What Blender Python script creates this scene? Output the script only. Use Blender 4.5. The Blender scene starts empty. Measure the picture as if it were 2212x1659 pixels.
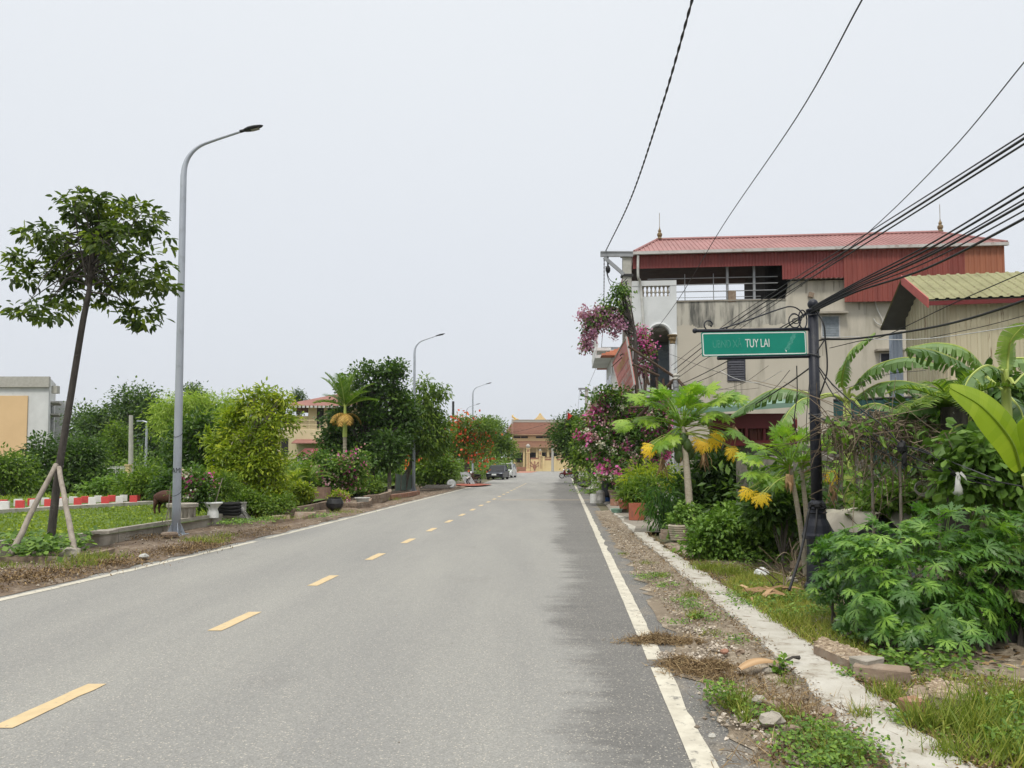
import bpy, math, random
import numpy as np
from mathutils import Vector, Matrix
R = math.radians
SC = bpy.context.scene
COL = SC.collection
# ------------------------------------------------------------------ camera, sky, sun, exposure
FPX = 1661.0            # focal length in units of a 2212 px wide picture
HZ = 1002.0             # horizon row in that picture
PITCH = R(2.8)
CAMH = 1.6
V0 = HZ - FPX*math.tan(PITCH)
cd = bpy.data.cameras.new('camera'); cam = bpy.data.objects.new('camera', cd); COL.objects.link(cam)
cd.sensor_width = 36.0; cd.lens = 36.0*FPX/2212.0
cd.shift_y = (V0 - 829.5)/2212.0
cd.clip_start = 0.05; cd.clip_end = 6000
cam.location = (0, 0, CAMH); cam.rotation_euler = (R(90)+PITCH, 0, 0)
SC.camera = cam
SUN_EL, SUN_AZ = R(58), R(200)      # azimuth measured like sun_rotation
w = bpy.data.worlds.new('World'); SC.world = w; w.use_nodes = True
nt = w.node_tree; nt.nodes.clear()
out = nt.nodes.new('ShaderNodeOutputWorld'); bg = nt.nodes.new('ShaderNodeBackground')
sky = nt.nodes.new('ShaderNodeTexSky'); sky.sky_type = 'NISHITA'; sky.sun_disc = False
sky.sun_elevation = SUN_EL; sky.sun_rotation = SUN_AZ
tc = nt.nodes.new('ShaderNodeTexCoord'); sep = nt.nodes.new('ShaderNodeSeparateXYZ')
nt.links.new(tc.outputs['Generated'], sep.inputs[0])
ns = nt.nodes.new('ShaderNodeTexNoise'); ns.inputs['Scale'].default_value = 1.6; ns.inputs['Detail'].default_value = 3; ns.inputs['Roughness'].default_value = 0.45
nt.links.new(tc.outputs['Generated'], ns.inputs['Vector'])
ad = nt.nodes.new('ShaderNodeMath'); ad.operation = 'MULTIPLY_ADD'; ad.inputs[1].default_value = 0.14; 
nt.links.new(ns.outputs['Fac'], ad.inputs[0]); nt.links.new(sep.outputs['Z'], ad.inputs[2])
cr = nt.nodes.new('ShaderNodeValToRGB'); nt.links.new(ad.outputs[0], cr.inputs['Fac'])
e = cr.color_ramp.elements
SKYK = 1.13
def sc_(c, k): return (c[0]*k, c[1]*k, c[2]*k, 1)
e[0].position = 0.04; e[0].color = sc_((0.655, 0.680, 0.725), SKYK)
e[1].position = 1.0;  e[1].color = sc_((2.15, 2.12, 2.06), SKYK)
x = e.new(0.30); x.color = sc_((0.715, 0.745, 0.790), SKYK)
x = e.new(0.70); x.color = sc_((0.795, 0.825, 0.855), SKYK)
x = e.new(0.86); x.color = sc_((1.55, 1.54, 1.52), SKYK)
gain = nt.nodes.new('ShaderNodeVectorMath'); gain.operation = 'SCALE'; gain.inputs['Scale'].default_value = 10.0
nt.links.new(cr.outputs['Color'], gain.inputs[0])
mx = nt.nodes.new('ShaderNodeMix'); mx.data_type = 'RGBA'; mx.inputs['Factor'].default_value = 0.94
nt.links.new(sky.outputs['Color'], mx.inputs['A']); nt.links.new(gain.outputs[0], mx.inputs['B'])
nt.links.new(mx.outputs['Result'], bg.inputs['Color']); bg.inputs['Strength'].default_value = 0.1
nt.links.new(bg.outputs[0], out.inputs['Surface'])
sd = bpy.data.lights.new('sun', 'SUN'); sd.energy = 2.3; sd.angle = R(12); sd.color = (1.0, 0.955, 0.88)
so = bpy.data.objects.new('sun', sd); COL.objects.link(so)
sdir = Vector((math.sin(SUN_AZ)*math.cos(SUN_EL), math.cos(SUN_AZ)*math.cos(SUN_EL), math.sin(SUN_EL)))
so.rotation_euler = sdir.to_track_quat('Z', 'Y').to_euler()
SC.view_settings.view_transform = 'Standard'; SC.view_settings.look = 'None'
SC.view_settings.exposure = 0.0; SC.view_settings.gamma = 1.0; SC.view_settings.use_curve_mapping = False
SC.render.engine = 'CYCLES'
SC.cycles.max_bounces = 6; SC.cycles.diffuse_bounces = 3; SC.cycles.glossy_bounces = 2; SC.cycles.transmission_bounces = 3
SC.cycles.transparent_max_bounces = 6

# ------------------------------------------------------------------ survey helpers: picture point -> place in the world
def ray(u, v):
    a = (u-1106.0)/FPX; b = -(v-V0)/FPX
    c, s = math.cos(PITCH), math.sin(PITCH)
    return np.array([a, c - b*s, s + b*c])
def P(u, v, Y):
    r = ray(u, v); t = Y/r[1]; return np.array([r[0]*t, Y, CAMH+r[2]*t])
def G(u, v, z=0.0):
    r = ray(u, v); t = (z-CAMH)/r[2]; return np.array([r[0]*t, r[1]*t, z])
def onplane(u, v, p0, d):
    """hit of the sight line with the vertical plane through p0 along d -> (s along d, z)"""
    r = ray(u, v); d = np.array(d[:2], float); d /= np.linalg.norm(d)
    A = np.array([[r[0], -d[0]], [r[1], -d[1]]]); t, s = np.linalg.solve(A, np.array(p0[:2], float))
    return s, CAMH+r[2]*t
def PX(Y): return Y/FPX      # metres per picture unit at distance Y
def right_x(y): return 0.80+0.069*y
_cl = [(-8,-4.0),(5.1,-3.05),(7.9,-2.80),(13.3,-2.35),(21.4,-1.75),(30,-1.15),(40.5,-0.42),(62,1.1)]
def centre_x(y): return float(np.interp(y, [a for a,b in _cl], [b for a,b in _cl]))
_le = [(-8,-7.9),(4,-6.5),(9,-6.0),(15.6,-5.3),(22,-4.85),(37.4,-3.85),(43,-3.47),(57.8,-2.5),(80,-1.5),(120,-0.5),(160,0.2)]
def left_x(y): return float(np.interp(y, [a for a,b in _le], [b for a,b in _le]))

# ------------------------------------------------------------------ things
def tag(o, label=None, cat=None, group=None, kind=None):
    if label: o['label'] = label
    if cat: o['category'] = cat
    if group: o['group'] = group
    if kind: o['kind'] = kind
    return o
def thing(name, loc, label, cat, group=None):
    o = bpy.data.objects.new(name, None); COL.objects.link(o); o.location = tuple(float(c) for c in loc)
    o.empty_display_size = 0.1
    return tag(o, label, cat, group)
def copy_tree(o, parent=None):
    c = o.copy(); COL.objects.link(c)
    if parent is not None: c.parent = parent
    for ch in o.children: copy_tree(ch, c)
    return c

class MB:
    def __init__(s): s.V=[]; s.n=0; s.L=[]; s.S=[]; s.M=[]; s.T=[]
    def add(s, verts, faces, mat=0, tint=0.5):
        v = np.asarray(verts, float).reshape(-1,3)
        s.V.append(v)
        t = np.asarray(tint, float)
        s.T.append(np.full(len(v), float(t)) if t.ndim==0 else t)
        if isinstance(faces, np.ndarray):
            m,k = faces.shape
            s.L.append((faces+s.n).ravel()); s.S.append(np.full(m,k)); s.M.append(np.full(m,mat))
        else:
            for f in faces:
                s.L.append(np.asarray(f)+s.n); s.S.append(np.array([len(f)])); s.M.append(np.array([mat]))
        s.n += len(v); return s
    def build(s, name, mats, parent=None, origin=None, smooth=False):
        me = bpy.data.meshes.new(name)
        V = np.concatenate(s.V); L = np.concatenate(s.L).astype(np.int32); S = np.concatenate(s.S); M = np.concatenate(s.M); T = np.concatenate(s.T)
        off = np.zeros(3)
        if parent is not None:
            p = parent
            while p is not None: off = off+np.array(p.location); p = p.parent
        loc = np.zeros(3)
        if origin is not None: loc = np.array(origin, float)-off
        V = V-off-loc
        me.vertices.add(len(V)); me.vertices.foreach_set('co', V.astype(np.float32).ravel())
        me.loops.add(len(L)); me.loops.foreach_set('vertex_index', L)
        me.polygons.add(len(S)); st = np.concatenate([[0], np.cumsum(S)[:-1]]).astype(np.int32)
        me.polygons.foreach_set('loop_start', st); me.polygons.foreach_set('loop_total', S.astype(np.int32))
        me.polygons.foreach_set('material_index', M.astype(np.int32))
        me.polygons.foreach_set('use_smooth', np.full(len(S), smooth))
        a = me.attributes.new('tint', 'FLOAT', 'POINT'); a.data.foreach_set('value', T.astype(np.float32))
        if not isinstance(mats, (list,tuple)): mats = [mats]
        for m in mats: me.materials.append(m)
        me.update(calc_edges=True); me.validate()
        o = bpy.data.objects.new(name, me); COL.objects.link(o); o.location = tuple(loc)
        if parent is not None: o.parent = parent
        return o
    def pieces(s, name, mats, parent):
        """one object for each separate shape added"""
        offs=np.cumsum([0]+[len(v) for v in s.V]); out=[]
        lv=[int(l.min()) for l in s.L]
        for i in range(len(s.V)):
            q=MB(); q.V=[s.V[i]]; q.T=[s.T[i]]; q.n=len(s.V[i])
            for l,S_,M_,m0 in zip(s.L,s.S,s.M,lv):
                if offs[i]<=m0<offs[i+1]: q.L.append(l-offs[i]); q.S.append(S_); q.M.append(M_)
            out.append(q.build(name,mats,parent))
        return out
def nrm(a):
    a = np.asarray(a, float); l = np.linalg.norm(a, axis=-1, keepdims=True); return a/np.maximum(l, 1e-9)
def tube(mb, pts, rad, n=8, mat=0, tint=0.5, cap=True):
    pts = np.asarray(pts, float); k = len(pts)
    rad = np.full(k, rad, float) if np.ndim(rad)==0 else np.interp(np.linspace(0,1,k), np.linspace(0,1,len(rad)), rad)
    t = np.gradient(pts, axis=0); t = nrm(t)
    u = np.cross(t[0], [0,0,1.0]); 
    if np.linalg.norm(u)<1e-3: u = np.cross(t[0],[0,1.0,0])
    u = nrm(u); ang = np.linspace(0,2*math.pi,n,endpoint=False); V=[]
    for i in range(k):
        u = nrm(u - np.dot(u,t[i])*t[i]); w_ = np.cross(t[i],u)
        V.append(pts[i]+rad[i]*(np.cos(ang)[:,None]*u+np.sin(ang)[:,None]*w_))
    V = np.concatenate(V); i = np.arange(k-1)[:,None]*n; j = np.arange(n)[None,:]; j2=(j+1)%n
    F = np.stack([i+j, i+j2, i+n+j2, i+n+j],-1).reshape(-1,4)
    tt = tint if np.ndim(tint)==0 else np.repeat(np.interp(np.linspace(0,1,k), np.linspace(0,1,len(tint)), tint), n)
    b = mb.n; mb.add(V, F, mat, tt)
    if cap:
        mb.L.append(np.arange(n)[::-1]+b); mb.S.append(np.array([n])); mb.M.append(np.array([mat]))
        mb.L.append(np.arange(n)+b+(k-1)*n); mb.S.append(np.array([n])); mb.M.append(np.array([mat]))
def spline(pts, k=12):
    """Catmull-Rom through pts"""
    p = np.asarray(pts, float)
    if len(p)<3: 
        t = np.linspace(0,1,k)[:,None]; return p[0]*(1-t)+p[-1]*t
    q = np.vstack([2*p[0]-p[1], p, 2*p[-1]-p[-2]]); o=[]
    for i in range(1,len(q)-2):
        for s in np.linspace(0,1,k,endpoint=False):
            a,b,c,d = q[i-1],q[i],q[i+1],q[i+2]
            o.append(0.5*((2*b)+(-a+c)*s+(2*a-5*b+4*c-d)*s*s+(-a+3*b-3*c+d)*s**3))
    o.append(q[-2]); return np.array(o)
BF = np.array([[0,3,2,1],[4,5,6,7],[0,1,5,4],[1,2,6,5],[2,3,7,6],[3,0,4,7]])
def box(mb, c, size, rz=0.0, rx=0.0, ry=0.0, mat=0, tint=0.5, taper=1.0):
    s = np.array(size)/2.0
    v = np.array([[-1,-1,-1],[1,-1,-1],[1,1,-1],[-1,1,-1],[-1,-1,1],[1,-1,1],[1,1,1],[-1,1,1]],float)
    v[4:,:2] *= taper; v = v*s
    if rx or ry or rz:
        M = np.array((Matrix.Rotation(rz,3,'Z') @ Matrix.Rotation(ry,3,'Y') @ Matrix.Rotation(rx,3,'X')))
        v = v@M.T
    mb.add(v+np.array(c,float), BF, mat, tint)
def prism(mb, poly, off, mat=0, tint=0.5):
    """closed polygon (3-D points) extruded by the vector off"""
    p = np.asarray(poly,float); n=len(p); off=np.asarray(off,float)
    f=[list(range(n))[::-1], [n+i for i in range(n)]]+[[i,(i+1)%n,n+(i+1)%n,n+i] for i in range(n)]
    mb.add(np.vstack([p,p+off]), f, mat, tint)
def quad(mb, a,b,c,d, mat=0, tint=0.5): mb.add([a,b,c,d], [[0,1,2,3]], mat, tint)
def lathe(mb, prof, c, n=20, mat=0, tint=0.5, sq=None):
    prof=np.asarray(prof,float); k=len(prof); ang=np.linspace(0,2*math.pi,n,endpoint=False)
    V=[]
    for r,z in prof: V.append(np.stack([r*np.cos(ang), r*np.sin(ang), np.full(n,z)],-1))
    V=np.concatenate(V)+np.array(c,float); i=np.arange(k-1)[:,None]*n; j=np.arange(n)[None,:]; j2=(j+1)%n
    F=np.stack([i+j,i+j2,i+n+j2,i+n+j],-1).reshape(-1,4); mb.add(V,F,mat,tint)
def ball(mb, c, r, n=10, mat=0, tint=0.5, sx=(1,1,1)):
    th=np.linspace(0.02,math.pi-0.02,n//2+2); ang=np.linspace(0,2*math.pi,n,endpoint=False); V=[]
    for t in th: V.append(np.stack([np.sin(t)*np.cos(ang),np.sin(t)*np.sin(ang),np.full(n,-np.cos(t))],-1))
    V=np.concatenate(V)*r*np.array(sx)+np.array(c,float); k=len(th); i=np.arange(k-1)[:,None]*n; j=np.arange(n)[None,:]; j2=(j+1)%n
    F=np.stack([i+j,i+j2,i+n+j2,i+n+j],-1).reshape(-1,4); mb.add(V,F,mat,tint)
def rock(mb, c, size, rng, mat=0, tint=0.5, n=7, rough=0.22):
    th=np.linspace(0.15,math.pi-0.15,5); ang=np.linspace(0,2*math.pi,n,endpoint=False)+rng.random()*6; V=[]
    for t in th: V.append(np.stack([np.sin(t)*np.cos(ang),np.sin(t)*np.sin(ang),np.full(n,-np.cos(t))],-1))
    V=np.concatenate(V); V*= (1+rng.normal(0,rough,(len(V),1))); V=V*np.array(size)/2+np.array(c,float)
    k=len(th); i=np.arange(k-1)[:,None]*n; j=np.arange(n)[None,:]; j2=(j+1)%n
    F=np.stack([i+j,i+j2,i+n+j2,i+n+j],-1).reshape(-1,4); b=mb.n; mb.add(V,F,mat,tint)
    mb.L.append(np.arange(n)[::-1]+b); mb.S.append(np.array([n])); mb.M.append(np.array([mat]))
    mb.L.append(np.arange(n)+b+(k-1)*n); mb.S.append(np.array([n])); mb.M.append(np.array([mat]))
def corr(mb, o, xd, yd, pitch=0.2, amp=0.02, nd=None, mat=0, trap=True, tint=0.5):
    """ribbed metal sheet: ribs run along yd, spaced along xd"""
    o=np.asarray(o,float); xd=np.asarray(xd,float); yd=np.asarray(yd,float); Lx=np.linalg.norm(xd); n=max(2,int(Lx/pitch))
    if nd is None: nd=nrm(np.cross(xd,yd))
    nd=np.asarray(nd,float)
    pr=[(0,0),(0.55,0),(0.65,1),(0.9,1)] if trap else [(0,0),(0.17,.5),(0.33,.93),(0.5,1),(.67,.93),(0.83,.5)]
    ts=[];hs=[]
    for i in range(n):
        for a,h in pr: ts.append((i+a)/n); hs.append(h*amp)
    ts.append(1.0); hs.append(0); ts=np.array(ts)[:,None]; hs=np.array(hs)[:,None]
    A=o+xd*ts+nd*hs; V=np.vstack([A,A+yd]); m=len(ts); i=np.arange(m-1)
    mb.add(V, np.stack([i,i+1,i+1+m,i+m],-1), mat, tint)

# leaf templates: x along the leaf, y across, z up
T_LEAF=(np.array([[0,0,0],[.3,.5,.06],[.72,.36,.03],[1,0,-.1],[.72,-.36,.03],[.3,-.5,.06]]), np.array([[0,3,2,1],[0,5,4,3]]))
T_DIA=(np.array([[0,0,0],[.45,.5,.05],[1,0,-.05],[.45,-.5,.05]]), np.array([[0,3,2,1]]))
T_BLADE=(np.array([[0,.5,0],[0,-.5,0],[.5,.38,.06],[.5,-.38,.06],[1,0,-.12]]), [[0,1,3,2],[2,3,4]])
T_ROUND=(np.array([[0,0,0],[.12,.36,.03],[.5,.5,.05],[.85,.32,0],[1,0,-.06],[.85,-.32,0],[.5,-.5,.05],[.12,-.36,.03]]), np.array([[0,4,3,2],[0,6,5,4]]))
def _lobed(nl, spread, teeth, wid=0.075, droop=0.22):
    V=[];F=[]
    for a,l in zip(np.linspace(-spread,spread,nl), [0.55+0.45*math.cos(x*0.5)**2 for x in np.linspace(-2.4,2.4,nl)]):
        ca,sa=math.cos(a),math.sin(a)
        def put(t,w):
            x=t*l*ca-w*l*sa; y=t*l*sa+w*l*ca; V.append([x,y,-droop*(t*l)**2+0.02*abs(w)*8*0]); return len(V)-1
        sp=[(0.02,0.02),(0.35,wid),(0.6,wid*1.25),(0.8,wid*0.8),(1.0,0.0)]
        P_=[put(t,w_) for t,w_ in sp]; Q_=[put(t,-w_) for t,w_ in sp]
        for i in range(4): F.append([Q_[i],Q_[i+1],P_[i+1],P_[i]])
        for (t0,t1,tt,tw) in teeth:
            for s in (1,-1):
                a0=put(t0,s*wid*0.9); a1=put(t1,s*wid*0.9); a2=put(tt,s*tw)
                F.append([a0,a2,a1] if s<0 else [a0,a1,a2])
    V=np.array(V); rr_=np.linalg.norm(V[:,:2],axis=1); return (V,F,0.38*np.clip(1-rr_*1.3,-0.15,1))
T_PAPAYA=_lobed(8,2.3,[(0.36,0.54,0.68,0.27),(0.58,0.74,0.88,0.20)],0.095,0.32)
T_CHAYA=_lobed(7,2.05,[(0.42,0.56,0.70,0.23),(0.66,0.78,0.88,0.15)],0.085,0.30)
T_HANG=_lobed(6,1.35,[(0.35,0.5,0.64,0.19),(0.58,0.72,0.86,0.15)],0.055,0.5)
T_CASS=_lobed(5,1.3,[],0.16,0.2)
def inst(mb, T, pos, xd, nz, L, W, tint=None, mat=0):
    tv,tf=T[:2]; pos=np.asarray(pos,float); N=len(pos)
    x=nrm(xd); z=np.asarray(nz,float); z=nrm(z-(z*x).sum(-1,keepdims=True)*x); y=np.cross(z,x)
    L=np.broadcast_to(np.asarray(L,float),(N,))[:,None,None]; W=np.broadcast_to(np.asarray(W,float),(N,))[:,None,None]
    V=pos[:,None,:]+L*tv[None,:,0:1]*x[:,None,:]+W*tv[None,:,1:2]*y[:,None,:]+L*tv[None,:,2:3]*z[:,None,:]
    k=len(tv)
    if tint is None: tint=np.full(N,.5)
    T_=np.repeat(np.asarray(tint),k)
    if len(T)>2: T_=np.clip(T_+np.tile(T[2],N),0,1)
    base=(np.arange(N)*k)
    b=mb.n; mb.V.append(V.reshape(-1,3)); mb.T.append(T_)
    if isinstance(tf,np.ndarray): groups={tf.shape[1]:tf}
    else:
        groups={}
        for f in tf: groups.setdefault(len(f),[]).append(f)
    for kk,f in groups.items():
        f=np.array(f); F=(f[None]+base[:,None,None]).reshape(-1,kk)+b
        mb.L.append(F.ravel()); mb.S.append(np.full(len(F),kk)); mb.M.append(np.full(len(F),mat))
    mb.n+=N*k
def rnd_dir(rng,n):
    v=rng.normal(size=(n,3)); return nrm(v)
def B(u,v,ru,rv,Y,ry=None):
    c=P(u,v,Y); m=PX(Y); return (c[0],c[1],c[2],ru*m,(ry if ry else ru*m),rv*m)
def clumps(rng, blobs, n, inner=0.22, top=0.0):
    b=np.array(blobs,float); wt=(b[:,3]*b[:,5]+b[:,4]*b[:,5])**0.9; k=rng.choice(len(b),n,p=wt/wt.sum()); d=rnd_dir(rng,n)
    d[:,2]=np.where(d[:,2]<-0.55, -d[:,2]*0.6, d[:,2]) if top else d[:,2]
    r=1-np.abs(rng.normal(0,inner,n)); r=np.clip(r,0.1,1)
    c=b[k,:3]+d*b[k,3:]*r[:,None]; return c,d
def crown(mb, rng, blobs, ncl, per, cr, L, W, T=T_LEAF, droop=0.3, inner=0.22, mat=0, tl=(0.15,0.95), up=0.8, flat=0.7, top=0.0):
    c,d=clumps(rng,blobs,ncl,inner,top)
    ct=rng.uniform(tl[0],tl[1],ncl)
    pos=np.repeat(c,per,0); dd=np.repeat(d,per,0); N=len(pos)
    off=rng.normal(size=(N,3))*cr*np.array([1,1,flat]); pos=pos+off
    xd=nrm(off)*0.8+dd*0.6+rng.normal(size=(N,3))*0.45; xd[:,2]-=droop
    nz=dd*0.45+rng.normal(size=(N,3))*0.45; nz[:,2]+=up
    ll=L*rng.uniform(0.65,1.25,N)
    tint=np.clip(np.repeat(ct,per)*0.7+rng.random(N)*0.35,0,1)
    inst(mb,T,pos,xd,nz,ll,W*ll/L,tint,mat); return c
def limbs(mb, rng, start, targets, r0, mat=0, n=5, sag=0.12):
    for t in targets:
        s=start(rng) if callable(start) else start
        d=t-s; m=s+d*0.5+np.array([0,0,np.linalg.norm(d)*sag])+rng.normal(size=3)*np.linalg.norm(d)*0.07
        tube(mb, spline([s,m,t],4), [r0,r0*0.6,r0*0.2], n, mat, cap=False)
def smoothnoise(rng, nx, ny, k=6):
    g=rng.random((k+2,k+2)); xs=np.linspace(0,k,nx); ys=np.linspace(0,k,ny)
    xi=np.minimum(xs.astype(int),k-1+1); yi=np.minimum(ys.astype(int),k-1+1); fx=xs-xi; fy=ys-yi; fx=fx*fx*(3-2*fx); fy=fy*fy*(3-2*fy)
    a=g[np.ix_(xi,yi)]; b=g[np.ix_(np.minimum(xi+1,k+1),yi)]; c=g[np.ix_(xi,np.minimum(yi+1,k+1))]; d=g[np.ix_(np.minimum(xi+1,k+1),np.minimum(yi+1,k+1))]
    fx=fx[:,None]; fy=fy[None,:]
    return a*(1-fx)*(1-fy)+b*fx*(1-fy)+c*(1-fx)*fy+d*fx*fy
# ------------------------------------------------------------------ materials
_mc={}
def mat(name, c, c2=None, rough=0.8, scale=3.0, detail=5.0, metal=0.0, spec=0.35, bump=0.0, bscale=None, stretch=None, lo=0.35, hi=0.65, coat=0.0, c3=None, c3s=1.0, c3lo=0.55, c3hi=0.7, c3st=None):
    if name in _mc: return _mc[name]
    m=bpy.data.materials.new(name); m.use_nodes=True; n=m.node_tree; b=n.nodes['Principled BSDF']
    b.inputs['Roughness'].default_value=rough; b.inputs['Metallic'].default_value=metal
    b.inputs['Specular IOR Level'].default_value=spec; b.inputs['Coat Weight'].default_value=coat
    if c2 is None: c2=tuple(v*0.82 for v in c)
    t=n.nodes.new('ShaderNodeTexCoord'); mp=n.nodes.new('ShaderNodeMapping'); n.links.new(t.outputs['Object'],mp.inputs[0])
    if stretch: mp.inputs['Scale'].default_value=stretch
    no=n.nodes.new('ShaderNodeTexNoise'); no.inputs['Scale'].default_value=scale; no.inputs['Detail'].default_value=detail; no.inputs['Roughness'].default_value=0.6
    n.links.new(mp.outputs[0],no.inputs['Vector'])
    cr=n.nodes.new('ShaderNodeValToRGB'); cr.color_ramp.elements[0].position=lo; cr.color_ramp.elements[1].position=hi
    cr.color_ramp.elements[0].color=(*c,1); cr.color_ramp.elements[1].color=(*c2,1)
    n.links.new(no.outputs['Fac'],cr.inputs['Fac']); last=cr.outputs['Color']
    if c3 is not None:
        mp3=n.nodes.new('ShaderNodeMapping'); n.links.new(t.outputs['Object'],mp3.inputs[0]); mp3.inputs['Location'].default_value=(7.3,3.1,1.7)
        if c3st: mp3.inputs['Scale'].default_value=c3st
        n3=n.nodes.new('ShaderNodeTexNoise'); n3.inputs['Scale'].default_value=c3s; n3.inputs['Detail'].default_value=6; n3.inputs['Roughness'].default_value=0.65
        n.links.new(mp3.outputs[0],n3.inputs['Vector'])
        r3=n.nodes.new('ShaderNodeMapRange'); r3.inputs['From Min'].default_value=c3lo; r3.inputs['From Max'].default_value=c3hi
        n.links.new(n3.outputs['Fac'],r3.inputs['Value'])
        mx=n.nodes.new('ShaderNodeMix'); mx.data_type='RGBA'; mx.inputs['B'].default_value=(*c3,1)
        n.links.new(r3.outputs[0],mx.inputs['Factor']); n.links.new(last,mx.inputs['A']); last=mx.outputs['Result']
    n.links.new(last,b.inputs['Base Color'])
    if bump:
        nb=n.nodes.new('ShaderNodeTexNoise'); nb.inputs['Scale'].default_value=bscale or scale*4; nb.inputs['Detail'].default_value=6
        n.links.new(mp.outputs[0],nb.inputs['Vector']); bp=n.nodes.new('ShaderNodeBump'); bp.inputs['Strength'].default_value=bump; bp.inputs['Distance'].default_value=0.02
        n.links.new(nb.outputs['Fac'],bp.inputs['Height']); n.links.new(bp.outputs[0],b.inputs['Normal'])
    _mc[name]=m; return m
def leafmat(name, a, b_, c=None, rough=0.5, trans=0.32, spec=0.35, tcol=1.5):
    """leaf: colour runs with the leaf's own tint"""
    if name in _mc: return _mc[name]
    if name.startswith('leaf_'): a,b_,c=[None if q is None else (q[0]*1.60,q[1]*1.44,q[2]*1.0) for q in (a,b_,c)]
    m=bpy.data.materials.new(name); m.use_nodes=True; n=m.node_tree; b=n.nodes['Principled BSDF']; o=n.nodes['Material Output']
    at=n.nodes.new('ShaderNodeAttribute'); at.attribute_name='tint'
    cr=n.nodes.new('ShaderNodeValToRGB'); cr.color_ramp.elements[0].color=(*a,1); cr.color_ramp.elements[1].color=(*(c or b_),1)
    if c: x=cr.color_ramp.elements.new(0.6); x.color=(*b_,1)
    n.links.new(at.outputs['Fac'],cr.inputs['Fac']); n.links.new(cr.outputs['Color'],b.inputs['Base Color'])
    b.inputs['Roughness'].default_value=rough; b.inputs['Specular IOR Level'].default_value=spec
    tr=n.nodes.new('ShaderNodeBsdfTranslucent'); vm=n.nodes.new('ShaderNodeVectorMath'); vm.operation='MULTIPLY'; vm.inputs[1].default_value=(tcol,tcol*1.1,tcol*0.5)
    n.links.new(cr.outputs['Color'],vm.inputs[0]); n.links.new(vm.outputs[0],tr.inputs['Color'])
    ms=n.nodes.new('ShaderNodeMixShader'); ms.inputs[0].default_value=trans
    n.links.new(b.outputs[0],ms.inputs[1]); n.links.new(tr.outputs[0],ms.inputs[2]); n.links.new(ms.outputs[0],o.inputs['Surface'])
    _mc[name]=m; return m
def tintmat(name, a, b_, c=None, rough=0.85, spec=0.2):
    return leafmat(name,a,b_,c,rough,0.0,spec)
M={}
M['bark']=mat('bark',(0.10,0.085,0.07),(0.17,0.15,0.125),0.9,9,bump=0.6,stretch=(1,1,0.3))
M['bark_dark']=mat('bark_dark',(0.045,0.04,0.035),(0.085,0.075,0.065),0.9,14,bump=0.6,stretch=(1,1,0.35),c3=(0.35,0.35,0.31),c3s=11,c3lo=0.66,c3hi=0.7)
M['bark_pale']=mat('bark_pale',(0.27,0.23,0.17),(0.36,0.32,0.25),0.9,14,bump=0.5,stretch=(1,1,3),c3=(0.18,0.2,0.12),c3s=3)
M['stake']=mat('stake_wood',(0.22,0.19,0.155),(0.34,0.30,0.25),0.9,10,bump=0.5,stretch=(1,1,0.2))
M['galv']=mat('galvanised_steel',(0.36,0.39,0.43),(0.42,0.45,0.49),0.5,5,metal=0.35,c3=(0.30,0.32,0.34),c3s=3,stretch=(1,1,0.3))
M['lampblack']=mat('lamp_housing',(0.03,0.032,0.035),rough=0.5)
M['lens']=mat('lamp_lens',(0.30,0.30,0.27),rough=0.3)
M['navyblack']=mat('black_pole_paint',(0.010,0.012,0.020),(0.015,0.017,0.026),0.5,6,bump=0.15,bscale=40,c3=(0.045,0.045,0.045),c3s=7)
M['rubber']=mat('black_cable',(0.014,0.014,0.015),rough=0.55)
M['rubber_grey']=mat('grey_cable',(0.10,0.10,0.105),rough=0.6)
M['rubber_white']=mat('white_cable',(0.55,0.55,0.53),rough=0.6)
M['signgreen']=mat('sign_green',(0.0,0.205,0.142),(0.004,0.222,0.158),0.45,4,c3=(0.006,0.185,0.125),c3s=6)
M['signwhite']=mat('sign_white',(0.72,0.75,0.73),rough=0.5)
M['signghost']=mat('sign_ghost_lettering',(0.07,0.30,0.24),(0.02,0.22,0.16),0.6,30,lo=0.42,hi=0.6)
M['drip']=mat('drip_stain',(0.40,0.37,0.31),(0.20,0.185,0.15),0.95,3.0,detail=8,stretch=(3,3,0.2),lo=0.4,hi=0.66)
M['concrete']=mat('concrete',(0.36,0.33,0.28),(0.27,0.245,0.20),0.9,4,bump=0.4,bscale=30,c3=(0.17,0.155,0.12),c3s=1.4)
M['conc_white']=mat('pale_concrete',(0.45,0.43,0.38),(0.36,0.335,0.28),0.9,5,detail=9,bump=0.35,bscale=60,lo=0.38,hi=0.68,c3=(0.19,0.155,0.11),c3s=3.4,c3lo=0.53,c3hi=0.66)
M['conc_pole']=mat('pole_concrete',(0.42,0.41,0.37),(0.34,0.33,0.29),0.9,5,bump=0.3)
M['wallbeige']=mat('beige_render',(0.49,0.455,0.38),(0.43,0.395,0.325),0.9,0.5,detail=8,lo=0.3,hi=0.75,c3=(0.26,0.24,0.19),c3s=1.3,c3lo=0.50,c3hi=0.74,c3st=(1,1,0.16),bump=0.1)
M['wallstain']=mat('mould_stain',(0.43,0.41,0.35),(0.10,0.10,0.09),0.95,3.0,detail=9,stretch=(1,1,0.16),lo=0.42,hi=0.62)
M['wallwhite']=mat('white_render',(0.62,0.64,0.64),(0.54,0.56,0.56),0.9,1.2,c3=(0.40,0.42,0.40),c3s=1.2,c3lo=0.56,c3hi=0.75,c3st=(1,1,0.3))
M['wallwhite2']=mat('white_wall_far',(0.62,0.63,0.62),(0.52,0.53,0.52),0.9,0.6,c3=(0.33,0.34,0.32),c3s=0.35,c3lo=0.58,c3hi=0.75)
M['wallyellow']=mat('pale_orange_wall',(0.68,0.48,0.265),(0.63,0.44,0.24),0.9,0.4)
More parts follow.
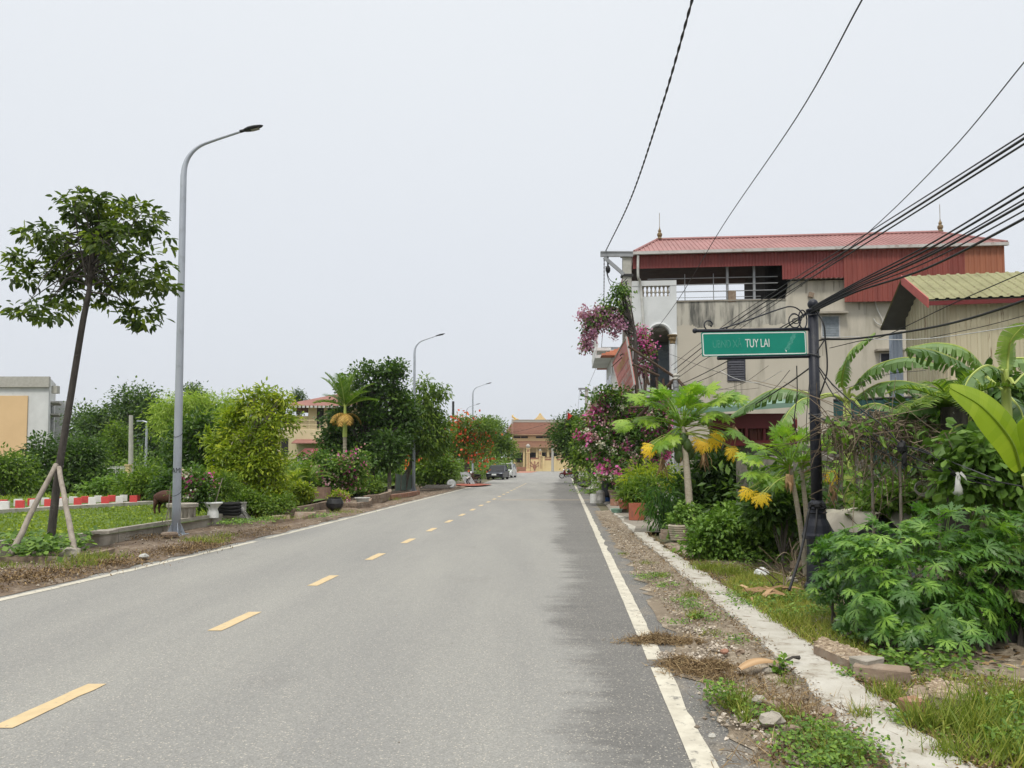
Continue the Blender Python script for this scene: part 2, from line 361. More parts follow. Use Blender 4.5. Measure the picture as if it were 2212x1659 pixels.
M['cream']=mat('cream_wall',(0.62,0.53,0.34),(0.55,0.47,0.30),0.9,0.8)
M['templeyellow']=mat('temple_yellow',(0.62,0.50,0.27),(0.56,0.44,0.23),0.9,0.7)
M['gold']=mat('ornament_gold',(0.72,0.50,0.16),(0.60,0.40,0.10),0.6,6)
M['goldcap']=mat('capital_gold',(0.24,0.17,0.08),(0.13,0.09,0.045),0.5,12)
M['redmetal']=mat('red_sheet_metal',(0.23,0.052,0.045),(0.185,0.043,0.038),0.55,1.0,stretch=(3,3,0.3),c3=(0.18,0.035,0.03),c3s=1.3)
M['redmetal2']=mat('rust_red_sheet_metal',(0.235,0.060,0.045),(0.185,0.045,0.035),0.6,1.0,stretch=(3,3,0.3))
M['orangemetal']=mat('rust_orange_sheet_metal',(0.33,0.125,0.065),(0.28,0.10,0.055),0.6,1.0,stretch=(3,3,0.3))
M['roofred']=mat('faded_red_roof',(0.31,0.15,0.14),(0.25,0.12,0.11),0.6,0.8)
M['gutter']=mat('gutter_metal',(0.50,0.49,0.47),(0.40,0.38,0.36),0.6,2,c3=(0.25,0.17,0.13),c3s=4)
M['darkmetal']=mat('dark_metal',(0.03,0.03,0.03),rough=0.7)
M['darkinside']=mat('dark_interior',(0.022,0.021,0.02),(0.035,0.033,0.03),rough=0.9)  # near-black base colour carries the shade inside rooms and openings
M['greymetal']=mat('grey_metal',(0.30,0.31,0.32),rough=0.5,metal=0.2)
M['shedyellow']=mat('cream_sheet_metal',(0.50,0.46,0.32),(0.43,0.385,0.26),0.65,1.2,stretch=(4,4,0.25),c3=(0.15,0.085,0.045),c3s=2.6,c3lo=0.60,c3hi=0.68,c3st=(4,4,0.35))
M['shedroof']=mat('lichen_yellow_roof',(0.25,0.245,0.125),(0.19,0.185,0.09),0.75,1.6,c3=(0.13,0.09,0.055),c3s=3.2,c3lo=0.56,c3hi=0.66,c3st=(4,4,0.6))
M['bluegrey']=mat('bluegrey_sheet',(0.30,0.34,0.40),(0.24,0.28,0.34),0.6,2)
M['trimred']=mat('red_trim',(0.42,0.10,0.085),(0.34,0.08,0.07),0.6,2)
M['darkred']=mat('dark_red_metal',(0.145,0.018,0.018),(0.115,0.015,0.015),0.5,2)
M['maroonslat']=mat('rusty_maroon_sheet',(0.075,0.022,0.016),(0.12,0.035,0.022),0.7,3,stretch=(4,4,0.4),c3=(0.3,0.22,0.2),c3s=2.5,c3lo=0.70,c3hi=0.74)
M['greenmetal']=mat('green_painted_steel',(0.17,0.27,0.21),(0.14,0.23,0.18),0.6,3)
M['tealfence']=mat('teal_sheet',(0.022,0.075,0.07),(0.017,0.055,0.052),0.6,2)
M['louvre']=mat('louvre_dark',(0.045,0.047,0.062),(0.035,0.036,0.048),0.5)
M['louvre_pale']=mat('louvre_pale',(0.26,0.30,0.33),(0.19,0.22,0.24),0.5,8)
M['glass']=mat('dark_glass',(0.03,0.035,0.04),rough=0.12,spec=0.6)
M['terrrof']=mat('terracotta_roof',(0.42,0.15,0.08),(0.33,0.11,0.06),0.8,2.5)
M['brownroof']=mat('brown_tile_roof',(0.30,0.145,0.095),(0.235,0.11,0.075),0.85,1.0,stretch=(1,1,5),c3=(0.18,0.085,0.06),c3s=2)
M['redroofl']=mat('dull_red_roof',(0.27,0.125,0.10),(0.22,0.10,0.08),0.8,1)
M['terracotta']=mat('terracotta',(0.36,0.115,0.065),(0.29,0.09,0.052),0.8,5,c3=(0.20,0.09,0.06),c3s=3,bump=0.2)
M['terracotta_old']=mat('weathered_terracotta',(0.26,0.17,0.13),(0.19,0.12,0.09),0.85,5)
M['blackplastic']=mat('black_plastic',(0.022,0.022,0.024),(0.035,0.035,0.036),0.5,5)
M['blueplastic']=mat('blue_plastic',(0.02,0.07,0.22),rough=0.45)
M['greenplastic']=mat('pale_green_plastic',(0.25,0.42,0.33),rough=0.5)
M['whiteplastic']=mat('white_plastic',(0.56,0.56,0.53),(0.42,0.42,0.39),0.45,4)
M['ceramic']=mat('white_ceramic',(0.74,0.75,0.74),(0.62,0.62,0.60),0.25,4,spec=0.5)
M['cloth']=mat('dirty_cloth',(0.40,0.39,0.36),(0.26,0.25,0.23),0.9,6,bump=0.4)
M['tarp']=mat('grey_tarp',(0.085,0.095,0.11),(0.12,0.13,0.145),0.6,3,bump=0.5,bscale=6)
M['tarpwhite']=mat('beige_sheet',(0.50,0.46,0.38),(0.40,0.36,0.29),0.8,4,bump=0.4)
M['brick']=mat('brick',(0.33,0.175,0.115),(0.25,0.13,0.09),0.9,9,bump=0.4,c3=(0.36,0.30,0.23),c3s=4)
M['brickold']=mat('old_block',(0.27,0.205,0.15),(0.20,0.15,0.11),0.95,6,bump=0.5,c3=(0.32,0.28,0.22),c3s=3)
M['stonewall']=mat('rubble_wall',(0.23,0.21,0.175),(0.13,0.12,0.10),0.95,6,detail=8,bump=0.8,bscale=12,c3=(0.06,0.07,0.045),c3s=2)
M['redpaint']=mat('red_kerb_paint',(0.60,0.075,0.07),(0.52,0.06,0.06),0.7,6)
M['whitepaint']=mat('white_kerb_paint',(0.70,0.70,0.68),(0.60,0.60,0.57),0.7,6)
M['carblack']=mat('navy_car_paint',(0.006,0.008,0.016),rough=0.3,spec=0.35)
M['carwhite']=mat('white_car_paint',(0.70,0.71,0.72),rough=0.2,spec=0.5,coat=0.5)
M['tyre']=mat('tyre_rubber',(0.016,0.016,0.016),rough=0.85)
M['chrome']=mat('chrome',(0.6,0.6,0.6),rough=0.2,metal=0.9)
M['carglass']=mat('car_glass',(0.012,0.014,0.017),rough=0.3,spec=0.25)
M['headlight']=mat('headlight',(0.62,0.66,0.70),rough=0.1,spec=0.7)
M['redflag']=mat('red_cloth',(0.46,0.025,0.018),(0.38,0.02,0.015),0.8,5)
M['redbanner']=mat('red_banner',(0.66,0.045,0.025),(0.60,0.09,0.03),0.7,3)
M['orangebanner']=mat('orange_banner',(0.75,0.17,0.03),rough=0.7)
M['boardred']=mat('faded_red_board',(0.60,0.20,0.165),(0.52,0.155,0.125),0.5,2.5,c3=(0.34,0.16,0.12),c3s=2,c3lo=0.55,c3hi=0.75)
M['boardyellow']=mat('faded_yellow_letter',(0.58,0.43,0.10),rough=0.6)
M['boardwhite']=mat('faded_white_letter',(0.60,0.56,0.52),rough=0.6)
M['iron']=mat('rusty_iron',(0.055,0.038,0.028),(0.09,0.055,0.035),0.85,8)
M['goat']=mat('brown_fur',(0.085,0.034,0.021),(0.05,0.022,0.015),0.85,9)
M['goatpale']=mat('pale_fur',(0.25,0.17,0.11),rough=0.9)
M['fruit']=mat('papaya_skin',(0.045,0.085,0.02),(0.075,0.115,0.025),0.45,4)
M['husk']=tintmat('dry_husk',(0.20,0.12,0.06),(0.36,0.23,0.12),(0.48,0.33,0.19),0.7)
M['drygrass']=tintmat('dry_grass',(0.115,0.075,0.04),(0.24,0.165,0.085),(0.40,0.30,0.16),0.85)
M['vine']=tintmat('dead_vine',(0.06,0.045,0.032),(0.17,0.13,0.09),(0.32,0.26,0.18),0.9)
M['litter']=tintmat('leaf_litter',(0.04,0.028,0.02),(0.10,0.072,0.048),(0.24,0.19,0.135),0.9)
M['pebble']=tintmat('pebble',(0.14,0.115,0.09),(0.33,0.28,0.22),(0.56,0.50,0.42),0.85)
M['pebgold']=tintmat('gravel_face',(0.22,0.165,0.11),(0.34,0.27,0.19),(0.46,0.38,0.28),0.9)
# foliage
M['L_stake']=leafmat('leaf_young_tree',(0.014,0.030,0.009),(0.045,0.080,0.016),(0.15,0.21,0.03),0.42)
M['L_dark']=leafmat('leaf_dark',(0.012,0.034,0.010),(0.034,0.076,0.018),(0.085,0.150,0.032),0.42)
M['L_jack']=leafmat('leaf_jackfruit',(0.013,0.036,0.011),(0.036,0.080,0.020),(0.105,0.185,0.042),0.38)
M['L_mid']=leafmat('leaf_mid',(0.026,0.060,0.012),(0.068,0.130,0.022),(0.155,0.235,0.040),0.45)
M['L_light']=leafmat('leaf_light',(0.055,0.100,0.014),(0.145,0.215,0.024),(0.31,0.36,0.045),0.45)
M['L_bamboo']=leafmat('leaf_bamboo',(0.10,0.17,0.035),(0.17,0.26,0.055),(0.27,0.36,0.09),0.5)
M['L_lawn']=leafmat('leaf_lawn',(0.060,0.105,0.010),(0.125,0.190,0.016),(0.24,0.31,0.032),0.6,trans=0.2)
M['L_grass']=leafmat('leaf_grass',(0.05,0.09,0.018),(0.115,0.165,0.032),(0.26,0.27,0.09),0.6,trans=0.25)
M['L_weed']=leafmat('leaf_weed',(0.035,0.085,0.018),(0.075,0.150,0.030),(0.14,0.24,0.05),0.5,trans=0.25)
M['L_chaya']=leafmat('leaf_chaya',(0.018,0.060,0.016),(0.050,0.130,0.028),(0.135,0.260,0.055),0.42,spec=0.45)
M['L_papaya']=leafmat('leaf_papaya',(0.042,0.110,0.020),(0.095,0.195,0.030),(0.18,0.29,0.045),0.42,trans=0.38)
M['L_papyel']=leafmat('leaf_papaya_yellow',(0.36,0.235,0.03),(0.52,0.37,0.04),(0.56,0.45,0.08),0.55,trans=0.35)
M['L_papyg']=leafmat('leaf_papaya_turning',(0.22,0.27,0.03),(0.40,0.38,0.03),(0.60,0.46,0.04),0.55,trans=0.35)
M['L_banana']=leafmat('leaf_banana',(0.042,0.095,0.036),(0.080,0.155,0.055),(0.15,0.235,0.07),0.42,trans=0.25,spec=0.5)
M['L_bananab']=leafmat('leaf_banana_bright',(0.105,0.185,0.012),(0.145,0.235,0.016),(0.20,0.29,0.03),0.5,trans=0.35)
M['L_midrib']=leafmat('banana_midrib',(0.30,0.38,0.08),(0.42,0.48,0.12),None,0.5,trans=0.1)
M['L_palm']=leafmat('leaf_palm',(0.045,0.095,0.018),(0.085,0.155,0.028),(0.18,0.25,0.05),0.45)
M['L_palmdry']=leafmat('leaf_palm_dry',(0.16,0.10,0.03),(0.28,0.19,0.06),(0.42,0.30,0.11),0.6,trans=0.2)
M['L_boug']=leafmat('leaf_bougainvillea',(0.018,0.048,0.012),(0.042,0.095,0.022),(0.13,0.22,0.045),0.45)
M['F_pink']=leafmat('bract_magenta',(0.60,0.07,0.34),(0.72,0.14,0.45),(0.76,0.34,0.56),0.6,trans=0.35,tcol=1.1)
M['F_pale']=leafmat('bract_pale_pink',(0.60,0.27,0.34),(0.70,0.42,0.48),(0.76,0.58,0.58),0.6,trans=0.35,tcol=1.1)
M['F_lilac']=leafmat('bract_lilac',(0.36,0.15,0.28),(0.48,0.24,0.38),(0.60,0.38,0.49),0.6,trans=0.35,tcol=1.1)
M['F_white']=leafmat('bract_white',(0.62,0.58,0.46),(0.74,0.72,0.64),None,0.6,trans=0.35,tcol=1.0)
M['F_red']=leafmat('flame_flower',(0.62,0.07,0.03),(0.75,0.14,0.05),(0.72,0.25,0.10),0.6,trans=0.3,tcol=1.1)
def img_free_text(txt, size, m, parent, loc, rot, name, depth=0.0015, sx=1.0, align='LEFT', sp=1.0):
    cu=bpy.data.curves.new(name,'FONT'); cu.body=txt; cu.size=size; cu.extrude=depth; cu.align_x=align; cu.align_y='CENTER'; cu.space_character=sp
    o=bpy.data.objects.new(name,cu); COL.objects.link(o)
    bpy.context.view_layer.update(); dg=bpy.context.evaluated_depsgraph_get()
    me=bpy.data.meshes.new_from_object(o.evaluated_get(dg)); bpy.data.objects.remove(o); bpy.data.curves.remove(cu)
    me.name=name; me.materials.clear(); me.materials.append(m)
    for v in me.vertices: v.co.x*=sx
    q=bpy.data.objects.new(name,me); COL.objects.link(q); q.parent=parent; q.location=loc; q.rotation_euler=rot; return q
# ------------------------------------------------------------------ ground, road, verges
def asphalt():
    m=bpy.data.materials.new('asphalt'); m.use_nodes=True; n=m.node_tree; b=n.nodes['Principled BSDF']; L=n.links.new
    def N(t,**k):
        x=n.nodes.new(t)
        for a,v in k.items(): setattr(x,a,v)
        return x
    tc=N('ShaderNodeTexCoord'); sx=N('ShaderNodeSeparateXYZ'); L(tc.outputs['Object'],sx.inputs[0])
    def mth(op,a,b_=None,c=None):
        x=N('ShaderNodeMath',operation=op)
        for i,v in enumerate((a,b_,c)):
            if v is None: continue
            if isinstance(v,(int,float)): x.inputs[i].default_value=v
            else: L(v,x.inputs[i])
        return x.outputs[0]
    def noise(sc,det=5,st=None,rough=0.6):
        mp=N('ShaderNodeMapping'); L(tc.outputs['Object'],mp.inputs[0])
        if st: mp.inputs['Scale'].default_value=st
        x=N('ShaderNodeTexNoise'); x.inputs['Scale'].default_value=sc; x.inputs['Detail'].default_value=det; x.inputs['Roughness'].default_value=rough
        L(mp.outputs[0],x.inputs['Vector']); return x.outputs['Fac']
    def mixc(f,a,b_):
        x=N('ShaderNodeMix',data_type='RGBA'); 
        if isinstance(f,(int,float)): x.inputs['Factor'].default_value=f
        else: L(f,x.inputs['Factor'])
        for k,v in (('A',a),('B',b_)):
            if isinstance(v,tuple): x.inputs[k].default_value=(*v,1)
            else: L(v,x.inputs[k])
        return x.outputs['Result']
    def rng_(v,a,b_,c=0,d=1):
        x=N('ShaderNodeMapRange'); L(v,x.inputs['Value']); x.inputs['From Min'].default_value=a; x.inputs['From Max'].default_value=b_; x.inputs['To Min'].default_value=c; x.inputs['To Max'].default_value=d
        return x.outputs[0]
    s=mth('SUBTRACT', sx.outputs['X'], mth('MULTIPLY_ADD', sx.outputs['Y'],0.069,0.80))
    base=mixc(rng_(noise(0.55,5,(1.6,0.22,1)),0.3,0.7),(0.262,0.258,0.236),(0.205,0.203,0.192))
    base=mixc(mth('MULTIPLY',rng_(noise(0.9,7,(1,0.7,1),0.7),0.58,0.72),0.45),base,(0.175,0.17,0.16))
    # newer darker strip by the right-hand line with a ragged edge
    wd=rng_(sx.outputs['Y'],4,45,0.62,1.6)
    rag=mth('ADD', mth('ADD',mth('MULTIPLY',mth('SUBTRACT',noise(1.0,8,(0.5,2.0,1),0.72),0.5),1.3),mth('MULTIPLY',mth('SUBTRACT',noise(2.3,6,(1,1,1),0.7),0.5),0.5)), mth('MULTIPLY',mth('SUBTRACT',noise(0.3,3,(1,0.6,1)),0.5),2.0))
    edge=mth('ADD', mth('ADD',s,wd), rag)
    pm=rng_(edge,-0.12,0.16)
    dark=mixc(rng_(noise(1.2,5,(0.5,1.5,1)),0.35,0.7),(0.142,0.138,0.129),(0.112,0.109,0.103))
    pale=rng_(noise(1.6,6,(0.5,1.2,1)),0.60,0.72)
    dark=mixc(mth('MULTIPLY',pale,0.5),dark,(0.21,0.20,0.185))
    col=mixc(mth('MULTIPLY',pm,0.92),base,dark)
    # dust along both sides
    dl=rng_(noise(2.2,6,(1,0.5,1)),0.50,0.66)
    nearr=mth('MULTIPLY',rng_(s,-0.20,0.25),dl); col=mixc(mth('MULTIPLY',nearr,0.75),col,(0.27,0.225,0.165))
    # a faint earth-coloured band across the road
    bd=mth('ABSOLUTE',mth('SUBTRACT',sx.outputs['Y'],34.2)); bb=mth('MULTIPLY',rng_(bd,0.5,0.15),rng_(sx.outputs['X'],-1.2,-0.2)); col=mixc(mth('MULTIPLY',bb,0.45),col,(0.36,0.27,0.17))
    # aggregate
    vo=N('ShaderNodeTexVoronoi'); vo.inputs['Scale'].default_value=130; L(tc.outputs['Object'],vo.inputs['Vector'])
    sp=N('ShaderNodeSeparateColor'); L(vo.outputs['Color'],sp.inputs[0])
    k=rng_(sp.outputs[0],0.0,1.0,0.80,1.18)
    sc=N('ShaderNodeVectorMath',operation='SCALE'); L(col,sc.inputs[0]); L(k,sc.inputs['Scale'])
    col=mixc(mth('MULTIPLY',rng_(sp.outputs[1],0.93,0.97),0.65),sc.outputs[0],(0.50,0.46,0.38))
    L(col,b.inputs['Base Color']); b.inputs['Roughness'].default_value=0.8; b.inputs['Specular IOR Level'].default_value=0.3
    bp=N('ShaderNodeBump'); bp.inputs['Strength'].default_value=0.45; bp.inputs['Distance'].default_value=0.006
    L(vo.outputs['Distance'],bp.inputs['Height']); L(bp.outputs[0],b.inputs['Normal']); return m
M['asphalt']=asphalt()
M['soil']=mat('soil',(0.105,0.075,0.052),(0.17,0.125,0.085),0.95,2.2,detail=9,bump=0.9,bscale=25,c3=(0.27,0.22,0.165),c3s=5,c3lo=0.5,c3hi=0.68)
M['soil_right']=mat('soil_gravel',(0.15,0.118,0.082),(0.24,0.195,0.14),0.95,3,detail=10,bump=1.0,bscale=45,c3=(0.40,0.345,0.265),c3s=9,c3lo=0.52,c3hi=0.66)
M['earth']=mat('far_earth',(0.085,0.085,0.045),(0.13,0.115,0.07),0.95,0.4,detail=8,bump=0.3)
M['lawn']=mat('lawn_soil',(0.055,0.095,0.018),(0.095,0.15,0.028),0.95,1.5,detail=8,bump=0.6,bscale=12)
M['line_white']=mat('line_paint_white',(0.54,0.51,0.42),(0.43,0.40,0.325),0.75,7,detail=9,lo=0.38,hi=0.62,c3=(0.20,0.19,0.165),c3s=13,c3lo=0.575,c3hi=0.66)
M['line_yellow']=mat('line_paint_yellow',(0.56,0.43,0.245),(0.48,0.37,0.21),0.75,8,detail=8,c3=(0.30,0.265,0.19),c3s=18,c3lo=0.60,c3hi=0.69)
M['pavement']=mat('old_pavement',(0.26,0.235,0.195),(0.20,0.178,0.145),0.92,1.6,detail=9,bump=0.4,bscale=30,c3=(0.13,0.11,0.085),c3s=3,c3lo=0.55,c3hi=0.7)
M['redpave']=mat('red_paving',(0.38,0.165,0.11),(0.33,0.14,0.095),0.9,1)
def flat(name, pts, m, z):
    mb=MB(); p=np.array([[a,b,z] for a,b in pts]); n=len(p)//2
    mb.add(p,[list(range(len(p)))]); o=mb.build(name,m); tag(o,kind='structure'); return o
def ribbon(name, ys, fl, fr, m, z, kind='structure'):
    mb=MB(); V=[]
    for y in ys: V+= [[fl(y),y,z(y) if callable(z) else z],[fr(y),y,z(y) if callable(z) else z]]
    k=len(ys); i=np.arange(k-1)*2; mb.add(V,np.stack([i,i+1,i+3,i+2],-1)); o=mb.build(name,m); tag(o,kind=kind); return o
mb=MB(); mb.add([[-1500,-60,0],[1500,-60,0],[1500,3000,0],[-1500,3000,0]],[[0,1,2,3]]); tag(mb.build('ground',M['earth']),kind='structure')
def road_r(y): return right_x(y)+0.42 if y<88 else float(np.interp(y,[88,100,125,170],[7.3,11,26,46]))
def road_l(y): return left_x(y)-0.25 if y<100 else float(np.interp(y,[100,125,150,170],[-1.25,-1.0,-0.3,-0.1]))
ribbon('road', list(np.arange(-8,90,2.0))+list(np.arange(90,170,6.0)), road_l, road_r, M['asphalt'], 0.006)
rng=np.random.default_rng(5)
# edge lines, a little ragged where the dirt lies over them
mb=MB(); ys=np.arange(2.5,92,0.12); V=[]
jl=np.convolve(rng.normal(0,0.011,len(ys)+8),np.ones(3)/2,'same')[4:-4]; jr=np.convolve(rng.normal(0,0.013,len(ys)+8),np.ones(3)/2,'same')[4:-4]
for i,y in enumerate(ys):
    k=0.3 if y<14 else 1
    cov=0.02*max(0,math.sin(y*1.7))*(1 if 5<y<7.6 else 0)
    V+=[[right_x(y)-0.135+jl[i]*k*0.4, y, 0.0105],[right_x(y)+jr[i]*k-cov, y, 0.0105]]
i=np.arange(len(ys)-1); i=i[(ys[:-1]<6.05)|(ys[:-1]>6.25)]*2
mb.add(V,np.stack([i,i+1,i+3,i+2],-1)); tag(mb.build('edge_line_right',M['line_white']),kind='structure')
mb=MB(); ys=np.arange(3,64,0.15); V=[]
jl=np.convolve(rng.normal(0,0.05,len(ys)+8),np.ones(5)/3,'same')[4:-4]
for i,y in enumerate(ys): V+=[[left_x(y)-0.07-abs(jl[i])*0.0+min(0.05,max(0,jl[i])), y, 0.0105],[left_x(y)+0.07+rng.normal(0,0.004), y, 0.0105]]
i=np.arange(len(ys)-1); i=i[np.abs(ys[:-1]-16.1)>0.25]*2
mb.add(V,np.stack([i,i+1,i+3,i+2],-1)); tag(mb.build('edge_line_left',M['line_white']),kind='structure')
mb=MB()
for k in range(-2,22):
    y0=4.72+2.71*k; y1=y0+0.93; n=7; V=[]
    for q in range(n):
        y=y0+(y1-y0)*q/(n-1); V+=[[centre_x(y)-0.068+rng.normal(0,.003),y,0.0105],[centre_x(y)+0.068+rng.normal(0,.003),y,0.0105]]
    i=np.arange(n-1)*2; mb.add(V,np.stack([i,i+1,i+3,i+2],-1))
tag(mb.build('centre_line',M['line_yellow']),kind='structure')
# verges: lumpy earth
def lumpy(name, ys, x0, x1, nx, zf, m, seed=1, amp=0.03, kk=40):
    r=np.random.default_rng(seed); ny=len(ys); nz=smoothnoise(r,ny,nx,kk)+0.5*smoothnoise(r,ny,nx,kk*2)+0.35*r.random((ny,nx))
    V=np.zeros((ny,nx,3))
    for a,y in enumerate(ys):
        xa=x0(y); xb=x1(y); t=np.linspace(0,1,nx)
        V[a,:,0]=xa+(xb-xa)*t; V[a,:,1]=y; V[a,:,2]=zf(t,y)+amp*(nz[a]-0.9)*np.minimum(1,np.minimum(t*8+0.05,1))
    i=np.arange(ny-1)[:,None]*nx; j=np.arange(nx-1)[None,:]; F=np.stack([i+j,i+j+1,i+nx+j+1,i+nx+j],-1).reshape(-1,4)
    mb=MB(); mb.add(V.reshape(-1,3),F); o=mb.build(name,m,smooth=True); tag(o,kind='structure'); return o
wn=np.random.default_rng(8).normal(0,1,400)
def wob(y,a=0.1,k=3.0): 
    q=(y*k)%398; i=int(q); f=q-i; return a*(wn[i]*(1-f)+wn[i+1]*f)
lumpy('verge_left', np.arange(5,66,0.12), lambda y:left_x(y)-0.14-abs(wob(y,0.09,2.5)), lambda y:left_x(y)-3.6, 34, lambda t,y: 0.010+0.012*np.sin(np.clip(t*2.4,0,1.57))+0.05*np.exp(-((t-0.12)/0.07)**2), M['soil'], 3, 0.035, 60)
lumpy('verge_right', np.arange(2.6,26,0.07), lambda y:right_x(y)+0.13+abs(wob(y,0.08,3))-(0.17*math.exp(-((y-6.1)/0.35)**2)), lambda y:right_x(y)+0.9, 26, lambda t,y: 0.012+0.05*t, M['soil_right'], 4, 0.035, 60)
lumpy('garden_soil', np.arange(2.6,19,0.12), lambda y:right_x(y)+(1.1 if y<15 else 1.1+(y-15)*0.6), lambda y:right_x(y)+7.5, 44, lambda t,y: 0.05+0.05*t, M['soil_right'], 6, 0.06, 40)
# pale concrete strip along the gutter
def strip_l(y): return right_x(y)+float(np.interp(y,[3,4,6.6,9,13,16,20,25],[0.83,0.84,0.86,0.84,0.76,0.70,0.73,0.70]))
def strip_r(y): return right_x(y)+float(np.interp(y,[3,4,6.6,9,13,16,20,25],[1.27,1.24,1.30,1.24,1.08,1.0,1.02,0.95]))
mb=MB(); ys=np.arange(3.0,26,0.06); nx=9; V=[]
e1=np.convolve(rng.normal(0,0.022,len(ys)+8),np.ones(6)/3.2,'same')[4:-4]; e2=np.convolve(rng.normal(0,0.028,len(ys)+8),np.ones(6)/3.2,'same')[4:-4]
for a,y in enumerate(ys):
    l=strip_l(y)+e1[a]; r_=strip_r(y)+e2[a]
    for q in range(nx):
        t=q/(nx-1); z=0.082
        if q in (0,nx-1): z=0.02
        elif q in (1,nx-2): z-=0.004
        tt=[0,0.03,0.2,0.35,0.5,0.65,0.8,0.97,1][q]; V.append([l+(r_-l)*tt,y,z])
i=np.arange(len(ys)-1)[:,None]*nx; j=np.arange(nx-1)[None,:]
mb.add(V,np.stack([i+j,i+j+1,i+nx+j+1,i+nx+j],-1).reshape(-1,4)); tag(mb.build('gutter_strip',M['conc_white']),kind='structure')
# old pavement in front of the houses
mb=MB(); ys=list(np.arange(17.2,90,1.6)); V=[]
for y in ys: V+=[[right_x(y)+0.74+0.1*math.sin(y*2.1),y,0.02],[right_x(y)+0.82+0.1*math.sin(y*2.1),y,0.085],[right_x(y)+3.6,y,0.09]]
i=np.arange(len(ys)-1)*3; mb.add(V,np.vstack([np.stack([i,i+1,i+4,i+3],-1),np.stack([i+1,i+2,i+5,i+4],-1)])); tag(mb.build('pavement',M['pavement']),kind='structure')
# raised lawn behind the low wall
mb=MB(); mb.add([[-60,13.3,0.22],[-8.02,14.0,0.22],[-7.5,20.8,0.22],[-7.2,24.5,0.22],[-7.6,60,0.24],[-60,60,0.24]],[[0,1,2,3,4,5]]); tag(mb.build('lawn',M['lawn']),kind='structure')
# red paving at the temple gate
flat('forecourt',[(-0.3,135),(3.6,140),(5.5,165.2),(-0.6,165.2)],M['redpave'],0.014)
# far hills
mb=MB(); hx=np.linspace(-900,-250,60); r=np.random.default_rng(2); hh=60+38*np.sin(hx*0.012+1.0)+14*np.sin(hx*0.041)+4*r.normal(size=60)
hh*=np.clip((hx+930)/80,0,1)*np.clip((-200-hx)/180,0,1)
V=[]; 
for a,b in zip(hx,hh): V+=[[a,1150,-2],[a,1220,b],[a,1500,-2]]
i=np.arange(59)*3; mb.add(V,np.vstack([np.stack([i,i+3,i+4,i+1],-1),np.stack([i+1,i+4,i+5,i+2],-1)])); tag(mb.build('hills',mat('hill_wood',(0.09,0.13,0.11),(0.07,0.10,0.09),0.95,0.01),smooth=True),kind='structure')
# ------------------------------------------------------------------ the big house on the right
O2=P(1365,1000,33)[:2]; hd=nrm(np.array([17,-1.6,0.0])); hn=np.array([-hd[1],hd[0],0.0]); T2=5.2
O3=np.array([O2[0],O2[1],0.0])
def hw(s,t,z): return O3+hd*s+hn*t+np.array([0,0,z])
def hp(u,v,t=0.0):
    s,z=onplane(u,v,(O3+hn*t),hd); return s,z
def hpt(u,v,t=0.0):
    s,z=hp(u,v,t); return hw(s,t,z)
house=thing('terrace_house', hw(8,0,0),'three storey beige rendered house with red metal roof and open top terrace beside the road','house')
mb=MB(); zt=hp(1560,651)[1]; z3=hp(2000,650)[1]; zu=hp(1760,606)[1]
s0=hp(1462,800)[0]; sE=hp(2173,800)[0]; sa=hp(1697,648)[0]; sb=hp(1706,607)[0]; sc=hp(1825,640)[0]
pp=[(s0,0),(sE,0),(sE,z3),(sc,z3),(sc,zu),(sb,zu),(sa,zt),(s0,zt)]
prism(mb,[hw(s,0,z) for s,z in pp],hn*0.22); 
prism(mb,[hw(sE-0.2,0.22,0),hw(sE,0.22,0),hw(sE,0.22,z3),hw(sE-0.2,0.22,z3)],hn*(T2-0.2))
prism(mb,[hw(s0+2,T2,0),hw(sE,T2,0),hw(sE,T2,z3),hw(s0+2,T2,z3)],hn*0.2)
mb.build('wall',M['wallbeige'],house)
mb=MB(); n=60; ss=np.linspace(s0+0.02,sa,n); r=np.random.default_rng(3); dz=0.8+0.5*np.convolve(r.random(n+6),np.ones(4)/4,'same')[3:-3]
for i in range(n-1): prism(mb,[hw(ss[i],-0.004,zt-dz[i]),hw(ss[i+1],-0.004,zt-dz[i]),hw(ss[i+1],-0.004,zt+0.012),hw(ss[i],-0.004,zt+0.012)],hn*0.003)
mb.build('mould_band',M['wallstain'],house)
mb=MB(); prism(mb,[hw(s0,-0.05,zt+0.013),hw(sa,-0.05,zt+0.013),hw(sa,-0.05,zt+0.05),hw(s0,-0.05,zt+0.05)],hn*0.33); mb.build('parapet_cap',M['concrete'],house)
# terrace floor and things inside the open storey
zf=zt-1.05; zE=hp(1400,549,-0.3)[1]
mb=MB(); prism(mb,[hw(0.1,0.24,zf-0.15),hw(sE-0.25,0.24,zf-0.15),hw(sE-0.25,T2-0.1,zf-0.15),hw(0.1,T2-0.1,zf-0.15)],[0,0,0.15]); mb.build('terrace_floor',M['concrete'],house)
mb=MB(); prism(mb,[hw(0.1,0.1,zE-0.02),hw(sE-0.1,0.1,zE-0.02),hw(sE-0.1,T2+0.35,zE-0.02),hw(0.1,T2+0.35,zE-0.02)],[0,0,0.03]); mb.build('shade_ceiling',M['darkinside'],house)  # flat panel added, near-black for the shade under the roof
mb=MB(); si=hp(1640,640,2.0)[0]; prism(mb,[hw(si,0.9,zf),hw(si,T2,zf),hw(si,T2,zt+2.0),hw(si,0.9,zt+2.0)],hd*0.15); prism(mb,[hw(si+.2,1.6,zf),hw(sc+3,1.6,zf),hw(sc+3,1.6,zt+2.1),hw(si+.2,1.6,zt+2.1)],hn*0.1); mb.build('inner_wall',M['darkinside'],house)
mb=MB()
for u in (1572,1630): a=hp(u,600,-0.02)[0]; box(mb,hw(a,0.1,(zt+zt+1.6)/2),(0.09,0.09,1.65))
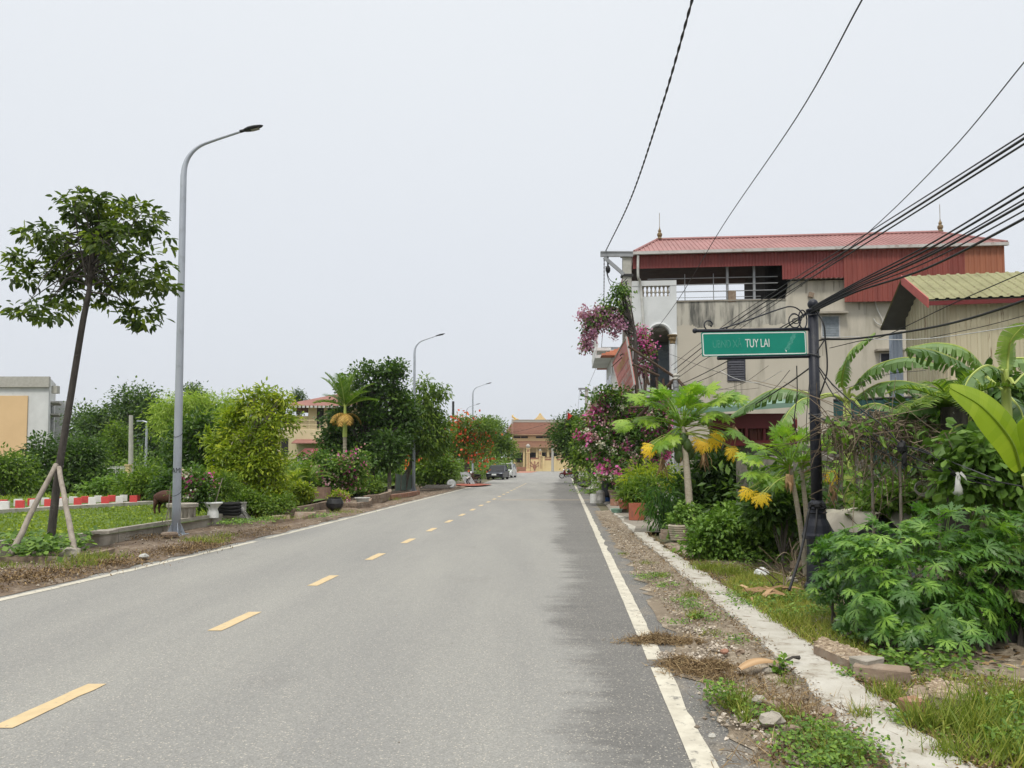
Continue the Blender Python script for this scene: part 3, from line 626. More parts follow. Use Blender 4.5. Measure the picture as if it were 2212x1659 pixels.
for u in (1542,1480): a=hp(u,600,0.02)[0]; box(mb,hw(a,0.14,zt+0.6),(0.03,0.03,1.3))
for v in (599,613,628): 
    z=hp(1570,v)[1]; tube(mb,[hw(s0-1.2,0.05,z),hw(sa-0.3,0.05,z)],0.022,6)
for v in (640,646):
    z=hp(1570,v)[1]; tube(mb,[hw(s0,0.12,z),hw(sa-1,0.12,z)],0.012,6)
mb.build('terrace_rail',M['greymetal'],house)
mb=MB(); a=hp(1581,640)[0]; box(mb,hw(a,0.12,hp(1581,640)[1]),(0.32,0.28,0.50)); mb.build('brick_stub',M['brickold'],house)
# cladding
mb=MB(); zE=hp(1400,549,-0.3)[1]
def clad(u0,u1,vb,t,pitch=0.13,mat=0,vt=None):
    a=hp(u0,vb,t)[0]; b=hp(u1,vb,t)[0]; z=hp((u0+u1)/2,vb,t)[1]
    corr(mb,hw(a,t,z),hd*(b-a),[0,0,zE+0.05-z],pitch,0.03,nd=-hn,mat=mat)
clad(1367,1690,577,-0.28); clad(1690,1824.5,602,-0.29); clad(1824.5,2087,650,-0.36,0.2,1); clad(2087,2173,651,-0.37,0.2,2)
corr(mb,hw(-0.15,-0.25,zE-0.9),hn*(T2+0.3),[0,0,0.9],0.16,0.03,nd=-hd)
mb.build('cladding',[M['redmetal'],M['redmetal2'],M['orangemetal']],house)
# roof: hipped, ribbed
sl=hp(1370,550,-0.45)[0]; sr=hp(2176,533,-0.45)[0]; rl=hp(1418,519,T2/2)[0]; rr=hp(2029,506,T2/2)[0]; zr=hp(1700,512,T2/2)[1]
mb=MB(); te=-0.45; th=T2+0.45
def slope(t0,t1,sgn):
    n=int((sr-sl)/0.19); V=[];pr=[(0,0),(0.55,0),(0.65,1),(0.9,1)]
    for i in range(n+1):
        for a,h in pr:
            s=sl+(sr-sl)*(i+a)/n
            if s>sr: break
            f=min(1,(s-sl)/(rl-sl),(sr-s)/(sr-rr)); f=max(f,0.0)
            up=h*0.035; V.append(hw(s,t0,zE+0.06+up)); V.append(hw(s,t0+(t1-t0)*f,zE+0.06+(zr-zE-0.06)*f+up))
    m=len(V)//2; i=np.arange(m-1)*2; F=np.stack([i,i+2,i+3,i+1],-1); mb.add(V,F if sgn>0 else F[:,::-1])
slope(te,T2/2,1); slope(th,T2/2,-1)
for (sx_,rx_) in ((sl,rl),(sr,rr)):
    mb.add([hw(sx_,te,zE+0.06),hw(sx_,th,zE+0.06),hw(rx_,T2/2,zr)],[[0,1,2]])
tube(mb,[hw(rl,T2/2,zr+0.03),hw(rr,T2/2,zr+0.03)],0.09,6)
tube(mb,[hw(rl,T2/2,zr+0.03),hw(sl,te,zE+0.10)],0.06,6); tube(mb,[hw(rr,T2/2,zr+0.03),hw(sr,te,zE+0.10)],0.06,6)
roof=mb.build('roof',M['roofred'],house)
mb=MB()
for s in (rl+0.15,rr+0.05):
    c=hw(s,T2/2,zr+0.05); lathe(mb,[(0.0,0),(0.13,0.02),(0.08,0.10),(0.12,0.18),(0.12,0.26),(0.06,0.33),(0.08,0.40),(0.03,0.50),(0.012,0.6),(0.012,1.25),(0,1.26)],c,10)
mb.pieces('finial',M['goldcap'],roof)
mb=MB(); 
for (t,a,b) in ((te-0.02,sl,sr),): 
    prism(mb,[hw(a,t-0.12,zE-0.07),hw(b,t-0.12,zE-0.07),hw(b,t-0.12,zE+0.055),hw(a,t-0.12,zE+0.055)],hn*0.14)
prism(mb,[hw(sl-0.12,te-0.1,zE-0.07),hw(sl-0.12,th,zE-0.07),hw(sl-0.12,th,zE+0.055),hw(sl-0.12,te-0.1,zE+0.055)],hd*0.12)
mb.build('gutter',M['gutter'],house)
mb=MB(); a=hp(1378,600,-0.3)[0]; tube(mb,spline([hw(a,-0.5,zE-0.1),hw(a,-0.42,zE-1.0),hw(a+0.12,-0.12,zE-1.3),hw(a+0.25,-0.1,zE-3.5),hw(a+0.3,-0.1,2)],5),0.055,8); mb.build('downpipe',M['whiteplastic'],house)
# white balcony bay with balustrade and arch
mb=MB(); zb0=hp(1415,641)[1]; zb1=hp(1415,618)[1]; zb2=hp(1415,607)[1]
x0=hp(1366,700,-.06)[0]; x1=hp(1462,700,-.06)[0]; xa=hp(1386,700,-.06)[0]; xb=hp(1448,700,-.06)[0]
F=-0.06
def wbox(mb,a,b,z0,z1,t0,th_,mat=0): prism(mb,[hw(a,t0,z0),hw(b,t0,z0),hw(b,t0,z1),hw(a,t0,z1)],hn*th_,mat)
wbox(mb,x0,x1,zb1,zb2,F-0.02,0.26); wbox(mb,x0,xa,zb0,zb1,F,0.2); wbox(mb,xb,x1,zb0,zb1,F,0.2)
zs=hp(1425,724)[1]; zc=hp(1425,704)[1]; al=hp(1403,724,F)[0]; ar=hp(1446,724,F)[0]; cx=(al+ar)/2; rr_=(ar-al)/2
ns_=14; ang=np.linspace(math.pi,0,ns_+1)
for i in range(ns_):
    p0=(cx+rr_*math.cos(ang[i]), zs+(zc-zs)*math.sin(ang[i])); p1=(cx+rr_*math.cos(ang[i+1]), zs+(zc-zs)*math.sin(ang[i+1]))
    prism(mb,[hw(p0[0],F,p0[1]),hw(p1[0],F,p1[1]),hw(p1[0],F,zb0),hw(p0[0],F,zb0)],hn*0.22)
wbox(mb,x0,al,0,zb0,F,0.22); wbox(mb,ar,x1,0,zb0,F,0.22)
zl=hp(1425,838)[1]; wbox(mb,al,ar,0,zl,F,0.22)
bay=mb.build('balcony_bay',M['wallwhite'],house)
mb=MB()
for q in np.linspace(xa+0.08,xb-0.08,7): lathe(mb,[(0.05,zb0),(0.05,zb0+.05),(0.03,zb0+.1),(0.065,zb0+.2),(0.03,zb0+.33),(0.055,zb1-0.04),(0.055,zb1)],hw(q,0.04,0),8)
mb.build('baluster_row',M['concrete'],bay)
mb=MB(); A=[hw(cx+(rr_+0.06)*math.cos(a),F-0.04,zs+(zc-zs+0.07)*math.sin(a)) for a in ang]; tube(mb,A,0.07,6); tube(mb,[A[0],A[0]-hd*0.25],0.06,6); tube(mb,[A[-1],A[-1]+hd*0.25],0.06,6); mb.build('arch_moulding',M['wallwhite'],bay)
mb=MB()
for q in (al-0.12,ar+0.12): lathe(mb,[(0.10,zs-0.42),(0.13,zs-0.38),(0.12,zs-0.30),(0.17,zs-0.2),(0.15,zs-0.12),(0.22,zs-0.04),(0.2,zs-0.01)],hw(q,F-0.05,0),10)
mb.pieces('capital',M['goldcap'],bay)
mb=MB(); 
for q in (al-0.12,ar+0.12): lathe(mb,[(0.13,0.5),(0.12,zs-0.42)],hw(q,F-0.05,0),12)
mb.pieces('column',M['wallwhite'],bay)
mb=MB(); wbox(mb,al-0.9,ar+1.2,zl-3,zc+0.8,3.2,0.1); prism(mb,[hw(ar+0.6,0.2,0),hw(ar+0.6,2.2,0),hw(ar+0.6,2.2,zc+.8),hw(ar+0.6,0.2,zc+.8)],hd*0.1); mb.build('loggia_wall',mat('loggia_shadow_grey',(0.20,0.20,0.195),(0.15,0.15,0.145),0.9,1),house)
mb=MB(); wbox(mb,hp(1422,770,2.1)[0],hp(1446,770,2.1)[0],hp(1430,838,2.1)[1],hp(1430,745,2.1)[1],2.12,0.05); mb.build('loggia_door',M['louvre_pale'],house)
# front (road side) wall, balcony slabs
mb=MB(); prism(mb,[hw(0.12,0.2,0),hw(0.12,T2,0),hw(0.12,T2,zt-2.6),hw(0.12,0.2,zt-2.6)],hd*0.15); mb.build('front_wall',M['wallwhite'],house)
mb=MB()
for z in (3.4,zl-0.02,zb0-0.25): prism(mb,[hw(-0.45,-0.02,z-0.16),hw(0.88,-0.02,z-0.16),hw(0.88,T2,z-0.16),hw(-0.45,T2,z-0.16)],[0,0,0.16])
mb.pieces('balcony_slab',M['wallwhite'],house)
def window(u0,u1,v0,v1,m,hood=False,n=8):
    a,zt_=hp(u0,v0); b,_=hp(u1,v0); zb_=hp(u0,v1)[1]; f=MB(); t=-0.05
    for (p,q,r_,s_) in ((a-.05,a,zb_,zt_),(b,b+.05,zb_,zt_),(a-.05,b+.05,zt_,zt_+.05),(a-.05,b+.05,zb_-.05,zb_)): wbox(f,p,q,r_,s_,t,0.046)
    fr=f.build('window',M['gutter'] if hood else M['louvre'],house)
    g=MB(); h=(zt_-zb_)/n
    for i in range(n):
        z=zb_+h*i; g.add([hw(a,t+0.03,z+h*1.08),hw(b,t+0.03,z+h*1.08),hw(b,t-0.01,z),hw(a,t-0.01,z)],[[0,1,2,3]])
    g.build('louvre',m,fr)
    if hood: k=MB(); wbox(k,a-0.25,b+0.3,zt_+0.08,zt_+0.16,-0.35,0.345); k.build('hood',M['concrete'],fr)
window(1573,1607,779,821,M['louvre']); window(1775,1811,684,728,M['louvre_pale'],True,12); window(1902,1936,764,782,M['louvre'],True,4)
rr0=np.random.default_rng(8); mb=MB()
for (u0,u1,v0,v1) in ((1571,1611,823,870),(1773,1815,731,790),(1826,1990,652,690),(1700,1822,609,640),(1898,1936,784,830)):
    a,za=hp(u0,v0); b,_=hp(u1,v0); zb2=hp(u0,v1)[1]; nn=max(3,int((b-a)/0.22)); xs=np.linspace(a,b,nn+1)
    for i in range(nn):
        if rr0.random()<0.35: continue
        x0q=xs[i]+0.02; x1q=x0q+(xs[i+1]-xs[i])*rr0.uniform(0.3,0.9); zz=za+(zb2-za)*rr0.uniform(0.3,1.0); prism(mb,[hw(x0q+.03,-0.003,zz),hw(x1q-.03,-0.003,zz),hw(x1q,-0.003,za),hw(x0q,-0.003,za)],hn*0.002)
for o_ in mb.pieces('drip_stain',M['drip'],house): pass
mb=MB(); a=hp(1704,606)[0]; b=hp(1822,606)[0]; corr(mb,hw(a,-0.35,zu-0.02),hd*(b-a),hn*0.8+np.array([0,0,0.15]),0.2,0.06,nd=[0,0,1],trap=False); mb.build('asbestos_eave',M['concrete'],house)
mb=MB(); tube(mb,spline([hpt(1890,651,-.05),hpt(1897,672,-.08),hpt(1907,693,-.08),hpt(1904,702,-.08),hpt(1893,697,-.08),hpt(1887,688,-.08)],5),0.02,6); mb.build('loose_pipe',M['whiteplastic'],house)
for (uu,vv) in ((1752,637),):
    mb=MB(); c=hpt(uu,vv,-.08); box(mb,c,(0.2,0.12,0.2),ry=0.3); mb.build('wall_fitting',M['brickold'],house)

# ------------------------------------------------------------------ neighbours further along
def simple_house(x0,y0,x1,y1,z,label,cat='house',roof=None,rz=0.9,floors=3,m='wallwhite2',sk=0.07):
    b=thing('town_house',((x0+x1)/2,y0,0),label,cat)
    def W(x,y,zz): return np.array([x+sk*(y-y0),y,zz])
    mb=MB(); prism(mb,[W(x0,y0,0),W(x1,y0,0),W(x1,y1,0),W(x0,y1,0)],[0,0,z]); mb.build('wall',M[m],b)
    fh=z/floors
    for k in range(1,floors+1):
        mb=MB(); zz=fh*k-(0.3 if k<floors else 0); prism(mb,[W(x0-0.9,y0+0.25,zz),W(x0-0.004,y0+0.25,zz),W(x0-0.004,y1-0.3,zz),W(x0-0.9,y1-0.3,zz)],[0,0,0.18])
        for q in np.linspace(y0+0.3,y1-0.4,9): 
            c=W(x0-0.85,q,zz+0.18); lathe(mb,[(0.05,0),(0.08,0.25),(0.04,0.45),(0.07,0.7)],c,6)
        prism(mb,[W(x0-0.92,y0+0.25,zz+0.88),W(x0-0.78,y0+0.25,zz+0.88),W(x0-0.78,y1-0.3,zz+0.88),W(x0-0.92,y1-0.3,zz+0.88)],[0,0,0.1]); mb.build('balcony',M[m],b)
        mb=MB(); 
        for q in (0.28,0.72):
            yy=y0+(y1-y0)*q; box(mb,W(x0,yy,fh*(k-1)+fh*0.5),(0.06,1.0,fh*0.55))
        mb.pieces('window',M['glass'],b)
    for k in range(floors):
        mb=MB(); box(mb,W(x0+(x1-x0)*0.3,y0-0.0,fh*(k+0.55)),(0.8,0.06,1.0)); mb.build('window',M['glass'],b)
    if roof:
        mb=MB(); e=0.6; zc_=z+0.02; A=[W(x0-e,y0-e,zc_),W(x1+e,y0-e,zc_),W(x1+e,y1+e,zc_),W(x0-e,y1+e,zc_)]; r1=W(x0+2.2,(y0+y1)/2,z+rz); r2=W(x1-2.2,(y0+y1)/2,z+rz)
        mb.add(A+[r1,r2],[[0,1,5,4],[1,2,5],[2,3,4,5],[3,0,4],[3,2,1,0]])
        for i in range(12):
            t=i/12; mb.add([A[0]*(1-t)+r1*t+[0,0,.03],A[1]*(1-t)+r2*t+[0,0,.03],A[1]*(1-t-.02)+r2*(t+.02)+[0,0,.10],A[0]*(1-t-.02)+r1*(t+.02)+[0,0,.10]],[[0,1,2,3]])
        mb.build('roof',M[roof],b)
    return b
simple_house(5.35,41,13,46,7.3,'white balconied house with terracotta tiled roof beyond the beige one','house','terrrof',1.4,2)
simple_house(6.1,47,13,53,8.6,'tall narrow white house with stacked balconies behind the terracotta roof','house',None,0,3)
simple_house(6.9,56,14,63,6.3,'lower white flat roofed house further along the right side','house',None,0,2)
simple_house(8.3,70,16,80,7.2,'farthest white house on the right before the temple','house','terrrof',1.6,2)

# ------------------------------------------------------------------ cream metal shed on the right
c0=P(2050,640,20.0); c0[2]=0; c1=P(1958,690,23.2); c1[2]=0; sd_=nrm(np.array([1.0,-0.17,0])); gd=nrm(c1-c0); gl=np.linalg.norm(c1-c0); zE_=P(2050,640,20.0)[2]; zR=P(1984,600,21.6)[2]
def sw(a,b,z): return c0+sd_*a+gd*b+np.array([0,0,z])
shed=thing('metal_shed',sw(2,0,0),'cream ribbed metal shed with lichen yellow roof behind the banana plants','shed')
mb=MB(); corr(mb,sw(0,0,0),sd_*7,[0,0,zE_],0.25,0.025,nd=-gd)
mb.build('front_wall',M['shedyellow'],shed)
mb=MB(); n=14; pr=[(0,0),(0.55,0),(0.65,1),(0.9,1)]; V=[]
for i in range(n+1):
    for a,h in pr:
        q=min(1,(i+a)/n)*gl; top=zE_+(zR-zE_)*(1-abs(q/gl*2-1)); V+= [sw(-h*0.025,q,0),sw(-h*0.025,q,top)]
i=np.arange(len(V)//2-1)*2; mb.add(V,np.stack([i,i+1,i+3,i+2],-1)); mb.build('gable_wall',M['shedyellow'],shed)
mb=MB(); e=0.62; sl_=(zR-zE_)/(gl/2)
for sgn in (1,-1):
    rg=sw(-e,gl/2,zR+0.06); ev=sw(-e,(0 if sgn>0 else gl)+(-0.35 if sgn>0 else 0.5),zE_-(0.35 if sgn>0 else 0.5)*sl_+0.06)
    corr(mb,ev,sd_*(7+e),rg-ev,0.25,0.03,nd=[0,0,1])
rf=mb.build('roof',M['shedroof'],shed)
mb=MB(); ev=sw(-e+.02,gl+0.48,zE_-0.49*sl_+0.02); rg=sw(-e+.02,gl/2,zR+0.02); mb.add([ev,ev+sd_*7,rg+sd_*7,rg],[[0,1,2,3]]); ev=sw(-e+.02,-0.33,zE_-0.33*sl_+0.02); mb.add([ev,ev+sd_*7,rg+sd_*7,rg],[[0,1,2,3]]); mb.pieces('soffit',mat('dark_underside',(0.10,0.105,0.11),rough=0.7),rf)
mb=MB(); 
ev=sw(-e,-0.35,zE_-0.35*sl_); rg=sw(-e,gl/2,zR); prism(mb,[ev-[0,0,.16],rg-[0,0,.16],rg+[0,0,.10],ev+[0,0,.10]],sd_*-0.03); mb.build('rake_trim',M['trimred'],rf)
mb=MB(); prism(mb,[sw(-e,-0.37,zE_-0.35*sl_-0.11),sw(7,-0.37,zE_-0.35*sl_-0.11),sw(7,-0.37,zE_-0.35*sl_+0.0),sw(-e,-0.37,zE_-0.35*sl_+0.0)],gd*-0.03); mb.build('eave_trim',M['darkred'],rf)
mb=MB(); corr(mb,sw(-0.12,gl+0.02,0),gd*0.9-sd_*0.1,[0,0,zE_-0.35],0.2,0.02,nd=-sd_); mb.build('side_panel',M['bluegrey'],shed)
mb=MB(); corr(mb,sw(-0.2,-0.6,0),sd_*0.0+gd*0.0+sd_*8,[0,0,3.1],0.3,0.02,nd=-gd)
# lower cream annexe with red roof edge
an=thing('shed_annexe',sw(1.5,-1.2,0),'low cream lean-to with a thin red roof edge in front of the metal shed','shed')
mb=MB(); z0=P(2000,868,19)[2]; z1=P(2110,825,18.5)[2]
a=P(2000,868,19); b=P(2125,826,18.4); c=b.copy(); c[2]=0; d=a.copy(); d[2]=0
prism(mb,[d,c,b,a],gd*1.1); mb.build('wall',M['shedyellow'],an)
mb=MB(); prism(mb,[a+[0,0,.01],b+[0,0,.01],b+[0,0,.11],a+[0,0,.11]],gd*1.2-np.array([0,0,0])); mb.build('roof_edge',M['trimred'],an)
# teal sheet fence
fn=thing('sheet_fence',P(1890,1002,17.5)*[1,1,0],'dark teal metal sheet fence behind the banana leaves','fence')
mb=MB(); a=P(1800,864,17.8); b=P(1990,868,17.0); corr(mb,[a[0],a[1],0],[b[0]-a[0],b[1]-a[1],0],[0,0,a[2]],0.22,0.02,nd=[0,-1,0]); mb.build('panel',M['tealfence'],fn)
mb=MB(); tube(mb,[[a[0],a[1],a[2]],[b[0],b[1],a[2]]],0.03,6); mb.build('rail',M['darkmetal'],fn)
# dark red sheet metal store
st=thing('metal_store',P(1620,1002,19)*[1,1,0],'low dark red sheet metal store with rusty maroon panels beneath the beige house','shed')
def mwall(u0,u1,v0,v1,Y,dt=0.0):
    a=P(u0,v0,Y); b=P(u1,v0,Y-0.2); z=P(u0,v1,Y)[2]; return a,b,z
mb=MB(); a,b,z=mwall(1535,1722,894,926,19.0); prism(mb,[[a[0],a[1],z],[b[0],b[1],z],[b[0],b[1],a[2]],[a[0],a[1],a[2]]],[0,0.3,0]); a2,b2,z2=mwall(1535,1722,951,963,19.02); prism(mb,[[a2[0],a2[1],z2],[b2[0],b2[1],z2],[b2[0],b2[1],a2[2]],[a2[0],a2[1],a2[2]]],[0,0.3,0]); mb.build('fascia',M['darkred'],st)
mb=MB(); corr(mb,[a2[0],a2[1]+0.1,a2[2]-0.02],[b2[0]-a2[0],b2[1]-a2[1],0],[0,0,z-a2[2]+0.04],0.19,0.035,nd=[0,-1,0]); mb.build('panel',M['maroonslat'],st)
mb=MB(); 
for u in (1612,1651): q=P(u,940,18.95); box(mb,(q[0],q[1],(z+a2[2])/2),(0.07,0.06,z-a2[2]))
mb.pieces('post',M['darkred'],st)
mb=MB(); e0=P(1478,885,18.6); e1=P(1722,868,18.3); prism(mb,[e0-[0,0,.12],e1-[0,0,.12],e1,e0],[0,0.5,0.12]); mb.build('roof_edge',M['greenmetal'],st)
mb=MB(); prism(mb,[[a2[0]-0.3,19.25,0],[b2[0]+2,18.85,0],[b2[0]+2,18.85,z2],[a2[0]-0.3,19.25,z2]],[0,0.3,0]); mb.build('base_wall',M['stonewall'],st)
# rubble wall behind the verge plants
rw=MB(); a=P(1590,1002,16.2); b=P(2330,1002,9.6); top=P(1700,972,15)[2]
pts=[]; n=40; r=np.random.default_rng(9)
for i in range(n+1):
    t=i/n; pts.append([a[0]+(b[0]-a[0])*t,a[1]+(b[1]-a[1])*t, 1.72+0.08*r.normal()-0.5*t*(t>0.5)])
poly=[[p[0],p[1],0] for p in (pts[0],pts[-1])]+[p for p in pts[::-1]]
prism(rw,poly,[0.15,0.25,0]); o=rw.build('rubble_wall',M['stonewall'],origin=(a[0],a[1],0)); tag(o,'rough grey rubble garden wall behind the dead vines','wall')

# ------------------------------------------------------------------ left side buildings
lb=thing('school_building',P(60,1002,80)*[1,1,0],'large white building with pale orange wall panel at the left edge','building')
Yb=80.0; zt_=P(50,815,Yb)[2]
def lp(u,v,y=Yb): return P(u,v,y)
x0_=lp(-160,900)[0]; xr=lp(104,900)[0]; xk=lp(119,900,Yb+7)[0]; xw0=lp(118,900,Yb+7.2)[0]; xw1=lp(145,900,Yb+7.2)[0]
mb=MB(); prism(mb,[[x0_,Yb,0],[xr,Yb,0],[xk,Yb+7,0],[x0_,Yb+7,0]],[0,0,zt_]); mb.build('wall',M['wallwhite2'],lb)
mb=MB(); prism(mb,[[x0_,Yb-0.3,zt_-1.05],[xr+0.15,Yb-0.3,zt_-1.05],[xr+0.15,Yb-0.3,zt_+0.05],[x0_,Yb-0.3,zt_+0.05]],[0,0.29,0]); mb.build('parapet',M['conc_pole'],lb)
mb=MB(); z1=lp(0,855)[2]; z0=lp(0,988)[2]; prism(mb,[[x0_+1,Yb-0.12,z0],[lp(60,900)[0],Yb-0.12,z0],[lp(60,900)[0],Yb-0.12,z1],[x0_+1,Yb-0.12,z1]],[0,0.1,0]); mb.build('colour_panel',M['wallyellow'],lb)
mb=MB(); zt2=lp(130,866,Yb+7.2)[2]; prism(mb,[[xw0,Yb+7.2,0],[xw1,Yb+7.2,0],[xw1-6,Yb+14,0],[xw0-6,Yb+14,0]],[0,0,zt2]); mb.build('wing',M['wallwhite2'],lb)
def sdx(t): return xr+(xk-xr)*t/7.0
for v in (870,896):
    mb=MB(); q=lp(112,v,Yb+1.5); prism(mb,[[sdx(2),Yb+2,q[2]],[sdx(2)+0.9,Yb+2,q[2]],[sdx(5.5)+0.9,Yb+5.5,q[2]],[sdx(5.5),Yb+5.5,q[2]]],[0,0,0.18])
    mb.build('sunshade',M['conc_pole'],lb)
    mb=MB(); prism(mb,[[sdx(2.5)+.02,Yb+2.5,q[2]-1.7],[sdx(5)+.02,Yb+5,q[2]-1.7],[sdx(5)+.02,Yb+5,q[2]-.2],[sdx(2.5)+.02,Yb+2.5,q[2]-.2]],[0.05,0,0]); mb.build('window',M['glass'],lb)
mb=MB(); q=lp(113,842,Yb+0.5); box(mb,(xr+0.4,Yb+0.5,q[2]),(0.6,0.5,0.8)); mb.build('lamp_box',M['conc_pole'],lb)
# cream house with dull red roof
Yh=58.0
lh=thing('villa',P(720,1002,Yh)*[1,1,0],'cream two storey house with dull red hipped roof behind the roadside trees','house')
def q_(u,v,y=Yh): return P(u,v,y)
xl=q_(665,950)[0]; xr2=q_(775,950)[0]; xll=q_(612,950)[0]; zr0=q_(700,878)[2]
mb=MB(); prism(mb,[[xl,Yh,0],[xr2,Yh,0],[xr2,Yh+9,0],[xl,Yh+9,0]],[0,0,zr0]); z1=q_(640,930)[2]; prism(mb,[[xll,Yh-1.5,0],[xl+1.5,Yh-1.5,0],[xl+1.5,Yh-0.01,0],[xll,Yh-0.01,0]],[0,0,z1]); prism(mb,[[xll,Yh,0],[xl-.02,Yh,0],[xl-.02,Yh+8,0],[xll,Yh+8,0]],[0,0,z1+1.1]); mb.build('wall',M['cream'],lh)
mb=MB(); e=0.9; A=[[xl-2.0,Yh-e,zr0],[xr2+e,Yh-e,zr0],[xr2+e,Yh+9+e,zr0],[xl-2.0,Yh+9+e,zr0]]; pk=[q_(793-30,848,Yh+4)[0],Yh+4,q_(760,850,Yh+4)[2]]; pk0=[xl+1.5,Yh+4,pk[2]]
mb.add(A+[pk0,pk],[[0,1,5,4],[1,2,5],[2,3,4,5],[3,0,4],[3,2,1,0]]); rf=mb.build('roof',M['redroofl'],lh)
mb=MB()
for i in range(20): x=xl-1.9+i*0.3; box(mb,(x,Yh-e-0.03,zr0-0.09),(0.20,0.03,0.16))
mb.pieces('valance_board',M['whiteplastic'],rf)
for (u,v) in ((777-45,903),(692,903),(715,903)):
    mb=MB(); c=q_(u,v); 
    if c[0]<xl+0.5: c[0]=xl+0.9
    box(mb,(c[0],Yh-0.02,c[2]),(0.5,0.06,1.5)); w_=mb.build('window',M['darkinside'],lh)
mb=MB(); c=q_(665,958); box(mb,(c[0]-1.3,Yh-1.53,c[2]-0.3),(0.5,0.06,1.3)); mb.build('window',M['darkinside'],lh)
mb=MB(); za=q_(700,946)[2]; prism(mb,[[xl-0.5,Yh-2.6,za-0.5],[xr2,Yh-2.6,za-0.5],[xr2,Yh,za+0.2],[xl-0.5,Yh,za+0.2]],[0,0,0.06]); mb.build('awning',M['redroofl'],lh)
mb=MB(); zz=q_(690,930)[2]
for z in (zz,zz+0.35,zz+0.7): tube(mb,[[xl-1.2,Yh-1.2,z],[xr2,Yh-1.2,z]],0.03,5)
for x in np.arange(xl-1.2,xr2,0.8): tube(mb,[[x,Yh-1.2,zz-0.3],[x,Yh-1.2,zz+0.7]],0.025,5)
prism(mb,[[xl-1.4,Yh-1.4,zz-0.45],[xr2,Yh-1.4,zz-0.45],[xr2,Yh,zz-0.45],[xl-1.4,Yh,zz-0.45]],[0,0,0.16]); mb.build('balcony',M['cream'],lh)
mb=MB(); c=q_(716,985,Yh-6); za=c[2]
lk=thing('tin_lean_to',(c[0],Yh-6,0),'dark lean-to with small maroon tin roof in front of the cream house','shed')
prism(mb,[[c[0]-2.2,Yh-6.6,za],[c[0]+1.2,Yh-6.6,za],[c[0]+1.2,Yh-4.5,za+0.5],[c[0]-2.2,Yh-4.5,za+0.5]],[0,0,0.05]); mb.build('roof',M['darkred'],lk)
mb=MB()
for x in (c[0]-2.1,c[0]+1.1): tube(mb,[[x,Yh-6.5,0],[x,Yh-6.5,za]],0.05,6)
for z in (za-0.5,za-1.1): tube(mb,[[c[0]-2.1,Yh-6.5,z],[c[0]+1.1,Yh-6.5,z]],0.035,6)
mb.build('frame',M['greymetal'],lk)
mb=MB(); prism(mb,[[c[0]-2.2,Yh-4.6,0],[c[0]+1.2,Yh-4.6,0],[c[0]+1.2,Yh-4.6,za+.4],[c[0]-2.2,Yh-4.6,za+.4]],[0,0.1,0]); mb.build('back_wall',M['darkinside'],lk)
# white villa glimpse behind the near light-green trees
vb=thing('grey_house',P(400,1002,62)*[1,1,0],'pale weathered house glimpsed between trees behind the first lamp post','house')
mb=MB(); a=P(384,925,62); b=P(452,925,62); prism(mb,[[a[0],62,0],[b[0],62,0],[b[0],70,0],[a[0],70,0]],[0,0,a[2]]); mb.build('wall',M['wallwhite2'],vb)
mb=MB(); a=P(380,935,62); b=P(440,930,62); prism(mb,[[a[0],61,a[2]],[b[0],61,a[2]],[b[0],62,a[2]],[a[0],62,a[2]]],[0,0,0.25]); mb.build('ledge',M['concrete'],vb)
# yellow gate pillar with barred fence
yf=thing('barred_fence',P(258,1002,42)*[1,1,0],'yellow pillar and white barred fence beside the concrete pole','fence')
mb=MB(); q0=P(272,1010,42); q1=P(281,1010,42); zt0=P(275,1011,42); 
zz=P(270,1011,42)[2]; zb=0
ztop=P(275,1012,42)[2]
mb=MB(); a=P(273,1030,42); b=P(281,1030,42); box(mb,((a[0]+b[0])/2,42,0.75),(b[0]-a[0],0.3,1.5)); box(mb,((a[0]+b[0])/2,42,1.54),(b[0]-a[0]+0.08,0.38,0.08)); mb.build('pillar',M['templeyellow'],yf)
mb=MB(); a=P(232,1030,42); b=P(272,1030,42); box(mb,((a[0]+b[0])/2,42,0.16),(b[0]-a[0],0.2,0.32)); mb.build('base',M['templeyellow'],yf)
mb=MB()
for x in np.linspace(a[0],b[0]-0.05,12): box(mb,(x,42,0.9),(0.035,0.035,1.15))
for z in (0.5,1.35): box(mb,((a[0]+b[0])/2,42,z),(b[0]-a[0],0.04,0.05))
mb.build('bars',M['whiteplastic'],yf)

# ------------------------------------------------------------------ temple at the end of the road
YT=166.0; k=PX(YT); yt=YT+13
tm=thing('temple',(P(1180,1002,yt)[0],yt,0),'yellow temple with brown tiled two tier roof and gold ridge ornaments','temple')
def tz(v,y=yt): return P(1180,v,y)[2]
def tx(u,y=yt): return P(u,1002,y)[0]
xl=tx(1104); xr=tx(1240); zr=tz(911); ze=tz(941,yt-4); zl1=tz(952,yt-4); zl0=tz(967.5,yt-8)
def troof(mb,x0,x1,rx0,rx1,y0,zlo,yh,zhi,n=14,lift=1.0):
    xs=np.linspace(0,1,25); j=np.arange(24)
    for i in range(n):
        V=[]
        for t in (i/n,(i+1)/n):
            for x in xs:
                xx=(x0+(x1-x0)*x)*(1-t)+(rx0+(rx1-rx0)*x)*t; lf=lift*((abs(x-0.5)*2)**6)*(1-t)
                V.append([xx,y0+(yh-y0)*t,zlo+(zhi-zlo)*(t**1.15)+lf+(0.10 if t==i/n else 0.0)])
        mb.add(V,np.stack([j,j+1,j+26,j+25],-1))
mb=MB(); troof(mb,xl-1.6,xr+1.6,xl+0.3,xr-0.3,yt-4.3,ze,yt,zr); mb.add([[xl-1.6,yt+4.3,ze],[xr+1.6,yt+4.3,ze],[xr-.3,yt,zr],[xl+.3,yt,zr]],[[0,1,2,3]])
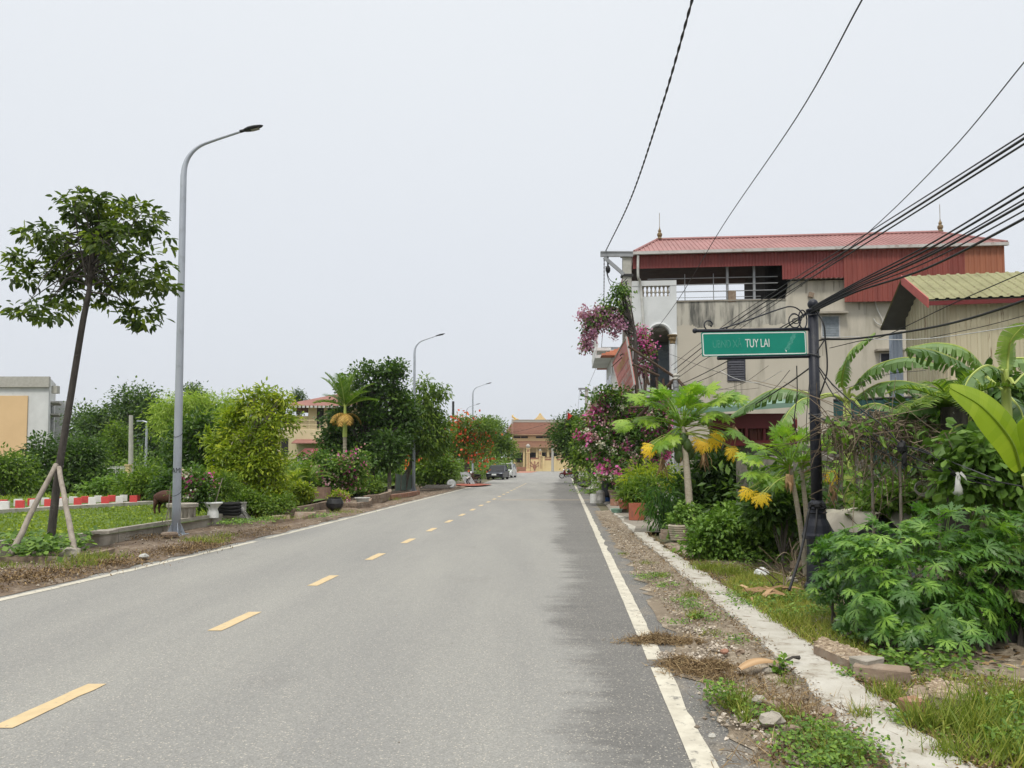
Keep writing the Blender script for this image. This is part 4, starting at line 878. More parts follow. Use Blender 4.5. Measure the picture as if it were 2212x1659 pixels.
mb.add([[xl-1.6,yt-4.3,ze],[xl+.3,yt,zr],[xl-1.6,yt+4.3,ze]],[[0,1,2]]); mb.add([[xl-1.6,yt-4.3,ze-0.02],[xr+1.6,yt-4.3,ze-0.02],[xr+1.6,yt+4.3,ze-0.02],[xl-1.6,yt+4.3,ze-0.02]],[[3,2,1,0]]); mb.build('upper_roof',M['brownroof'],tm)
mb=MB(); troof(mb,xl-2.2,xr+2.2,xl-0.6,xr+0.6,yt-8,zl0,yt-3.6,zl1,8,0.7); mb.build('lower_roof',M['brownroof'],tm)
mb=MB(); box(mb,((xl+xr)/2,yt,(zl1+ze)/2),(xr-xl-0.4,7.2,ze-zl1+0.6)); box(mb,((xl+xr)/2,yt+0.3,zl1/2-0.2),(xr-xl-0.6,7.4,zl1-0.4)); mb.build('wall',M['templeyellow'],tm)
mb=MB(); n=8
for i in range(n):
    if i==2: continue
    x=xl+0.5+(xr-xl-1)*(i+0.5)/n; box(mb,(x,yt-3.66,tz(944.5,yt-3.7)),((xr-xl-1)/n-0.12,0.1,0.42))
mb.pieces('clerestory_window',M['darkinside'],tm)
mb=MB()
for u in (1122,1150,1172,1196,1222): box(mb,(tx(u,yt-3.5),yt-3.5,tz(988,yt-3.5)),(1.5,0.1,2.2))
mb.pieces('doorway',M['darkinside'],tm)
mb=MB()
for u in (1112,1132,1160,1184,1210,1236): lathe(mb,[(0.3,0),(0.26,0.4),(0.22,zl0+0.1)],(tx(u,yt-7.2),yt-7.2,0),10)
mb.pieces('column',M['templeyellow'],tm)
mb=MB(); 
for i in range(5): box(mb,((xl+xr)/2,yt-8.2-i*0.35,(0.9-i*0.18)/2),(xr-xl,0.36,0.9-i*0.18))
mb.build('steps',M['brick'],tm)
mb=MB(); box(mb,((xl+xr)/2,yt,zr+0.12),(xr-xl-0.4,0.5,0.55)); box(mb,((xl+xr)/2,yt,zr+0.44),(xr-xl-0.2,0.66,0.1)); box(mb,(xl+0.3,yt-0.6,zr-1.3),(0.4,0.5,3.0)); mb.build('ridge',M['conc_pole'],tm)
def ornament(cx,cz,sc,flip=1):
    mb=MB(); y=yt-0.05
    if flip==0:
        hs=[0.22,0.26,0.28,0.3,0.3,0.25]; ws=[2.6,2.0,1.5,1.05,0.6,0.25]; z=cz
        for w_,h in zip(ws,hs):
            box(mb,(cx,y,z+h*sc/2),(w_*sc,0.35,h*sc*0.72),taper=0.8)
            for s in (-1,1): ball(mb,(cx+s*w_*sc/2,y,z+h*sc*0.5),0.15*sc,6)
            z+=h*sc
    else:
        tube(mb,spline([[cx,y,cz],[cx+flip*0.5*sc,y,cz+0.25*sc],[cx+flip*0.1*sc,y,cz+0.6*sc],[cx-flip*0.3*sc,y,cz+1.0*sc],[cx-flip*0.05*sc,y,cz+1.35*sc]],6),[0.3*sc,0.24*sc,0.22*sc,0.18*sc,0.06*sc],7)
        tube(mb,spline([[cx+flip*0.3*sc,y,cz+0.1],[cx+flip*0.9*sc,y,cz+0.25*sc],[cx+flip*1.4*sc,y,cz+0.1*sc]],5),[0.25*sc,0.06*sc],6)
        for a in (0.3,0.7,1.1): ball(mb,(cx-flip*0.35*sc,y,cz+a*sc),0.13*sc,6)
    mb.build('ridge_ornament',M['gold'],tm)
ornament(tx(1167),zr+0.45,0.93,0); ornament(xl+0.6,zr+0.35,0.95,1); ornament(xr-0.6,zr+0.35,0.95,-1)
def gx(u,y=None): return P(u,1002,y or YT)[0]
def gz(v): return P(1160,v,YT)[2]
gt=thing('temple_gate',(gx(1140),YT,0),'yellow gate pillars with lotus finials and decorated panel before the temple','gate')
def pillar(u,wd,vt,big=True):
    mb=MB(); x=gx(u); h=gz(vt); w_=wd*k; y=YT
    box(mb,(x,y,0.25),(w_*1.3,w_*1.3,0.5)); box(mb,(x,y,h/2+0.2),(w_*0.999,w_*0.999,h-0.4)); box(mb,(x,y,h+0.02),(w_*1.3,w_*1.3,0.16)); box(mb,(x,y,h+0.5),(w_*1.1,w_*1.1,0.76)); box(mb,(x,y,h+0.95),(w_*1.35,w_*1.35,0.14))
    p=mb.build('gate_pillar',M['templeyellow'],gt)
    mb=MB(); lathe(mb,[(0.1,h+1.02),(0.3,h+1.1),(0.45,h+1.35),(0.48,h+1.6),(0.2,h+1.85),(0.12,h+1.95),(0,h+2.0)] if big else [(0.1,h+1.02),(0.25,h+1.08),(0.28,h+1.2),(0.05,h+1.4),(0,h+1.42)],(x,y,0),10); mb.build('finial',M['conc_pole'],p)
    mb=MB(); box(mb,(x,y-w_*0.55-0.02,h+0.5),(w_*0.6,0.06,0.45))
    for z in np.arange(0.7,h-0.2,0.26): box(mb,(x,y-w_*0.5-0.02,z),(w_*0.34,0.05,0.13))
    mb.pieces('inlay',M['brick'],p)
pillar(1098.3,6.3,978.5); pillar(1140.7,6.9,978.5); pillar(1167,5.6,984.5,False)
mb=MB(); 
for (a,b) in ((1146,1163.5),(1078,1094)):
    x0,x1=gx(a),gx(b); h=gz(991); box(mb,((x0+x1)/2,YT,h/2),(x1-x0,0.3,h)); 
mb.pieces('panel',M['templeyellow'],gt)
mb=MB()
for (a,b) in ((1146,1163.5),(1078,1094)): x0,x1=gx(a),gx(b); h=gz(991); box(mb,((x0+x1)/2,YT,h+0.11),(x1-x0,0.5,0.22))
mb.pieces('coping',M['brownroof'],gt)
mb=MB(); x0,x1=gx(1146),gx(1163.5); cx=(x0+x1)/2; h=gz(991); r=np.random.default_rng(4)
for a,l in ((0,1.7),(0.45,1.6),(-0.45,1.6),(0.9,1.2),(-0.9,1.2),(0.2,1.0),(-0.25,1.1)):
    p=[[cx,YT-0.2,0.2],[cx+math.sin(a)*l*0.35,YT-0.2,0.2+l*0.6],[cx+math.sin(a)*l,YT-0.2,0.25+math.cos(a*0.6)*l]]; tube(mb,spline(p,4),[0.12,0.07,0.03],5)
    box(mb,(p[2][0],YT-0.2,p[2][2]),(0.28,0.05,0.5),ry=a)
mb.build('relief',M['brick'],gt)
bw=thing('boundary_wall',(gx(1205),YT,0),'low yellow boundary wall with pilasters and tiled coping right of the temple gate','wall')
mb=MB(); x0,x1=gx(1171),gx(1345); h=gz(988.5); box(mb,((x0+x1)/2,YT+0.05,h/2),(x1-x0,0.28,h)); box(mb,((x0+x1)/2,YT-0.02,0.25),(x1-x0,0.4,0.5))
for u in np.arange(1174,1345,25.4): box(mb,(gx(u),YT-0.05,(h+0.15)/2),(0.5,0.48,h+0.15)); box(mb,(gx(u),YT-0.05,h+0.22),(0.7,0.6,0.14))
mb.build('wall',M['templeyellow'],bw)
mb=MB(); 
for i in range(len(np.arange(1174,1345,25.4))-1): a=gx(1174+25.4*i)+0.27; b=gx(1174+25.4*(i+1))-0.27; box(mb,((a+b)/2,YT+0.05,h+0.06),(b-a,0.5,0.12)); box(mb,((a+b)/2,YT-0.1,h-0.42),(b-a-0.1,0.04,0.30),mat=0)
mb.build('coping',M['brownroof'],bw)
# ------------------------------------------------------------------ trees and plants
def make_tree(name,label,cat,u,Y,blobs,lm,seed,ncl,per,cr,L,W,T=T_LEAF,tr=0.12,bark='bark',fork=None,droop=0.3,inner=0.22,group=None,path=None,nl=10,flowers=None,tl=(0.15,0.95),lean=0.0,flat=0.7,up=0.8,top=0.0,crownname='crown',limb0=0.45,billow=True,limr=0.45,fb=None):
    """blobs are (u,v,ru,rv[,dY]) crown masses surveyed from the picture at distance Y"""
    rng=np.random.default_rng(seed)
    bl=[B(b[0],b[1],b[2],b[3],Y+(b[4] if len(b)>4 else rng.uniform(-0.25,0.25)*b[2]*PX(Y)),b[2]*PX(Y)*0.85) for b in blobs]
    x=P(u,1002,Y)[0]; base=np.array([x,Y,0.0])
    t=thing(name,base,label,cat,group)
    cz=np.average([b[2] for b in bl]); lo=min(b[2]-b[5] for b in bl); hi=max(b[2]+b[5] for b in bl); cxm=np.average([b[0] for b in bl]); cym=np.average([b[1] for b in bl])
    if path is None:
        f=fork if fork is not None else max(0.4,min(lo+0.25*(hi-lo),0.6*hi))
        top_=np.array([cxm*0.6+x*0.4,cym*0.6+Y*0.4,f]); pts=[base-[0,0,0.1],base*0.5+top_*0.5+rng.normal(0,0.06,3)*f*0.5,top_,np.array([cxm,cym,lo+0.7*(hi-lo)])]
    else: pts=[np.array(p,float) for p in path]
    mb=MB(); sp=spline(pts,6); tube(mb,sp,[tr*1.25,tr,tr*0.8,tr*0.25],9)
    bl0=bl
    if billow:
        nb=[]
        for b in bl:
            nb.append((b[0],b[1],b[2],b[3]*0.78,b[4]*0.78,b[5]*0.78))
            for d_ in rnd_dir(rng,9):
                if d_[2]<-0.5: continue
                k_=rng.uniform(0.28,0.46); nb.append((b[0]+d_[0]*b[3]*0.72,b[1]+d_[1]*b[4]*0.72,b[2]+d_[2]*b[5]*0.74,b[3]*k_,b[4]*k_,b[5]*k_*1.05))
        bl=nb
    cm=MB(); c=crown(cm,rng,bl,ncl,per,cr,L,W,T,droop,inner,tl=tl,flat=flat,up=up,top=top)
    k0=int(len(sp)*limb0)
    tg=[np.array(b[:3]) for b in bl0]+[c[i] for i in rng.choice(len(c),min(nl,len(c)),False)]
    limbs(mb,rng,lambda r:sp[r.integers(k0,len(sp)-1)],tg,tr*limr)
    mb.build('trunk',M[bark],t,smooth=True)
    mats=[M[lm]]
    if flowers:
        for (fm,n,pp,fr,fs) in flowers:
            mats.append(M[fm]); fc,fd=clumps(rng,bl if fb is None else [B(b[0],b[1],b[2],b[3],Y,b[2]*PX(Y)) for b in fb],n,0.03 if fb is None else 0.3); fc=fc+fd*cr*0.6; 
            pos=np.repeat(fc,pp,0)+rng.normal(size=(n*pp,3))*fr; 
            inst(cm,T_DIA,pos,rnd_dir(rng,n*pp),np.repeat(fd,pp,0)+rng.normal(size=(n*pp,3))*0.7,fs,fs*0.9,rng.random(n*pp),len(mats)-1)
    cm.build(crownname,mats,t)
    return t
# young staked tree, left foreground
def stk(u,v,Y): return P(u,v,Y)
make_tree('young_tree','slender leaning young tree with spreading crown held by wooden stakes on the left verge','tree',105,13.8,
 [(175,446,50,37),(291,472,64,40,0.3),(101,509,60,28,-.3),(57,596,40,30,0.2),(90,672,62,22,-0.3),(165,577,55,38,0.6),(306,588,60,46,-.2),(363,522,14,15),(306,684,48,30,0.3),(240,520,50,40,-.5),(225,455,40,22,.5),(222,650,30,22,.6),(130,545,45,26,.5),(250,600,45,32,.4),(215,495,50,32,.2),(45,560,25,20,0),(350,620,22,30,.2),(150,640,40,22,.6)],
 'L_stake',11,470,8,0.055,0.15,0.068,T_LEAF,0.062,'bark_dark',path=[G(105,1196,0)*[1,0,1]+[0,13.8,-.05],P(112,1140,13.8),P(127,1015,13.8),P(152,860,13.8),P(178,700,13.8),P(192,630,13.8),P(200,560,13.8),P(215,480,13.8)],nl=60,inner=0.25,droop=0.45,tl=(0.0,1.0),limb0=0.72,flat=0.5,limr=0.3,billow=False)
for i,(a,b_,l) in enumerate([((14,1216),(121,1003),'left wooden stake propping the leaning young tree'),((166,1216),(127,1010),'right wooden stake propping the leaning young tree')]):
    p0=G(a[0],a[1],0.0); p1=P(b_[0],b_[1],13.7-0.02*i); mb=MB(); r=np.random.default_rng(i)
    pp=[p0+(p1-p0)*t+r.normal(0,0.005,3) for t in np.linspace(0,1,8)]; tube(mb,pp,[0.05,0.045,0.04],8)
    o=mb.build('tree_stake',M['stake'],origin=p0,smooth=True); tag(o,l,'stake','stakes of the young tree')
tree=make_tree
tree('broad_tree','large dark rounded tree far behind the concrete pole','tree',290,72,[(290,880,62,42),(245,925,62,48),(335,925,45,55),(290,965,85,48),(215,960,30,40)],'L_dark',21,560,30,0.55,0.30,0.19,T_DIA,0.35,inner=0.16)
tree('dark_tree','dark tree left of the large rounded tree by the white building','tree',190,80,[(183,912,26,26),(205,950,38,45),(170,960,25,40)],'L_dark',22,260,20,0.7,0.32,0.18,T_DIA,0.3)
tree('round_bushy_tree','broad round bushy tree behind the red and white kerb blocks','tree',140,37,[(105,985,50,42),(165,985,55,45),(120,1030,75,38),(190,1035,50,35),(80,1020,45,40)],'L_dark',23,420,26,0.22,0.19,0.10,T_LEAF,0.2,up=1.1,inner=0.14)
tree('bushy_tree','mid green bushy tree at the far left edge','tree',15,33,[(10,1020,50,42),(40,1045,35,32),(-40,1030,50,50)],'L_mid',24,330,16,0.26,0.16,0.08,T_LEAF,0.15)
tree('cone_tree','small cone shaped tree in front of the large rounded tree','tree',250,58,[(250,932,12,20),(250,955,22,25),(252,985,30,30)],'L_mid',25,260,18,0.3,0.22,0.12,T_DIA,0.15)
tree('bamboo_clump','bright yellow green bamboo clump behind the first lamp post','bamboo',430,48,[(360,895,32,42),(410,885,32,36),(445,880,45,34),(490,895,34,34),(395,930,60,38),(455,920,60,35)],'L_bamboo',26,620,20,0.42,0.30,0.07,T_DIA,0.05,'L_bamboo',inner=0.35,droop=0.6,nl=30)
tree('tall_thin_tree','small distant tree top rising above the bamboo','tree',418,96,[(416,842,18,13),(427,862,17,14),(418,880,14,25)],'L_dark',27,160,18,0.45,0.3,0.18,T_DIA,0.2)
tree('conifer','distant dark pointed conifer above the roof of the cream house','tree',645,96,[(646,852,6,12),(645,865,12,12),(645,880,14,18)],'L_dark',28,150,16,0.3,0.3,0.1,T_DIA,0.15)
tree('dark_shrub_tree','dark leafy tree behind the first lamp post','tree',430,29,[(395,955,38,40),(440,935,38,38),(475,975,45,50),(400,1010,45,40),(455,1030,50,38)],'L_dark',29,330,14,0.25,0.2,0.1,T_LEAF,0.14,bark='bark')
tree('light_tree','big yellow green loose leaved tree behind the toilet planter','tree',592,23.5,
 [(535,868,24,26),(573,856,22,26),(606,872,26,26),(560,905,62,42),(608,905,36,36),(505,925,38,36),(520,965,55,38),(575,960,52,42),(540,1015,66,45),(605,1025,42,42),(490,1010,42,40),(560,1065,60,32),(470,955,25,35)],'L_light',30,620,20,0.14,0.15,0.060,T_LEAF,0.10,'bark_pale',fork=1.0,inner=0.3,droop=0.35,nl=40)
tree('jackfruit_tree','tall dense dark green jackfruit tree behind the areca palm','tree',797,42.5,
 [(783,798,17,28),(814,806,13,27),(850,815,24,34),(770,850,42,38),(832,862,50,42),(735,912,36,34),(712,952,26,26),(785,925,62,52),(850,940,48,55),(800,985,66,36),(878,905,22,44),(735,965,40,30)],'L_jack',31,640,28,0.24,0.21,0.12,T_ROUND,0.38,'bark_dark',fork=2.0,nl=16,tl=(0.1,0.9))
tree('mango_tree','drooping leaved mango tree beside the second lamp post','tree',872,45.5,[(905,868,28,34),(932,900,32,42),(893,925,30,50),(945,945,24,46),(920,965,45,40),(918,842,10,22),(950,850,9,22),(875,965,20,45)],'L_mid',32,380,22,0.26,0.27,0.085,T_LEAF,0.16,'bark',fork=2.2,droop=0.9,nl=14)
tree('slim_tree','thin trunked leafy tree between jackfruit and mango trees','tree',841,41,[(842,965,30,34),(835,995,28,22)],'L_dark',33,110,14,0.3,0.24,0.12,T_LEAF,0.10,'bark',fork=1.9)
tree('flame_tree','flame tree with orange red blossoms beyond the mango tree','tree',1010,62,[(985,940,26,28),(1012,918,32,20),(1045,930,32,22),(1000,965,36,30),(1030,975,36,28),(965,985,20,28)],'L_mid',34,560,16,0.36,0.24,0.09,T_DIA,0.22,fork=2.2,flowers=[('F_red',44,16,0.42,0.26)],droop=0.1,flat=0.4)
tree('round_tree','rounded green tree at the roadside behind the parked cars','tree',1058,92,[(1062,925,28,22),(1080,948,24,32),(1060,965,34,34),(1095,960,14,18),(1085,985,26,24),(1045,945,20,28)],'L_mid',35,480,24,0.32,0.28,0.15,T_DIA,0.22,fork=2.0)
tree('low_round_tree','low dense round tree beside the second lamp post','tree',945,50,[(925,1012,32,20),(960,1018,32,22),(940,1030,40,14),(905,1025,14,14),(945,996,24,14)],'L_mid',36,230,14,0.3,0.26,0.13,T_LEAF,0.12,fork=0.6)
tree('roadside_tree','dark green tree leaning over the pavement before the temple wall','tree',1245,62,[(1215,925,24,20),(1240,918,32,24),(1228,950,36,32),(1255,955,34,36),(1240,985,30,28)],'L_dark',37,560,16,0.34,0.24,0.13,T_DIA,0.18,fork=1.9)
tree('small_tree','bushy green tree behind the white flowering bougainvillea','tree',1275,46,[(1268,930,22,30),(1280,965,28,36),(1262,985,20,30)],'L_mid',38,170,14,0.3,0.26,0.12,T_LEAF,0.12,fork=1.4)
# bougainvilleas
tree('bougainvillea','large bougainvillea with magenta and white flowers beside the pavement','flowering shrub',1325,29.5,
 [(1300,905,34,34),(1340,868,32,26),(1288,950,34,40),(1345,930,45,46),(1395,915,42,46),(1325,1000,52,44),(1385,985,44,46),(1425,895,28,34),(1300,860,20,18),(1420,950,28,50),(1360,1030,30,30)],'L_boug',41,720,15,0.22,0.15,0.09,T_LEAF,0.12,'bark_dark',fork=1.0,
 flowers=[('F_pink',105,34,0.10,0.125),('F_white',85,26,0.08,0.10),('F_pale',80,24,0.09,0.10)],nl=16)
tree('climbing_bougainvillea','high climbing bougainvillea with drooping lilac pink sprays against the utility pole','flowering vine',1378,29.8,
 [(1332,640,24,20),(1304,664,24,12),(1345,668,14,24),(1272,705,8,26),(1288,690,12,22),(1313,690,12,22),(1345,625,12,14),(1264,748,5,14)],'L_boug',42,150,10,0.14,0.13,0.075,T_LEAF,0.085,'bark_dark',
 flowers=[('F_lilac',150,20,0.09,0.10)],fb=[(1262,682,8,9),(1272,718,10,28),(1290,690,10,20),(1311,692,9,24),(1329,704,11,20),(1266,748,6,10),(1300,680,16,8)],path=[P(1385,1002,29.8)*[1,1,0],P(1380,900,29.8),P(1373,800,29.8),P(1373,740,29.8),P(1366,700,29.8),P(1345,672,29.8),P(1310,668,29.8)],nl=24,inner=0.35,droop=0.9)
tree('climbing_bougainvillea','narrow spray of pink bougainvillea before the arched balcony','flowering vine',1392,30.6,[(1384,722,10,12),(1390,745,12,20),(1400,765,12,14),(1388,790,8,22)],'L_boug',43,50,9,0.14,0.13,0.075,T_LEAF,0.05,'bark_dark',flowers=[('F_pink',26,22,0.12,0.10),('F_lilac',22,22,0.13,0.10)],nl=8)
tree('bougainvillea','spindly bougainvillea with dusty pink flowers behind the areca palm','flowering shrub',715,34,[(700,1000,34,20),(735,1015,34,28),(768,1000,24,26),(760,1035,26,26),(700,1040,30,22),(725,1050,32,18)],'L_boug',44,300,13,0.22,0.17,0.09,T_LEAF,0.07,'bark',flowers=[('F_pink',30,10,0.11,0.12),('F_pale',62,10,0.14,0.11)],fork=0.8,tl=(0.3,1.0))
# undergrowth masses one can tell apart
def shrub(label,u,Y,blobs,lm,seed,ncl,per,cr,L,W,T=T_LEAF,cat='shrub',name='shrub',**k):
    return make_tree(name,label,cat,u,Y,blobs,lm,seed,ncl,per,cr,L,W,T,0.03,nl=k.pop('nl',14),fork=k.pop('fork',0.25),**k)
shrub('feathery dark green shrub below the concrete pole','x' and 330,27,[(330,1035,30,20),(300,1055,34,20),(350,1062,34,22)],'L_mid',51,210,14,0.2,0.2,0.05)
shrub('low mixed green shrub in front of the barred fence',270,33,[(250,1050,34,16),(215,1058,30,14),(285,1062,26,14)],'L_weed',52,150,14,0.2,0.18,0.09)
shrub('dark leafy shrub left of the first lamp post',375,24,[(370,1045,26,24),(352,1062,22,20),(385,1075,20,20)],'L_dark',53,190,14,0.14,0.13,0.07)
shrub('pink and white flowering potted shrub beside the first lamp post',398,19.6,[(415,1035,24,26),(440,1050,20,22),(400,1070,24,22),(430,1078,24,18)],'L_boug',54,190,12,0.11,0.10,0.055,flowers=[('F_pink',20,16,0.045,0.07),('F_white',20,16,0.045,0.07)],cat='flowering shrub',name='potted_shrub',fork=0.7)
shrub('thin green shrub with stick behind the toilet planter',465,20.9,[(465,1065,26,20),(485,1045,24,20),(455,1048,18,16)],'L_mid',55,140,12,0.12,0.13,0.03)
shrub('yellow and green croton shrub by the roadside wall',646,25.6,[(640,1062,18,12),(655,1055,14,10),(625,1068,14,12),(662,1070,12,12),(645,1078,18,10)],'L_light',56,170,14,0.10,0.12,0.06,T_ROUND,fork=0.45)
shrub('bushy green shrub at the end of the low concrete wall',560,22.2,[(540,1085,34,22),(575,1095,30,18),(605,1090,26,24),(520,1075,20,22)],'L_mid',57,260,13,0.13,0.10,0.045)
shrub('low green shrub beside the yellow croton',610,25,[(600,1095,18,16),(615,1085,14,16)],'L_light',58,90,12,0.10,0.09,0.04)
shrub('small pink flowering plant in the black round pot',728,26.8,[(722,1078,14,8),(740,1074,14,9),(732,1068,12,7)],'L_light',59,80,12,0.07,0.08,0.04,flowers=[('F_pink',12,9,0.05,0.06),('F_pale',10,8,0.05,0.06)],cat='potted plant',name='potted_plant',fork=0.65)
shrub('green climbing bush beside the areca palm trunk',770,37,[(775,1035,18,24),(785,1055,14,14),(765,1060,12,10)],'L_mid',60,110,12,0.18,0.14,0.07)
shrub('leafy bush at the foot of the jackfruit tree',807,40,[(805,1050,12,12),(815,1058,8,8)],'L_mid',61,60,12,0.16,0.14,0.07)
shrub('green undergrowth behind the second lamp post',880,55,[(870,1015,40,18),(840,1025,30,14),(900,1020,20,14)],'L_weed',62,170,12,0.35,0.25,0.12)
shrub('long leaved green plant in the large terracotta ring pot',1385,21.6,[(1378,1062,24,20),(1402,1052,26,18),(1362,1070,18,16),(1395,1072,22,14)],'L_mid',63,250,12,0.12,0.13,0.04,flowers=[('F_pale',12,7,0.04,0.05)],cat='potted plant',name='potted_plant')
shrub('spiky leaved plant behind the terracotta ring pot',1400,23.4,[(1405,1030,34,20),(1440,1040,26,20),(1375,1035,22,14)],'L_light',64,200,12,0.16,0.22,0.03,droop=0.7)
shrub('drooping cassava leaved bush left of the fruiting papaya',1430,17.4,[(1430,1075,24,26),(1418,1105,22,28),(1438,1130,20,28),(1455,1095,18,30)],'L_chaya',65,130,9,0.13,0.17,0.035,T_DIA,droop=1.3,tl=(0.1,0.8))
shrub('potted green shrub in the woven basket pot',1472,15.6,[(1470,1128,22,18),(1482,1110,18,16),(1465,1142,14,12)],'L_weed',66,110,12,0.09,0.09,0.05,cat='potted plant',name='potted_plant')
shrub('dark shaded bush behind the fruiting papaya trunk',1545,18,[(1540,1010,40,36),(1570,1050,44,36),(1510,1060,30,36),(1600,1030,30,36),(1560,1090,46,26),(1620,1075,34,34)],'L_dark',67,430,13,0.22,0.17,0.08,tl=(0.0,0.7))
shrub('dense green nettle like bush between papaya and sign pole',1600,12.6,[(1540,1150,40,30),(1590,1135,48,34),(1650,1140,44,36),(1570,1185,58,26),(1640,1185,50,28),(1690,1150,30,36),(1515,1180,26,22)],'L_weed',68,900,12,0.11,0.085,0.05,T_LEAF,tl=(0.05,0.95),nl=30)
shrub('dark leafed bush beneath the second papaya',1690,11.6,[(1690,1095,36,26),(1650,1100,26,24),(1720,1090,20,22)],'L_dark',69,190,12,0.13,0.12,0.06)
shrub('vine covered green bush behind the tarpaulin',1940,9.6,[(1930,1082,40,16),(1985,1070,36,18),(1890,1090,26,12)],'L_weed',70,150,10,0.10,0.09,0.06,tl=(0.3,1.0))
shrub('heart leaved vine over the wall below the bright banana leaf',2140,7.6,[(2120,985,34,40),(2160,1030,44,40),(2205,1060,36,40),(2110,1040,34,30),(2190,1000,30,30)],'L_weed',71,330,9,0.13,0.115,0.085,T_ROUND,cat='vine',name='leafy_vine',tl=(0.0,0.7),droop=0.7,up=0.3)
shrub('dense dark bushes behind the banana plants','x' and 2150,11.5,[(2090,900,50,40),(2150,870,60,40),(2210,900,60,60),(2150,950,70,50),(2020,930,60,40)],'L_dark',72,520,10,0.22,0.19,0.10,tl=(0.0,0.7),name='bush',fork=0.8)
shrub('small green seedling with round leaves on the gravel verge',1683,5.75,[(1683,1448,10,16),(1690,1430,5,10)],'L_weed',73,12,5,0.02,0.04,0.032,T_ROUND,name='seedling',cat='seedling',fork=0.05,nl=6)
# far woods behind everything
rng=np.random.default_rng(77)
def wood(name,label,segs,lm,n,L,cr=0.9):
    mb=MB(); bl=[]
    for (u0,u1,Y,vt) in segs:
        for u in np.arange(u0,u1,22):
            h=(1002-vt+rng.uniform(-6,10))/FPX*Y+1.6; x=P(u,1002,Y)[0]; bl.append((x,Y+rng.uniform(-3,3),h*0.5,22*PX(Y),3.0,h*0.52))
    crown(mb,rng,bl,n,12,cr,L,L*0.5,T_DIA,0.2,0.12); o=mb.build(name,M[lm]); tag(o,label,'woodland',None,'stuff'); return o
wood('woodland','distant band of dark trees closing the left background',[(-120,420,100,965),(380,700,100,960),(640,1080,105,955)],'L_dark',3600,0.42,0.7)
wood('thicket','green thicket behind the left roadside trees',[(330,700,52,1000),(690,960,64,995),(940,1075,84,990)],'L_mid',1800,0.26,0.5)
wood('scrub','scrub along the right pavement before the temple wall',[(1262,1330,56,1000),(1300,1480,38,1025)],'L_mid',330,0.22,0.35)
wood('garden_thicket','dark garden thicket behind the rubble wall',[(1640,2320,13.0,1030)],'L_dark',620,0.2,0.2)

# ------------------------------------------------------------------ palms
def frond(mb,base,d,L,droop,ll,n,lw=0.03,mat=0,tint=(0.3,0.8),rng=None,vee=0.5,mr=0.012,mm=1):
    d=nrm(np.array(d,float)); pts=[]; p=np.array(base,float)
    for i in range(n+1):
        t=i/n; pts.append(p.copy()); dd=nrm(d+np.array([0,0,-droop*t*t*1.6])); p=p+dd*L/n
    pts=np.array(pts); tube(mb,pts,[mr,mr*0.3],4,mm,0.4,False); tg=nrm(np.gradient(pts,axis=0)); side=nrm(np.cross(tg,[0,0,1.0])); upv=nrm(np.cross(side,tg))
    k=np.arange(2,n+1); 
    for s in (1,-1):
        t=k/n; l=ll*np.sin(np.clip(t*2.6+0.35,0,3.0))**0.7+0.02
        xd=side[k]*s+tg[k]*0.75+upv[k]*vee+rng.normal(0,0.07,(len(k),3)); inst(mb,T_BLADE,pts[k],xd,upv[k]+side[k]*s*-0.3,l,lw,rng.uniform(*tint,len(k)),mat)
rng=np.random.default_rng(5)
x=P(746,1002,41); pal=thing('areca_palm',(x[0],41,0),'slim ringed areca palm with fan of upright fronds and yellow dead leaves','palm')
mb=MB(); top=P(745,928,41); z=np.linspace(0,top[2],60); tube(mb,np.stack([np.interp(z,[0,top[2]],[x[0],top[0]]),np.full(60,41.0),z],-1),0.10+0.012*(np.arange(60)%3==0),8); mb.build('trunk',M['bark_pale'],pal)
mb=MB(); tube(mb,[top-[0,0,.4],top+[0,0,0.5],top+[0,0,1.4]],[0.13,0.11,0.06],8); mb.build('crownshaft',M['L_midrib'],pal)
mb=MB(); b0=top+[0,0,1.25]
for a,el,L in [(0.1,1.35,2.6),(2.9,1.0,2.9),(0.5,0.85,2.9),(3.5,1.15,2.8),(1.4,1.25,2.7),(4.6,1.1,2.7),(5.6,0.55,2.7),(2.4,0.55,2.7),(6.1,0.35,2.6),(3.2,0.3,2.3)]:
    frond(mb,b0,[math.cos(a)*math.cos(el),math.sin(a)*math.cos(el),math.sin(el)],L*0.72,0.4,0.6,34,0.05,0,(0.0,0.55),rng,0.3,0.03)
mb.build('fronds',[M['L_palm'],M['L_midrib']],pal)
mb=MB()
for a,el in [(0.3,0.1),(2.6,0.0),(5.2,-0.1),(3.9,0.1),(4.6,-0.2)]: frond(mb,b0-[0,0,0.4],[math.cos(a)*math.cos(el),math.sin(a)*math.cos(el),math.sin(el)],1.1,1.8,0.4,20,0.04,0,(0.0,1.0),rng,-0.4,0.02)
mb.build('dead_fronds',[M['L_palmdry'],M['L_palmdry']],pal)
def cycad(name,label,u,v0,Y,n,L,lm,seed,el=(0.2,1.2),ll=0.25,az=None,cat='palm'):
    rng=np.random.default_rng(seed); c=P(u,v0,Y); t=thing(name,(c[0],Y,0),label,cat); mb=MB()
    tube(mb,[[c[0],Y,0],[c[0],Y,c[2]]],[0.12,0.14],8); mb.build('trunk',M['bark_dark'],t); mb=MB()
    for i in range(n):
        a=rng.uniform(*(az or (0,6.28))); e_=rng.uniform(*el); frond(mb,c,[math.cos(a)*math.cos(e_),math.sin(a)*math.cos(e_),math.sin(e_)],L*rng.uniform(0.8,1.1),0.7,ll,26,0.022,0,(0.1,0.9),rng,0.25,0.012)
    mb.build('fronds',[M[lm],M[lm]],t); return t
cycad('sago_palm','dark arching sago palm behind the terracotta ring pot',664,1040,30.5,30,1.15,'L_palm',3,(0.15,1.2),0.2)
